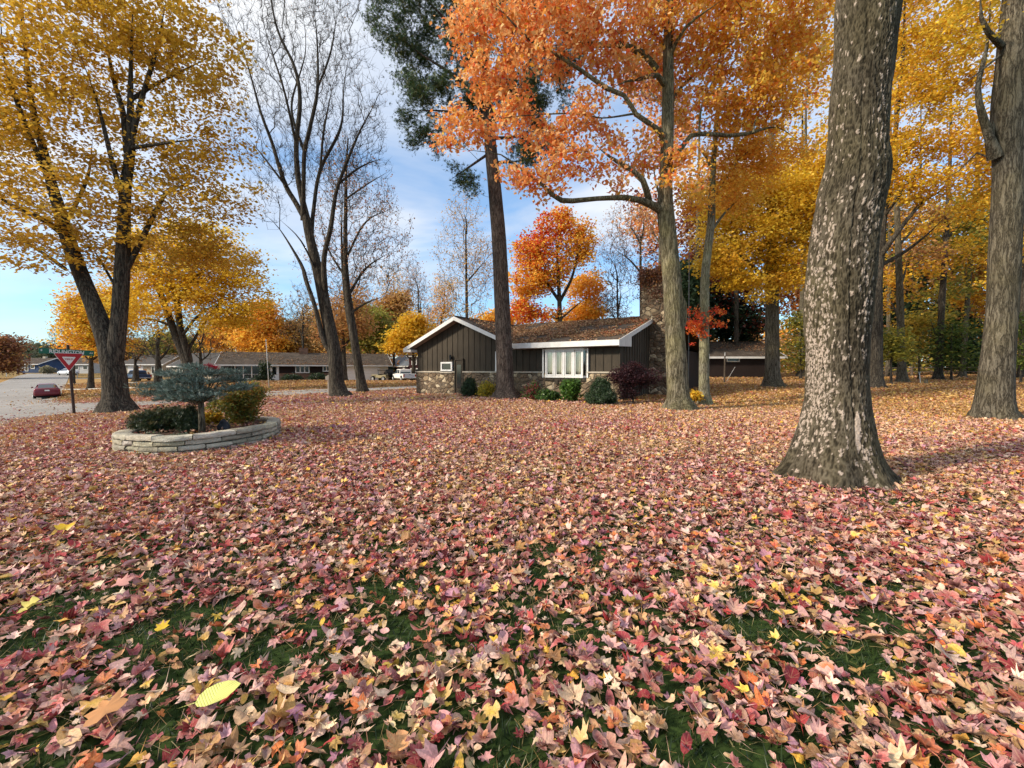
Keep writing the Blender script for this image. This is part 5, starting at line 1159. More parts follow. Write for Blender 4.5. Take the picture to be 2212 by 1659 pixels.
# creeper clinging to the chimney top
cr = []
for _ in range(420):
    s = rng.uniform(); u = Wd - .6 + s * 1.75; v = 4.62 if rng.uniform() < .45 else rng.uniform(4.7, 5.6); uu_ = u if v < 4.65 else Wd + 1.15
    zz_ = 6.95 - abs(rng.normal(0, .28 if rng.uniform() < .6 else 1.1)) - (0 if uu_ < Wd + 1 else abs(rng.normal(0, 2.2))); cr.append(hw(uu_, v, zz_))
cr = np.array(cr); cr = cr[np.argsort(cr[:, 2])]
pe = thing('creeper', 'rusty creeper draped over the top and outer edge of the stone chimney', 'vine', tuple(hw(Wd + .3, 4.6, 6.5)))
leafobj('foliage', [crown(cr, 16, (.13, .13, .13), .10, [(.24, .09, .045, 3), (.16, .07, .04, 4), (.50, .25, .05, .5), (.12, .06, .04, 3)], None)], LEAF, pe)
m = MB()
for a, b in zip(cr[:-1:4], cr[4::4]):
    m.cyl(a - np.array(pe.location), b - np.array(pe.location), .012, n=4)
m.build('stem', BARK_D, pe)

# windows
def window(parent, x0, x1, z0, z1, y=-.0, panes=1, fr=.09, out=.07, curtain=False, axis_='u', sash=None, name='window', frame_m=None, glass=None):
    """on a wall at y facing -y"""
    frm = MB(); fm = frame_m or WHITE
    frm.box(x0, x1, y - out, y + .02, z1 - fr, z1); frm.box(x0, x1, y - out - .02, y + .02, z0, z0 + fr); frm.box(x0, x0 + fr, y - out, y + .02, z0 + fr, z1 - fr); frm.box(x1 - fr, x1, y - out, y + .02, z0 + fr, z1 - fr)
    w = (x1 - x0 - fr) / panes
    for k in range(1, panes): frm.box(x0 + fr / 2 + w * k - fr * .55, x0 + fr / 2 + w * k + fr * .55, y - out, y + .02, z0 + fr, z1 - fr)
    if sash:
        for a in sash: frm.box(x0 + fr, x1 - fr, y - out * .8, y + .01, z0 + (z1 - z0) * a - .02, z0 + (z1 - z0) * a + .02)
    f = frm.build(name, fm, parent, bevel=.008)
    g_ = MB(); g_.box(x0 + fr, x1 - fr, y - out * .5, y - out * .5 + .01, z0 + fr, z1 - fr); g_.build('pane', glass or GLASSD, f)
    return f
# small window with a framed sill
window(he, 2.03, 2.92, ZC + .02, 1.97, -.03, 1, .10, .09)
# window mostly hidden behind the pine
window(he, 6.03, 6.90, ZC + .02, 2.50, -.03, 2, .10, .09)
# door
m = MB(); m.box(3.15, 3.70, -.07, .02, -.2, 2.06); d_ = m.build('door', WOODB, he, bevel=.01)
m = MB(); m.box(3.27, 3.58, -.085, -.065, .45, 1.80); m.build('pane', GLASSD, d_)
m = MB(); m.box(3.09, 3.15, -.12, .0, -.2, 2.14); m.box(3.70, 3.76, -.12, 0, -.2, 2.14); m.box(3.09, 3.76, -.12, 0, 2.07, 2.14); m.build('frame', WOODB, d_)
m = MB(); m.cyl((3.64, -.09, .98), (3.64, -.14, .98), .025, n=8); m.build('handle', BLACK, d_)
# wall lantern
m = MB(); m.box(2.80, 2.86, -.10, 0, 2.12, 2.26); m.cyl((2.83, -.16, 2.10), (2.83, -.16, 2.32), .055, .075, 6); m.cyl((2.83, -.16, 2.32), (2.83, -.16, 2.40), .09, .01, 6); m.cyl((2.83, -.16, 2.04), (2.83, -.16, 2.10), .02, .05, 6); m.box(2.82, 2.84, -.16, -.05, 2.2, 2.22); m.build('wall_lantern', BLACK, he)
m = MB(); m.box(3.42, 3.52, -.10, 0, 4.02, 4.10); m.build('floodlight', BLACK, he)
# bay window with four casements
bx0, bx1, bz0, bz1, by = 9.02, 11.42, 1.14, 2.50, -.22
m = MB(); ft = .09
ins = .34
PB = [(bx0, 0.02), (bx0 + ins * .5, by), (bx1 - ins * .5, by), (bx1, 0.02)]
m.prism([(x_, y_, bz1 - .06) for x_, y_ in PB], (0, 0, 0), (0, 0, .12)); m.prism([(x_, y_, bz0 - .03) for x_, y_ in PB], (0, 0, 0), (0, 0, .11))
xs = np.linspace(bx0 + ins * .5, bx1 - ins * .5, 5)
for k, x_ in enumerate(xs): w_ = .055 if 0 < k < 4 else .07; m.box(x_ - w_ if k else x_, x_ + w_ if k < 4 else x_, by, by + .09, bz0 + .08, bz1 - .06)
m.box(bx0 - .05, bx0 + .03, -.12, .02, bz0 - .03, bz1 + .05); m.box(bx1 - .03, bx1 + .05, -.12, .02, bz0 - .03, bz1 + .05)
bay = m.build('bay_window', WHITE, he, bevel=.008)
for k in range(4):
    a, b = xs[k] + .07, xs[k + 1] - .07
    s = MB(); s.box(a, b, by + .02, by + .07, bz1 - .13, bz1 - .065); s.box(a, b, by + .02, by + .07, bz0 + .085, bz0 + .14); s.box(a, a + .045, by + .02, by + .07, bz0 + .14, bz1 - .13); s.box(b - .045, b, by + .02, by + .07, bz0 + .14, bz1 - .13); s.build('casement', WHITE, bay, bevel=.005)
    s = MB(); s.box(a + .045, b - .045, by + .045, by + .05, bz0 + .14, bz1 - .13); s.build('pane', GLASS, bay)
for sx in ((bx0, bx0 + ins * .5), (bx1, bx1 - ins * .5)):
    s = MB(); s.hexa([(sx[0], 0, bz0 + .08), (sx[1], by, bz0 + .08), (sx[1], by + .02, bz0 + .08), (sx[0], .02, bz0 + .08)], [(sx[0], 0, bz1 - .06), (sx[1], by, bz1 - .06), (sx[1], by + .02, bz1 - .06), (sx[0], .02, bz1 - .06)]); s.build('pane', GLASS, bay)
n_ = 170; U = np.linspace(bx0 + .22, bx1 - .22, n_); cv = []
for z_ in (bz0 + .09, bz1 - .07):
    cv.append(np.c_[U, by + .17 + .035 * np.sin(U * 46 + 1.3 * np.sin(U * 7)), np.full(n_, z_)])
cv = np.concatenate(cv); k = np.arange(n_ - 1); sel = (np.abs(((U[:-1] - bx0) % .6) - .02) > .035)
k = k[sel]; npmesh('curtain', cv, np.stack([k, k + 1, k + n_ + 1, k + n_], -1), CURT, bay, True)
m = MB(); m.box(bx0 + .1, bx1 - .1, -.16, -.1 + .05, bz0 - .17, bz0 - .035); m.box(bx0 + .7, bx0 + .85, -.16, -.085, bz0 - .34, bz0 - .17)
for k in range(6): m.box(bx0 + .2 + k * .38, bx0 + .24 + k * .38, -.19, -.15, bz0 - .17, bz0 - .035)
m.build('bay_skirt', WOODB, bay)
# leaves lying on the roof
def rooflv(N, u0, u1, v0, v1, zf, ok, pal, size=.10, tilt=.35):
    u = rng.uniform(u0, u1, N); v = rng.uniform(v0, v1, N); k = ok(u, v) & (fbm(u * .9, v * .9 + 7, 91, 3) + .25 * (1 - (v + .5) / 6.4) * 0 > rng.uniform(.30, .58, N)); u, v = u[k], v[k]
    z = np.array([zf(a, b) for a, b in zip(u, v)]); P = np.c_[HA[0] + HU[0] * u + HV[0] * v, HA[1] + HU[1] * u + HV[1] * v, z + .03]
    return scatter(P, size * rng.uniform(.6, 1.3, len(P)), pick(pal, len(P), .2), DIAM, tilt, .5)
RPAL = [(.38, .21, .11, 5), (.46, .28, .15, 4), (.28, .14, .08, 4), (.46, .19, .08, 1), (.58, .40, .22, 2)]
tag(leafobj('fallen_leaves', [rooflv(17000, 4, Wd + .1, -.5, RV, lambda u, v: zm(v), lambda u, v: (u - RU) * (RV + .55) / (RU + .62) + (v - RV) > -.2, RPAL),
    rooflv(3000, RU, 2 * RU + .6, -.5, RV, lambda u, v: zg(u), lambda u, v: (u - RU) / (RU + .62) + (v + .55) / (RV + .55) < 1, RPAL),
    rooflv(500, Wd - 1.4, Wd + .1, 1, RV, lambda u, v: zm(v), lambda u, v: u > 0, [(.66, .12, .05, 1), (.5, .2, .1, 1)])], LITTER), kind='stuff')

# ================================================================ other buildings
def house(name, label, c0, c1, depth, eave, ridge, wallm, roofm, zb=0., over=.4, facades=(), gable_m=None, fascia=WHITE, low=None, lowm=None, cat='house'):
    """front wall from c0 to c1 (world XY), body behind it; ridge parallel to the front"""
    c0 = np.array(c0[:2], float); c1 = np.array(c1[:2], float); d = c1 - c0; L = np.linalg.norm(d)
    e = thing(name, label, cat, (c0[0], c0[1], zb), math.atan2(d[1], d[0]))
    m = MB(); m.box(0, L, 0, .2, -.6, eave); m.box(0, L, depth - .2, depth, -.6, eave)
    w_ = m; g__ = gable_m is not None
    for xx in (0, L - .2):
        m = MB() if g__ else w_; m.prism([(xx, .201, -.6), (xx, depth - .201, -.6), (xx, depth - .201, eave), (xx, depth / 2, ridge - .12), (xx, .201, eave)], (0, 0, 0), (.2, 0, 0))
        if g__: m.build('gable_wall', gable_m, e)
    w_.build('wall', wallm, e)
    s = (ridge - eave - .02) / (depth / 2)
    m = MB(); zf = lambda u, v: ridge + .03 - abs(v - depth / 2) * s
    slab(m, [(-over, -over), (L + over, -over), (L + over, depth / 2), (-over, depth / 2)], zf, .14); slab(m, [(-over, depth / 2), (L + over, depth / 2), (L + over, depth + over), (-over, depth + over)], zf, .14)
    r = m.build('roof', roofm, e)
    m = MB(); z0_ = zf(0, -over); m.box(-over - .02, L + over + .02, -over - .05, -over - .005, z0_ - .20, z0_ + .0); m.build('fascia', fascia, r)
    for xx in (-over - .04, L + over):
        m = MB(); plank(m, (xx, -over, z0_ + .02), (xx, depth / 2, ridge + .05), .2, .04, (1, 0)); plank(m, (xx, depth / 2, ridge + .05), (xx, depth + over, z0_ + .02), .2, .04, (1, 0)); m.build('rake_board', fascia, r)
    if low: m = MB(); m.box(-.03, L + .03, -.06, -.001, -.6, low); m.build('brick_base', lowm, e)
    return e, L
def brickfn(n):
    c = n.coord(); x, y, z = n.sep(c)
    b = n.n('ShaderNodeTexBrick', Vector=n.comb(n.math('ADD', x, y), z, 0.), Color1=(.22, .12, .085), Color2=(.14, .085, .06), Mortar=(.25, .2, .16), Scale=4., Mortar__Size=.015, Brick__Width=.9, Row__Height=.3)
    n.bsdf(n.mix(1., b.outputs[0], n.ramp(n.noise(c, 3.), [(.3, .7), (.7, 1.2)]), 'MULTIPLY'), .9, .1)
BRICK = mat('brown_brick', brickfn)
def lapfn(n):
    c = n.coord(); x, y, z = n.sep(c); w = n.math('FRACT', n.math('MULTIPLY', z, 7.)); n.bsdf(n.ramp(w, [(.0, (.35, .30, .24)), (.1, (.62, .55, .45)), (1., (.66, .59, .49))]), .7, .2)
LAP = mat('lap_siding', lapfn)
MAROON = boards('maroon_boards', (.022, .013, .011))
DOORW = simple('door_white', (.74, .72, .70), .5, .3, 0, .05)

# long low house across the side street
a0 = onground(478, 57.); a1 = onground(838, 66.); zb2 = (a0[2] + a1[2]) / 2 + .05
e2, L2 = house('house', 'long low ranch house with dark roof and white garage door, across the side street', a0, a1, 8.5, 2.5, 4.15, MAROON, SHINGLE, zb2, .6, low=1.15, lowm=BRICK)
def u2(px):   # where the line of sight meets the front wall
    d = (a1 - a0)[:2]; k = (px - CX) / F; t_ = (a0[0] - k * a0[1]) / (k * d[1] - d[0]); return t_ * L2
g0, g1 = u2(750), u2(820)
m = MB(); m.box(u2(727), L2 + .02, -.10, -.065, -.5, 2.5); m.build('garage_siding', LAP, e2)
m = MB(); m.box(g0, u2(784) - .06, -.14, -.101, -.1, 2.08); m.box(u2(784) + .06, g1, -.14, -.101, -.1, 2.08); gd = m.build('garage_door', DOORW, e2)
m = MB()
for k in range(1, 4): m.box(g0, g1, -.145, -.139, k * .52 - .01, k * .52 + .01)
m.build('panel_groove', CREAM, gd)
window(e2, u2(507), u2(563), .35, 2.25, -.06, 3, .12, .08, sash=[.35]); window(e2, u2(638), u2(669), 1.15, 2.25, -.06, 3, .14, .08); window(e2, u2(697), u2(714), 1.35, 2.3, -.06, 2, .14, .08); window(e2, u2(728.5), u2(737), 1.0, 1.8, -.1, 1, .1, .06)
m = MB(); m.box(u2(583), u2(603), -.13, -.061, .1, 2.25); dd = m.build('door', DOORW, e2, bevel=.02)
m = MB(); m.box(u2(583) + .32, u2(603) - .32, -.15, -.129, .95, 2.0); m.build('pane', GLASSD, dd)
m = MB(); m.cyl((u2(603) - .18, -.13, 1.), (u2(603) - .18, -.19, 1.), .03, n=6); m.build('handle', BLACK, dd)
m = MB(); m.box(u2(583) - .3, u2(603) + .4, -1.3, -.07, -.4, .08); m.box(u2(583) - .1, u2(603) + 1.8, -1.7, -1.3, -.4, -.05); m.build('step', BRICK, e2)
m = MB(); m.box(u2(745), u2(748), -.22, -.1, 1.55, 1.9); m.build('wall_lantern', BLACK, e2)
m = MB(); m.box(u2(593) + 3, u2(593) + 4.2, 3.6, 4.6, 3.6, 4.9); m.build('chimney', BRICK, e2)
# leaves on its roof
d2 = (a1 - a0)[:2] / np.linalg.norm((a1 - a0)[:2]); v2 = np.array([-d2[1], d2[0]])
N = 3200; u = rng.uniform(-.5, L2 + .5, N); v = np.where(rng.uniform(size=N) < .3, -.55 + np.abs(rng.normal(0, .12, N)), rng.uniform(-.5, 4.2, N)); kk = fbm(u * .35, v * .6, 12, 3) > rng.uniform(.35, .6, N); u, v = u[kk], v[kk]
P = np.c_[a0[0] + d2[0] * u + v2[0] * v, a0[1] + d2[1] * u + v2[1] * v, zb2 + 4.18 - np.abs(v - 4.25) * 1.63 / 4.25 + .05]
tag(leafobj('fallen_leaves', [scatter(P, .17 * rng.uniform(.6, 1.2, len(P)), pick([(.42, .24, .12, 4), (.56, .34, .14, 3), (.50, .34, .26, 2)], len(P), .2), DIAM, .3)], LITTER), kind='stuff')

# dark garage at the back of the yard
b0_ = onground(1500, 44.); b1_ = onground(1684, 44.)
zb3 = b1_[2]
e3, L3 = house('garage', 'low dark brown garage with white trim and one small window, back of the yard', b0_, b1_, 8.5, 2.28, 3.95, WOODK, SHINGLE, zb3, .45, cat='garage')
window(e3, (1569 - 1500) / 184 * L3, (1597 - 1500) / 184 * L3, 1.62, 2.14, 0, 1, .09, .05)
m = MB(); m.box(L3 - .12, L3 + .02, -.03, -.001, -.4, 2.2); m.build('corner_board', WHITE, e3)
N = 2600; u = rng.uniform(-.4, L3 + .4, N); v = rng.uniform(-.4, 4.2, N); kk = fbm(u * .4, v * .5, 13, 3) > rng.uniform(.38, .55, N); u, v = u[kk], v[kk]
P = np.c_[b0_[0] + u, b0_[1] + v, zb3 + 3.98 - np.abs(v - 4.25) * 1.65 / 4.25 + .05]
tag(leafobj('fallen_leaves', [scatter(P, .15 * rng.uniform(.6, 1.2, len(P)), pick(RPAL, len(P), .2), DIAM, .3)], LITTER), kind='stuff')

# blue house, cream house, grey house and barn far away
BLUE = boards('blue_boards', (.030, .055, .12)); GREYW = simple('grey_siding', (.45, .45, .44), .8); CRM = simple('pale_siding', (.42, .38, .30), .8)
c0_ = onground(37, 110.); c1_ = onground(84, 110.)
e4, L4 = house('house', 'small dark blue house with white windows beyond the end of the road', c0_, c1_, 8, 2.4, 3.9, BLUE, SHINGLE, c0_[2], .5)
window(e4, .8, 2.1, .5, 1.9, 0, 2, .14); window(e4, L4 * .62, L4 * .62 + 1.2, 1., 2., 0, 1, .16); window(e4, 2.2, 3., .4, 2.1, 0, 1, .12)
m = MB(); m.box(L4 * .5, L4 * .5 + .7, 3.6, 4.2, 3.7, 4.3); m.build('chimney', CAPST, e4)
q0 = onground(150, 105.); q1 = onground(192, 105.)
e5, L5 = house('house', 'pale grey house at the road end, half hidden by the yield sign', q0, q1, 8, 2.4, 4.2, GREYW, SHINGLE, q0[2], .4)
window(e5, 1, 2.4, .9, 2., 0, 1, .12); window(e5, 3.4, 4.6, .9, 2., 0, 1, .12)
q0 = onground(268, 84.); q1 = onground(352, 84.)
e6, L6 = house('house', 'cream house with pale garage behind the blue pickup', q0, q1, 8, 2.6, 4.4, CRM, simple('pale_roof', (.075, .066, .06), .9), q0[2] + .1, .5)
window(e6, 5.4, 6.6, .5, 2.1, 0, 2, .12); m = MB(); m.box(.8, 3.8, -.04, 0, -.1, 2.1); m.build('garage_door', DOORW, e6)
q0 = onground(372, 72.); q1 = onground(462, 69.)
e7, L7 = house('house', 'white-gabled house beside the long low ranch, mostly behind branches', q0, q1, 8, 2.5, 4.6, simple('warm_siding', (.50, .42, .32), .8), simple('grey_roof', (.06, .056, .054), .9), q0[2] + .1, .5, gable_m=WHITE)
window(e7, 1.2, 2.6, .6, 2., 0, 2, .12); window(e7, 3.6, 4.6, .6, 2., 0, 1, .12)
REDB = boards('barn_red', (.055, .012, .014))
q0 = onground(868, 98.); q1 = onground(836, 98.)
q0 = onground(836, 96.); q1 = onground(884, 86.)
e8, L8 = house('barn', 'dark red barn-style house with slate-grey roof behind the white pickup', q0, q1, 7, 2.6, 5., REDB, simple('slate_roof', (.16, .18, .21), .8), q0[2] + .1, .4, cat='barn')
window(e8, L8 - 3.2, L8 - 2., .3, 2., 0, 1, .2, frame_m=WHITE)
q0 = onground(884, 82.); q1 = onground(935, 82.)
e9, L9 = house('barn', 'tall dark red barn with white window and white cross-braced door, beside the stone wall corner', q0, q1, 6, 4.6, 6.4, REDB, SHINGLE, q0[2] + .1, .4, cat='barn')
window(e9, .45, 1.5, 2.7, 4.1, 0, 1, .18, sash=[.5]); window(e9, .2, 2.2, .2, 2.1, 0, 2, .22, sash=[.5])
# ================================================================ planter bed
def closed_spline(P, n=240):
    P = np.array(P, float); m = len(P); out = []
    for i in range(m):
        a, b, c, d = P[(i - 1) % m], P[i], P[(i + 1) % m], P[(i + 2) % m]
        for t in np.linspace(0, 1, n // m, endpoint=False): out.append(.5 * ((2 * b) + (-a + c) * t + (2 * a - 5 * b + 4 * c - d) * t * t + (-a + 3 * b - 3 * c + d) * t ** 3))
    return np.array(out)
ring = closed_spline(PL); seg = np.linalg.norm(np.roll(ring, -1, 0) - ring, axis=1); cum = np.r_[0, np.cumsum(seg)]; PER = cum[-1]
rr = np.vstack([ring, ring[:1]])
def rp(s): s = s % PER; return np.array([np.interp(s, cum, rr[:, 0]), np.interp(s, cum, rr[:, 1])])
def lime(n):
    c = n.coord(); k = n.noise(n.map(c, scale=(3, 3, 9)), 2.2, 6., .65)
    cc = n.mix(1., n.ramp(k, [(.25, (.22, .19, .145)), (.5, (.38, .345, .28)), (.8, (.58, .535, .45))]), n.attr('tone'), 'MULTIPLY')
    n.bsdf(cc, .92, .12, n.bump(n.math('ADD', k, n.noise(c, 45., 3.)), .9, .02))
LIME = mat('limestone', lime)
pw = thing('planter_wall', 'low curved dry-stacked wall of buff limestone slabs round the planting bed', 'garden wall', (-6.6, 9.2, g(-6.6, 9.2)))
ctr = ring.mean(0); V = []; Fs = []; tone = []; ko = 0
cube = np.array([(a, b, c) for c in (0, 1) for b in (0, 1) for a in (0, 1)], float)
for course in range(4):
    s = rng.uniform(0, .4); s_end = s + PER
    while s < s_end - .1:
        L = rng.uniform(.28, .62) if course < 3 else rng.uniform(.4, .75); L = min(L, s_end - s)
        h0 = -.02 + course * .095; hh = .088 if course < 3 else .09
        nb = 5; A = []
        dep = rng.uniform(.20, .27); offs = rng.normal(0, .012) + (.02 if course == 3 else 0); zt = rng.normal(0, .004)
        for iu in range(nb + 1):
            p = rp(s + .008 + (L - .016) * iu / nb); q = rp(s + .008 + (L - .016) * iu / nb + .02); T_ = q - p; T_ /= np.linalg.norm(T_); Nn = np.array([-T_[1], T_[0]])
            if np.dot(Nn, p - ctr) < 0: Nn = -Nn
            gz_ = g(*p) * 1.0
            endr = .012 if iu in (0, nb) else 0
            for (dv, dz_) in ((offs - endr, .006), (offs - endr + rng.normal(0.004, .011), hh * .5), (offs - endr - .008, hh - .004), (-dep * .5, hh + rng.normal(0, .003)), (-dep + endr, hh - .004), (-dep + endr, .004)):
                pp = p + Nn * (dv + rng.normal(0, .007)); A.append((pp[0], pp[1], gz_ + h0 + zt + dz_ + rng.normal(0, .0025)))
        A = np.array(A); F_ = []
        for iu in range(nb):
            for j in range(6): a = iu * 6 + j; b = iu * 6 + (j + 1) % 6; F_.append((a, b, b + 6, a + 6))
        F_ = np.array(F_); V.append(A); Fs.append(F_ + ko); capA = np.array([[0, 1, 2, 3], [0, 3, 4, 5]]); capB = capA[:, ::-1] + nb * 6
        Fs.append(capA + ko); Fs.append(capB + ko); ko += len(A)
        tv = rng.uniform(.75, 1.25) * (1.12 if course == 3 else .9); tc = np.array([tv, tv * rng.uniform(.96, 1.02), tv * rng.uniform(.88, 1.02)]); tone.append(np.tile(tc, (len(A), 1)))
        s += L
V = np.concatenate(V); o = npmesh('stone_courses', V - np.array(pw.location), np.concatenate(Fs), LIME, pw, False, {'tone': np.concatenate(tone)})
m_ = o.modifiers.new('bevel', 'BEVEL'); m_.width = .006; m_.segments = 1; m_.limit_method = 'ANGLE'
inner = np.array([p + (ctr - p) / np.linalg.norm(ctr - p) * .12 for p in ring[::4]])
def mulchfn(n):
    c = n.pos(); s = n.sep(n.vor(c, 38., 'F1', 'Color')); n.bsdf(n.ramp(s[0], [(0., (.035, .022, .016)), (.6, (.09, .055, .04)), (1., (.16, .09, .06))]), .95, .1, n.bump(s[1], .8, .02))
draped('soil', [tuple(p) for p in inner], .27, .3, mat('mulch', mulchfn))
def inbed(N, k=.93):
    x = rng.uniform(-8.4, -4.9, N); y = rng.uniform(7.5, 11.2, N); ii = np.array([tuple(ctr + (p - ctr) * k) for p in ring[::3]]); m = pip(ii, x, y) & (fbm(x * 1.7, y * 1.7, 17, 2) > rng.uniform(.2, .62, N)); return x[m], y[m]
x, y = inbed(1500); n_ = len(x)
P = np.c_[x, y, G(x, y) + .275 + rng.uniform(.01, .05, n_)]
sz = lsize(n_) * 1.05; tag(leafobj('fallen_leaves', [scatter(P, sz, pick([(.50, .22, .14, 4), (.58, .34, .22, 3), (.30, .08, .06, 3), (.62, .38, .12, 2), (.30, .16, .12, 3)], n_, .2), STAR, .4, .6, aspect=rng.uniform(.6, 1, n_))], LITTER), kind='stuff')

# ---------------------------------------------------------------- grafted blue spruce
nn = []
for k in range(16):
    a = 2.4 * k; hh = .05 + .9 * (k / 16); r = .27 * (1 - .35 * k / 16); d = np.array([math.cos(a) * r, math.sin(a) * r, .20]); bs = np.array([math.cos(a + 1.57), math.sin(a + 1.57), 0]) * .035
    nn += [np.array([0, 0, hh * .8]) - bs, np.array([0, 0, hh * .8]) + bs, np.array([0, 0, hh * .8]) + d]
SHOOT = (np.array(nn), np.arange(48).reshape(16, 3))
def shoots(P, D, size, col, tmpl=SHOOT):
    z = D / np.linalg.norm(D, axis=1)[:, None]; a = np.cross(z, rng.normal(size=z.shape)); a /= np.linalg.norm(a, axis=1)[:, None]
    return scatter(P, size, col, tmpl, 0, 0, base=(a, np.cross(z, a), z))
bs = at(437, 935, 8.5); bz = g(bs[0], bs[1]) + .26; sp_b = np.array([bs[0], bs[1], bz])
sp = thing('blue_spruce', 'dwarf blue spruce with layered grey-blue pads on a bare stem, in the stone planter', 'shrub', tuple(sp_b))
pads = [(870, 205, 90, 45), (600, 290, 150, 40), (1000, 290, 140, 40), (1260, 270, 190, 40), (740, 375, 200, 40), (1380, 360, 180, 40), (1050, 390, 160, 40), (260, 450, 160, 30), (430, 540, 240, 60), (660, 490, 190, 60), (930, 510, 180, 60), (1330, 480, 200, 55), (800, 620, 170, 60), (1000, 610, 90, 50), (590, 610, 150, 45), (1120, 560, 120, 40), (1500, 440, 110, 40), (500, 430, 150, 45)]
SPt = []; SDt = []; tws = []
for k, (zx, zy, rx, ry) in enumerate(pads):
    side = min(1, abs(zx - 880) / 700)
    for dep in ((-.6, -.1, .4) if side < .5 else (-.25, .25)):
        for q in range(max(2, int(rx / 44))):
            a, b = zx + rng.uniform(-1, 1) * rx, zy + 8 + rng.normal(0, ry * .16); px, py = 276.5 + .1625 * a, 763.3 + .1625 * b
            c = at(px, py + dep * 5, 8.5 + dep * (1 - .4 * side) + rng.normal(0, .12)); rc = rng.uniform(.09, .18); m = int(26 * (rc / .1))
            d = rng.normal(size=(m, 3)); d /= np.linalg.norm(d, axis=1)[:, None]; d[:, 2] = np.abs(d[:, 2]) * .8 - .15 * (rng.uniform(size=m) < .3)
            Pp = c + d * np.array([rc, rc, rc * .38]); out = c - np.array([sp_b[0], sp_b[1], c[2] - .12]); out /= np.linalg.norm(out)
            SPt.append(Pp); SDt.append(out * .30 + d * 1.3 + np.array([0, 0, .25]) + rng.normal(0, .15, d.shape)); tws.append(c)
SPt = np.concatenate(SPt); SDt = np.concatenate(SDt); m = len(SPt)
colr = pick([(.10, .155, .135, 4), (.07, .11, .09, 4), (.19, .25, .22, 3), (.035, .06, .045, 4)], m, .12)
leafobj('foliage', [shoots(SPt, SDt, rng.uniform(.075, .12, m), colr)]+[] if True else [shoots(SPt + rng.normal(0, .03, SPt.shape) - SDt / np.linalg.norm(SDt, axis=1)[:, None] * .05, SDt + rng.normal(0, .6, SDt.shape), rng.uniform(.07, .11, m), colr * .8)], NEEDLE, sp)
m = MB(); m.cyl((0, 0, -.05), (-.01, 0, .62), .064, .05, 12)
for c in tws[::3]: p = c - sp_b; m.cyl((0, 0, min(.60, p[2] - .05)), tuple(p * np.array([.5, .5, 1.]) + np.array([0, 0, -.03])), .014, .008, 5, False); m.cyl(tuple(p * np.array([.5, .5, 1.]) + np.array([0, 0, -.03])), tuple(p), .008, .004, 5, False)
m.build('trunk', BARK, sp, True)

def shrub(name, label, base, blobs_, n, per, size, pal, sig, tmpl=DIAM, stems=7, bark=BARK_D, tilt=None, cat_='shrub', spread=.6, matl=None, group=None):
    e = thing(name, label, cat_, tuple(base), 0, group); C = inblobs(blobs_, n, .4)
    K = np.repeat(C, per, 0); P = K + rng.normal(size=K.shape) * np.array(sig); P[:, 2] = np.maximum(P[:, 2], base[2] + .02)
    N = len(P); col = pick(pal, N, .18)
    leafobj('foliage', [scatter(P, size * rng.uniform(.6, 1.25, N), col, tmpl, tilt, .2)], matl or LEAF, e)
    tw_ = C[rng.choice(len(C), min(len(C), stems * 6), False)]; A = []; Bb = []; ra = []; rb = []
    for k in range(stems):
        sub = tw_[k::stems]
        if not len(sub): continue
        mid = np.array(base) + (sub.mean(0) - np.array(base)) * np.array([.55, .55, .5]); A.append(np.array(base)); Bb.append(mid); ra.append(.012); rb.append(.008)
        for q in sub: A.append(mid); Bb.append(q); ra.append(.007); rb.append(.003)
    v, f = prisms(np.array(A), np.array(Bb), np.array(ra), np.array(rb)); npmesh('stem', v - np.array(base), f, bark, e)
    return e
def zb7(zx, zy): return 276.5 + .1625 * zx, 763.3 + .1625 * zy
def bblob(zx, zy, Y, rx, ry, dep, w=1.): a, b = zb7(zx, zy); c = at(a, b, Y); k = Y / F * .1625; return (c[0], c[1], c[2], rx * k, dep, ry * k, w)
def bedbase(zx, zy, Y): a, b = zb7(zx, zy); c = at(a, b, Y); return (c[0], c[1], g(c[0], c[1]) + .26)
NT2 = NTUFT
shrub('yew_shrub', 'spreading dark green evergreen shrub under the blue spruce', bedbase(430, 1030, 9.1), [bblob(330, 900, 9.1, 130, 110, .5), bblob(500, 880, 9.1, 170, 140, .5), bblob(640, 900, 9.2, 110, 130, .45)], 260, 26, .085, [(.045, .065, .022, 4), (.075, .09, .03, 3), (.028, .042, .018, 3), (.16, .12, .04, 1)], (.06, .06, .06), NT2, matl=NEEDLE)
shrub('weeping_shrub', 'narrow weeping dark evergreen beside the spruce stem', bedbase(810, 1060, 8.7), [bblob(760, 930, 8.7, 45, 150, .14), bblob(860, 900, 8.7, 55, 170, .16)], 110, 26, .07, [(.035, .055, .022, 4), (.055, .075, .03, 3), (.02, .035, .016, 2)], (.04, .04, .06), NT2, matl=NEEDLE)
shrub('golden_shrub', 'vase-shaped shrub turning green-gold and rust, behind the blue spruce', bedbase(1510, 920, 9.9), [bblob(1560, 520, 9.9, 190, 110, .5), bblob(1640, 560, 9.9, 110, 120, .4), bblob(1480, 660, 9.8, 200, 100, .5), bblob(1530, 800, 9.8, 130, 110, .35), bblob(1230, 700, 10.1, 130, 90, .4, .6)], 330, 26, .062, [(.26, .24, .045, 4), (.34, .22, .04, 3), (.15, .17, .035, 3), (.36, .15, .03, 2), (.10, .12, .03, 2)], (.07, .07, .06), stems=11, tilt=.9)
shrub('perennial_plant', 'small mound of yellow-leaved perennial between stem and standing rock', bedbase(1100, 900, 10.), [bblob(1100, 870, 10., 100, 60, .3)], 60, 16, .09, YEL, (.05, .05, .04), tilt=.8, cat_='plant')
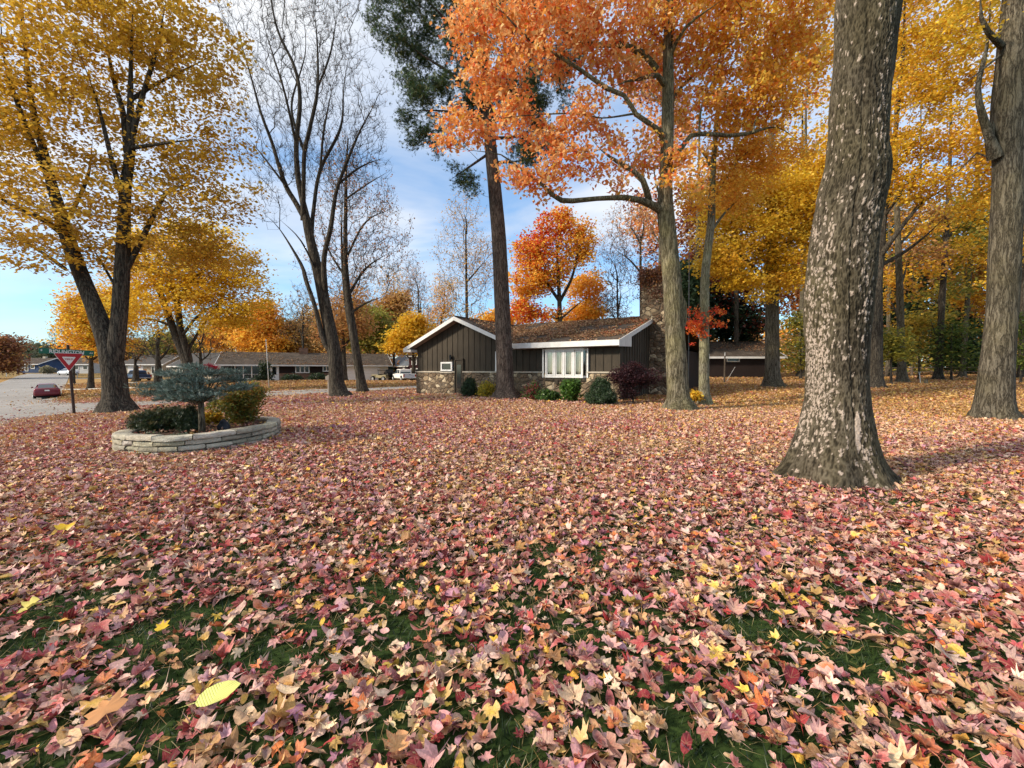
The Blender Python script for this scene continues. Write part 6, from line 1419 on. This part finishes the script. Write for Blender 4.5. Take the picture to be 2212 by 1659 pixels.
shrub('groundcover_plant', 'grey-green ground-hugging plant just inside the front stones', bedbase(690, 1110, 8.0), [bblob(690, 1105, 8.0, 120, 12, .12)], 50, 14, .05, [(.16, .18, .12, 3), (.22, .23, .16, 2)], (.03, .03, .015), tilt=.8, cat_='plant')
shrub('groundcover_plant', 'tiny tuft of sage-green plant near the corner of the planter wall', bedbase(340, 1080, 8.3), [bblob(340, 1080, 8.3, 45, 15, .1)], 25, 14, .05, [(.14, .17, .10, 3), (.22, .23, .16, 2)], (.03, .03, .015), tilt=.8, cat_='plant')
# standing dark rock
rb_ = bedbase(1275, 1000, 9.0); bm = bmesh.new(); bmesh.ops.create_icosphere(bm, subdivisions=3, radius=1)
for v in bm.verts:
    k = vn(v.co.x * 2 + 9, v.co.z * 2 + v.co.y * 1.3 + 5, 5); v.co *= .8 + .4 * float(k); t_ = (v.co.z + 1) / 2; v.co.x *= .13 * (1.25 - .75 * t_); v.co.y *= .09 * (1.2 - .6 * t_); v.co.z = t_ * .26 - .02
me = bpy.data.meshes.new('rock'); bm.to_mesh(me); bm.free(); me.materials.append(simple('dark_rock', (.035, .037, .045), .8, .3, 0, .5, 8., .8, 18.))
ro = link(bpy.data.objects.new('rock', me)); ro.location = rb_; tag(ro, 'dark slate-blue pointed rock standing in the planting bed', 'rock')

# ---------------------------------------------------------------- plants along the house
def z4(zx, zy): return (1500 + zx * .5425) / 1.808, (1100 + zy * .5425) / 1.808
def hb(zx, zy, Y, rx, ry, dep, w=1.): a, b = z4(zx, zy); c = at(a, b, Y); k = Y / F * .3; return (c[0], c[1], c[2], rx * k, dep, ry * k, w)
def hbase(zx, Y): a, _ = z4(zx, 0); p = onground(a, Y); return tuple(p)
DG = [(.030, .055, .020, 4), (.045, .08, .028, 3), (.02, .036, .015, 3)]
shrub('conical_shrub', 'small rounded-cone dark evergreen beside the narrow house door', hbase(617, 23.0), [hb(617, 775, 23.0, 48, 55, .42), hb(617, 730, 23., 30, 30, .25)], 260, 24, .10, DG, (.07, .07, .07), NT2, matl=NEEDLE)
shrub('yellow_shrub', 'thin yellow-leaved shrub between the door and the pine', hbase(740, 22.6), [hb(745, 775, 22.6, 45, 45, .4), hb(715, 790, 22.6, 30, 30, .3)], 150, 12, .10, [(.60, .46, .05, 4), (.46, .42, .06, 3), (.70, .50, .05, 2), (.25, .26, .05, 2)], (.12, .12, .10), tilt=.8)
shrub('flowering_shrub', 'low hydrangea-like shrub with dull crimson flower heads under the stone wall', hbase(1075, 20.6), [hb(1060, 810, 20.6, 45, 45, .35), hb(1085, 770, 20.6, 25, 35, .3), hb(1120, 820, 20.5, 35, 35, .3)], 160, 18, .10, [(.06, .12, .03, 4), (.11, .18, .04, 3), (.34, .06, .07, 4), (.22, .05, .06, 2)], (.09, .09, .08), tilt=.9)
shrub('leafy_plant', 'bright green broad-leaved plant in front of the stone wall', hbase(1185, 20.), [hb(1185, 835, 20., 65, 40, .4), hb(1150, 845, 20., 40, 30, .3)], 170, 16, .15, [(.07, .14, .03, 4), (.11, .19, .04, 3), (.04, .08, .02, 3)], (.09, .09, .07), tilt=.8, cat_='plant')
shrub('leafy_plant', 'taller upright green plant below the bay window', hbase(1345, 19.3), [hb(1345, 790, 19.3, 48, 60, .3), hb(1375, 745, 19.3, 25, 25, .2), hb(1310, 760, 19.3, 22, 35, .2)], 150, 14, .15, [(.09, .19, .03, 4), (.15, .26, .05, 3), (.05, .10, .02, 3)], (.09, .09, .08), tilt=.8, cat_='plant')
shrub('evergreen_shrub', 'big rounded black-green evergreen shrub at the corner of the house', hbase(1568, 18.1), [hb(1565, 830, 18.1, 90, 62, .75), hb(1560, 760, 18.1, 60, 52, .5)], 560, 26, .10, DG, (.08, .08, .08), NT2, matl=NEEDLE, stems=10)
jb = hbase(1795, 18.9)
je = Tree('japanese_maple', 'small dark purple Japanese maple spreading against the gable end', 'tree', base=jb, seed=5)
def zl(l, Y): return limb([(*z4(a, b), Y, w) for a, b, w in l])
je.limb(zl([(1796, 895, 5), (1790, 820, 4), (1775, 750, 3.4), (1760, 690, 2.4), (1730, 640, 1.5)], 18.9), 8)
je.limb(zl([(1778, 760, 3), (1820, 700, 2.2), (1860, 650, 1.4)], 18.9), 6); je.limb(zl([(1770, 740, 3), (1720, 710, 2), (1670, 690, 1.2)], 18.9), 6)
C = je.grow(inblobs([hb(1760, 690, 18.9, 130, 70, .8), hb(1700, 680, 18.8, 90, 45, .7), hb(1880, 700, 18.9, 85, 75, .7), hb(1790, 620, 18.9, 60, 40, .5), hb(1740, 790, 18.8, 90, 50, .6, .6)], 420), .3, .003, maxr=.02)
je.finish(BARK_D, [crown(C, 17, (.12, .12, .06), .085, [(.055, .022, .030, 4), (.085, .03, .035, 3), (.035, .018, .022, 3), (.12, .04, .04, 1)], .6)], LEAF)
shrub('yellow_shrub', 'little yellow-leaved plant at the foot of the orange maple', tuple(onground(1497, 18.)), [blob(1500, 856, 18., 12, 9, .25)], 40, 12, .12, YEL, (.07, .07, .05), tilt=.8, cat_='plant')
# shrubs at the other house
DGs = 'foundation shrubs of the long low house'
for lab, px, Y, bl in [('wide dark shrub under the middle window of the long low house', 630, 58, [(630, 819, 17, 8)]), ('dark shrub under the small window nearest its garage', 687, 60, [(687, 817, 16, 8)]), ('tall dark conifer beside the white front door', 574, 55, [(574, 812, 10, 16), (572, 795, 6, 12), (560, 822, 16, 6)]),
                       ('big black-green bush behind the old jeep', 832, 76, [(832, 795, 16, 9), (822, 798, 12, 8)]), ('crimson bush just above the blue spruce', 448, 50, [(448, 797, 12, 5)]), ('round grey-tan bush near the blue house', 103, 98, [(103, 799, 9, 6)])]:
    pal = [(.55, .03, .06, 3), (.4, .02, .04, 2)] if 'crimson' in lab else ([(.3, .27, .16, 2), (.22, .2, .12, 1)] if 'tan' in lab else DG)
    shrub('bush' if 'bush' in lab else 'evergreen_shrub', lab, tuple(onground(px, Y)), [blob(b[0], b[1], Y, b[2], b[3], 1.) for b in bl], 150, 22, .0036 * Y, pal, (.2, .2, .16), tilt=None, group=None if 'jeep' in lab or 'crimson' in lab or 'tan' in lab else DGs)

# ================================================================ street sign
sx = onground(158.5, 18.4); se = thing('street_sign', 'leaning street corner post with green name blade above a red and white yield triangle', 'street sign', tuple(sx))
top = at(146.5, 745, 18.4) - sx; ax_ = top / np.linalg.norm(top)
POST = simple('rusty_post', (.055, .035, .028), .8, .3, 0, .3, 12.)
m = MB(); m.cyl((0, 0, -.3), tuple(top), .052, .05, 8); m.build('post', POST, se)
toC = -np.array([sx[0], sx[1], 0.]); toC /= np.linalg.norm(toC); yaw = math.atan2(toC[1], toC[0]) + math.pi / 2   # local -y faces the camera
def signpart(o, pos, roll=0., yw=yaw): o.location = pos; o.rotation_euler = (0, roll, yw); return o
SG = simple('sign_green', (.008, .12, .075), .45, .4, 0, .08, 3., 0.); SW = simple('sign_white', (.78, .78, .75), .45, .4, 0, .05, 3., 0.); SR = simple('sign_red', (.40, .012, .018), .45, .4, 0, .08, 3., 0.)
def text(body, size, material, parent, pos, name='lettering', ext=.003, sx_=1.):
    cu = bpy.data.curves.new(name, 'FONT'); cu.body = body; cu.size = size; cu.extrude = ext; cu.align_x = 'CENTER'; cu.align_y = 'CENTER'; cu.offset = size * .022
    tmp = bpy.data.objects.new('tmp', cu); COL.objects.link(tmp); dg = bpy.context.evaluated_depsgraph_get(); me = bpy.data.meshes.new_from_object(tmp.evaluated_get(dg)); bpy.data.objects.remove(tmp); me.name = name
    me.materials.clear(); me.materials.append(material)
    for v in me.vertices: v.co.x *= sx_
    o = link(bpy.data.objects.new(name, me), parent); o.location = pos; o.rotation_euler = (math.pi / 2, 0, 0); return o
pb = at(145.5, 760.5, 18.4) - sx; rr_ = math.radians(2.6)
blade = MB(); blade.box(-.82, .82, -.012, .012, -.115, .115); bl_ = signpart(blade.build('name_blade', SG, se, bevel=.004), pb + toC * .07, rr_)
text('RIDLINGTON', .20, SW, bl_, (-.01, -.016, -.004), sx_=.86); text('E', .10, SW, bl_, (-.745, -.016, .02)); text('AV', .085, SW, bl_, (.73, -.016, .0))
py_ = at(149, 783, 18.4) - sx
def tri(w, h, y0, y1, r=.05):
    """rounded triangle, point down"""
    P = [(-w / 2, h / 2), (w / 2, h / 2), (0, -h / 2)]; out = []; c = np.mean(P, 0)
    for i_, p in enumerate(P):
        p = np.array(p); a = np.array(P[(i_ - 1) % 3]) - p; b = np.array(P[(i_ + 1) % 3]) - p; a /= np.linalg.norm(a); b /= np.linalg.norm(b)
        A0 = p + a * r * 1.4; B0 = p + b * r * 1.4
        for t in np.linspace(0, 1, 6): out.append((1 - t) ** 2 * A0 + 2 * t * (1 - t) * p + t * t * B0)
    mm = MB(); n__ = len(out); mm.add([(q[0], y0, q[1]) for q in out] + [(q[0], y1, q[1]) for q in out], [tuple(range(n__)), tuple(range(2 * n__ - 1, n__ - 1, -1))] + [(k, n__ + k, n__ + (k + 1) % n__, (k + 1) % n__) for k in range(n__)]); return mm
H_ = .80; W_ = .92
ys = signpart(tri(W_, H_, -.008, .008).build('yield_sign', SW, se), py_ + toC * .075, math.radians(.5))
o_ = tri(W_ - .05, H_ - .045, -.014, -.0085, .04).build('red_border', SR, ys); o_.location = (0, 0, .006)
o_ = tri(W_ * .46, H_ * .46, -.019, -.0145, .03).build('white_centre', SW, ys); o_.location = (0, 0, .055)
text('YIELD', .095, SR, ys, (0, -.021, .135), sx_=1.05)

# ================================================================ vehicles
def paint(name, c, metal=.2): return simple(name, c, .28, .5, metal, .04, 2., 0.)
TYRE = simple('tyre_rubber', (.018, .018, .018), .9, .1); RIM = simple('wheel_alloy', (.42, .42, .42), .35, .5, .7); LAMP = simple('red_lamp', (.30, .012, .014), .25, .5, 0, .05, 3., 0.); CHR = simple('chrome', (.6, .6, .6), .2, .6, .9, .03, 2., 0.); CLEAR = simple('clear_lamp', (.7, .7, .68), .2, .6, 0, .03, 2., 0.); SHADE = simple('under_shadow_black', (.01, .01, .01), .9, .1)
CGL = simple('car_glass', (.03, .04, .05), .06, .7, 0, .05, 1., 0.)
def loft(st, prof):
    """st: list of dict-like tuples; prof(st)-> list of (y,z) half section from bottom centre to top centre"""
    mb = MB(); rings = []
    for s in st:
        h = prof(s); ring = [(s[0], y, z) for y, z in h] + [(s[0], -y, z) for y, z in h[::-1][1:-1]]; rings.append(ring)
    n_ = len(rings[0]); V = [p for r in rings for p in r]; Fq = []
    for i in range(len(rings) - 1):
        for j in range(n_): Fq.append((i * n_ + j, i * n_ + (j + 1) % n_, (i + 1) * n_ + (j + 1) % n_, (i + 1) * n_ + j))
    Fq.append(tuple(range(n_))[::-1]); Fq.append(tuple((len(rings) - 1) * n_ + j for j in range(n_))); return mb.add(V, Fq)
def wheels(e, xs_, w, r, tw=.2):
    for x_ in xs_:
        for s_ in (1, -1):
            t_ = MB(); t_.cyl((x_, s_ * (w - tw), r), (x_, s_ * w, r), r, n=24); wo = t_.build('wheel', TYRE, e, bevel=.03)
            t_ = MB(); t_.cyl((x_, s_ * (w - .03), r), (x_, s_ * (w + .008), r), r * .62, n=20)
            for k in range(5): a = 2 * math.pi * k / 5; t_.cyl((x_, s_ * (w + .006), r), (x_ + math.cos(a) * r * .55, s_ * (w + .006), r + math.sin(a) * r * .55), .035, n=5)
            t_.build('rim', RIM, wo)
def sedan(name, label, loc, head, col, detail=True):
    e = thing(name, label, 'car', loc, head)
    st = [(-2.40, .74, .38, .80), (-2.34, .84, .30, .95), (-2.15, .88, .25, 1.0), (-1.6, .90, .22, .99), (-.6, .905, .2, .95), (.6, .905, .2, .93), (1.4, .89, .2, .88), (2.0, .85, .22, .78), (2.3, .76, .28, .66), (2.4, .62, .36, .55)]
    pr = lambda s: [(0, s[2]), (s[1] * .85, s[2]), (s[1] * .97, s[2] + .08), (s[1], (s[2] + s[3]) / 2), (s[1] * .965, s[3] - .12), (s[1] * .88, s[3] - .02), (s[1] * .5, s[3] + .01), (0, s[3] + .02)]
    loft(st, pr).build('body', col, e, True)
    cs_ = [(-1.95, .66, .93, .985), (-1.7, .70, .93, 1.04), (-1.05, .585, .93, 1.335), (-.6, .57, .93, 1.385), (.2, .57, .93, 1.39), (.55, .58, .93, 1.35), (1.25, .70, .90, .955)]
    pc = lambda s: [(0, s[2]), (.78, s[2]), (s[1], max(s[3] - .05, s[2] + .01)), (s[1] * .86, s[3]), (0, s[3] + .015)]
    loft(cs_, pc).build('cabin', col, e, True)
    def quad(pts, nm, mt):
        q = MB(); q.add(pts, [(0, 1, 2, 3)]); return q.build(nm, mt, e, solid=.012)
    quad([(-1.83, .60, 1.02), (-1.83, -.60, 1.02), (-1.12, -.50, 1.325), (-1.12, .50, 1.325)], 'rear_window', CGL); quad([(1.2, .62, .99), (1.2, -.62, .99), (.6, -.50, 1.345), (.6, .50, 1.345)], 'windscreen', CGL)
    for s_ in (1, -1):
        for a, b in ((-1.35, -.42), (-.36, .75)): quad([(a - (.18 if a < -1 else 0), s_ * .765, .975), (b + (.25 if b > .5 else 0), s_ * .765, .975), (b - (.12 if b > .5 else 0), s_ * .60, 1.31), (a + (.14 if a < -1 else 0), s_ * .60, 1.31)], 'side_window', CGL)
        q = MB(); q.box(.72, .86, s_ * .98 - .09, s_ * .98 + .07, .96, 1.08); q.build('wing_mirror', col, e, bevel=.02)
        q = MB(); q.box(-2.37, -2.30, s_ * .62 - .20, s_ * .62 + .20, .74, .86); q.build('tail_lamp', LAMP, e, bevel=.02)
        q = MB(); q.box(-2.385, -2.36, s_ * .36 - .06, s_ * .36 + .06, .76, .84); q.build('reverse_lamp', CLEAR, e)
        q = MB(); q.box(2.24, 2.36, s_ * .60 - .12, s_ * .60 + .12, .56, .66); q.build('headlight', CLEAR, e, bevel=.02)
    q = MB(); q.box(-2.46, -2.34, -.80, .80, .40, .58); q.build('bumper', col, e, bevel=.04)
    q = MB(); q.box(-2.41, -2.385, -.16, .16, .72, .84); q.build('number_plate', SW, e)
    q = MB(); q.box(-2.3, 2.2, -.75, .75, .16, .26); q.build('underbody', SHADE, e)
    wheels(e, (-1.4, 1.42), .90, .31); return e
cpz = at(102, 860, 42.); cl_ = (cpz[0], cpz[1], g(cpz[0], cpz[1]) + .035)
hd = math.atan2(88, -96)
sedan('parked_car', 'maroon sedan parked at the kerb of the road, seen from behind', cl_, hd, paint('maroon_paint', (.16, .018, .03)))
c_ = onground(147, 92.); sedan('parked_car', 'white car far down the road beyond the yield sign', (c_[0], c_[1], c_[2] + .03), math.radians(160), paint('white_car_paint', (.68, .70, .74)))
def pickup(name, label, loc, head, col):
    e = thing(name, label, 'pickup truck', loc, head)
    low = [(-2.62, .86, .55, 1.05), (-2.55, .90, .48, 1.08), (-1.0, .92, .42, 1.08), (.9, .92, .42, 1.08), (1.6, .91, .42, 1.06), (2.35, .88, .45, .98), (2.6, .78, .5, .85)]
    pr = lambda s: [(0, s[2]), (s[1] * .92, s[2]), (s[1], s[2] + .1), (s[1], s[3] - .12), (s[1] * .94, s[3] - .02), (0, s[3])]
    loft([s for s in low if s[0] >= -1.0], pr).build('body', col, e, True, bevel=.01)
    b = MB(); b.box(-2.55, -.98, .86, .92, .46, 1.08); b.box(-2.55, -.98, -.92, -.86, .46, 1.08); b.box(-2.55, -.98, -.86, .86, .46, .62); b.build('bed', col, e, bevel=.02)
    b = MB(); b.box(-2.62, -2.555, -.72, .72, .56, 1.07); tg = b.build('tailgate', paint('tailgate_grey', (.60, .62, .68)) if 'white' in label else col, e, bevel=.02)  # white pickup gets a tailgate greyer and bluer than its body
    b = MB(); b.box(-2.64, -2.62, -.12, .12, .94, .99); b.build('handle', BLACK, tg)
    cs_ = [(-1.0, .80, 1.05, 1.60), (-.85, .78, 1.05, 1.70), (.2, .78, 1.05, 1.74), (.55, .78, 1.05, 1.70), (1.25, .82, 1.05, 1.12)]
    pc = lambda s: [(0, s[2]), (.90, s[2]), (s[1], s[3] - .06), (s[1] * .9, s[3]), (0, s[3] + .01)]
    loft(cs_, pc).build('cab', col, e, True, bevel=.01)
    def quad(pts, nm): q = MB(); q.add(pts, [(0, 1, 2, 3)]); return q.build(nm, CGL, e, solid=.012)
    quad([(-1.012, .70, 1.16), (-1.012, -.70, 1.16), (-.985, -.66, 1.56), (-.985, .66, 1.56)], 'rear_window'); quad([(1.2, .74, 1.17), (1.2, -.74, 1.17), (.62, -.68, 1.66), (.62, .68, 1.66)], 'windscreen')
    for s_ in (1, -1):
        quad([(-.86, s_ * .885, 1.14), (-.08, s_ * .885, 1.14), (-.08, s_ * .80, 1.62), (-.80, s_ * .80, 1.62)], 'side_window'); quad([(.0, s_ * .885, 1.14), (.98, s_ * .885, 1.14), (.48, s_ * .80, 1.62), (.0, s_ * .80, 1.62)], 'side_window')
        q = MB(); q.box(-2.63, -2.53, s_ * .82 - .085, s_ * .82 + .095, .66, 1.04); q.build('tail_lamp', LAMP, e, bevel=.02)
        q = MB(); q.box(.85, .97, s_ * 1.02 - .08, s_ * 1.02 + .08, 1.1, 1.28); q.build('wing_mirror', BLACK, e, bevel=.02)
        q = MB(); q.box(2.42, 2.58, s_ * .66 - .14, s_ * .66 + .14, .72, .86); q.build('headlight', CLEAR, e, bevel=.02)
        for x_ in (-.05, .92):
            q = MB(); q.box(x_ - .24, x_ - .1, s_ * .93 - .015, s_ * .93 + .015, .94, .97); q.build('door_handle', BLACK, e)
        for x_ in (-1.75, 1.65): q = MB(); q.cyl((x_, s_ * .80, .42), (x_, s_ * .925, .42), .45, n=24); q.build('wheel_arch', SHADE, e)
    q = MB(); q.box(-2.74, -2.6, -.84, .84, .44, .56); q.build('bumper', CHR, e, bevel=.03)
    q = MB(); q.box(-2.755, -2.745, -.15, .15, .45, .55); q.build('number_plate', SW, e)
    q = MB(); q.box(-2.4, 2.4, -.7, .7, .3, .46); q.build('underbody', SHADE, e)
    wheels(e, (-1.75, 1.65), .95, .37, .24); return e
p_ = onground(871, 61.); pickup('pickup_truck', 'white crew-cab pickup parked on the leaves beside the white garage door', tuple(p_), math.radians(124), paint('white_paint_truck', (.74, .73, .70), 0))
p_ = onground(297, 68.); pickup('pickup_truck', 'dark blue pickup parked beyond the bare trees across the street', tuple(p_), math.radians(150), paint('navy_paint', (.02, .045, .10)))
# old canvas-topped field car
p_ = onground(826, 63.); e = thing('jeep', 'old tan open-sided jeep with black canvas roof, nose to the garage', 'jeep', tuple(p_), math.radians(150))
TAN = simple('tan_paint', (.26, .22, .13), .7, .2)
b = MB(); b.box(-1.5, .1, -.72, .72, .5, .92); b.box(.1, 1.55, -.62, .62, .55, 1.0); b.box(-1.5, -.9, -.80, .80, .72, .98); b.box(.75, 1.6, -.78, -.6, .82, .88); b.box(.75, 1.6, .6, .78, .82, .88); b.build('body', TAN, e, bevel=.03)
b = MB()
for s_ in (-.66, .66): b.box(.12, .17, s_ - .03, s_ + .03, .95, 1.66); b.box(-1.4, -1.35, s_ - .03, s_ + .03, .95, 1.66)
b.box(.12, .17, -.66, .66, 1.60, 1.66); b.box(.12, .17, -.66, .66, 1.0, 1.06); b.build('windscreen_frame', BLACK, e)
b = MB(); b.box(-1.5, .35, -.74, .74, 1.66, 1.74); b.box(-1.5, -1.44, -.72, .72, 1.2, 1.66); b.box(-1.0, -.9, -.6, -.1, .95, 1.35); b.box(-1.0, -.9, .1, .6, .95, 1.35); b.build('canvas_roof', BLACK, e, bevel=.03)
b = MB(); b.cyl((-1.55, 0, .95), (-1.72, 0, .95), .34, n=18); b.build('spare_wheel', TYRE, e)
for s_ in (-.4, .4): b = MB(); b.cyl((1.54, s_, .82), (1.58, s_, .82), .1, n=12); b.build('headlight', CLEAR, e)
b = MB(); b.box(1.62, 1.7, -.7, .7, .5, .6); b.build('bumper', BLACK, e)
wheels(e, (-1.0, 1.15), .84, .38, .2)

# ================================================================ small things
PWHITE = simple('pole_white', (.72, .71, .68), .4, .4, 0, .05)
p_ = onground(581, 38.); pe_ = thing('flagpole', 'thin bare white flagpole on the lawn of the long low house', 'flagpole', tuple(p_)); tp = at(574.5, 736, 38.) - p_
m = MB(); m.cyl((0, 0, -.3), tuple(tp), .042, .025, 10); m.build('pole', PWHITE, pe_, True)
m = MB(); m.cyl(tuple(tp), tuple(tp + np.array([0, 0, .12])), .06, .05, 8); m.build('finial', PWHITE, pe_)
def mailbox(label, px, Y, col, postm, yaw_=0., h=1.05):
    p_ = onground(px, Y); e = thing('mailbox', label, 'mailbox', tuple(p_), yaw_)
    m = MB(); m.box(-.05, .05, -.05, .05, -.3, h - .1); m.build('post', postm, e)
    m = MB(); n__ = 9; pts = [(-.09, h - .1), (.09, h - .1)] + [(.09 * math.cos(t), h + .04 + .09 * math.sin(t)) for t in np.linspace(0, math.pi, n__)]
    m.prism([(x_, -.26, z_) for x_, z_ in pts], (0, 0, 0), (0, .5, 0)); b_ = m.build('box', col, e)
    m = MB(); m.box(.09, .10, -.1, -.06, h, h + .16); m.build('flag', SR, b_); return e
mailbox('black mailbox on a dark post at the kerb behind the yield sign', 160, 56., BLACK, BLACK, .8)
mailbox('white cross-shaped mailbox post at the far side of the road', 14, 84., SW, SW, .6, 1.0)
mailbox('blue-grey mailbox farther up the road than the black one', 167, 78., simple('blue_grey', (.25, .32, .38), .6), KERB, .6)
p_ = onground(711, 27.6); e = thing('newspaper_post', 'cream wooden mailbox post with gabled box, next to the tall bare trunk', 'mailbox', tuple(p_), .3)
m = MB(); m.box(-.09, .09, -.09, .09, -.3, .95); m.build('post', CREAM, e, bevel=.01)
m = MB(); m.prism([(-.19, -.26, .95), (.19, -.26, .95), (.19, -.26, 1.18), (0, -.26, 1.30), (-.19, -.26, 1.18)], (0, 0, 0), (0, .5, 0)); m.build('box', CREAM, e, bevel=.01)
# split-rail fence at the wood
FW = simple('fence_wood', (.13, .10, .075), .9, .1, 0, .3, 8.)
fe0 = onground(1860, 44.); fe1 = onground(2330, 40.); fe = thing('rail_fence', 'low dark two-rail wooden fence along the edge of the wood', 'fence', tuple(fe0)); nfp = 8
pp_ = [np.array([*(fe0 + (fe1 - fe0) * k / nfp)[:2], 0]) for k in range(nfp + 1)]
for q in pp_: q[2] = g(q[0], q[1])
for q in pp_: a = q - fe0; m = MB(); m.box(a[0] - .07, a[0] + .07, a[1] - .07, a[1] + .07, a[2] - .3, a[2] + 1.05); m.build('post', FW, fe)
for zq in (.5, .92):
    for a, b in zip(pp_[:-1], pp_[1:]): m = MB(); m.cyl(tuple(a - fe0 + [0, 0, zq]), tuple(b - fe0 + [0, 0, zq]), .05, n=6); m.build('rail', FW, fe)
p_ = onground(1990, 31.); e = thing('marker_stake', 'thin white stake with small dark cap, on the leaves before the wood', 'stake', tuple(p_))
tp = at(1986, 806, 31.) - p_
m = MB(); m.cyl((0, 0, -.2), tuple(tp), .022, n=6); m.build('post', PWHITE, e); m = MB(); m.cyl(tuple(tp), tuple(tp + [0, 0, .1]), .07, .07, 8); m.build('cap', simple('grey_cap', (.3, .32, .3)), e)
p_ = onground(2000, 30.); e = thing('tree_guard', 'low brown stump beside the white stake', 'stump', tuple(p_)); m = MB(); m.cyl((0, 0, -.2), (.02, 0, .42), .13, .10, 9); m.build('trunk', BARK, e)
p_ = onground(1565, 34.); e = thing('wooden_post', 'slim weathered post standing before the dark garage', 'post', tuple(p_)); tp = at(1566, 768, 34.) - p_
m = MB(); m.cyl((0, 0, -.2), tuple(tp), .07, .055, 7); m.build('shaft', FW, e); m = MB(); m.cyl(tuple(tp), tuple(tp + [0, 0, .25]), .035, .02, 6); m.build('tip', PWHITE, e)
p_ = onground(1487, 27.); e = thing('antenna_mast', 'tall thin metal mast with guy wires behind the house end', 'mast', tuple(p_)); tp = at(1489, 545, 27.) - p_
m = MB(); m.cyl((0, 0, -.2), tuple(tp), .035, .03, 8); m.build('pole', simple('mast_steel', (.16, .15, .14), .5, .4, .5), e)
for dx_, dy_ in ((2.2, 1.), (-1.5, 2.)): m = MB(); m.cyl(tuple(tp), (dx_, dy_, tp[2] * .72), .008, n=4); m.build('guy_wire', BLACK, e)
# white pvc board leaning near the garage
p_ = onground(1578, 36.); e = thing('stick', 'thin pale stick poking from the leaves by the slim post', 'stick', tuple(p_)); m = MB(); m.cyl((-.35, 0, 0), (.42, .1, 1.25), .014, n=5); m.build('shaft', PWHITE, e)
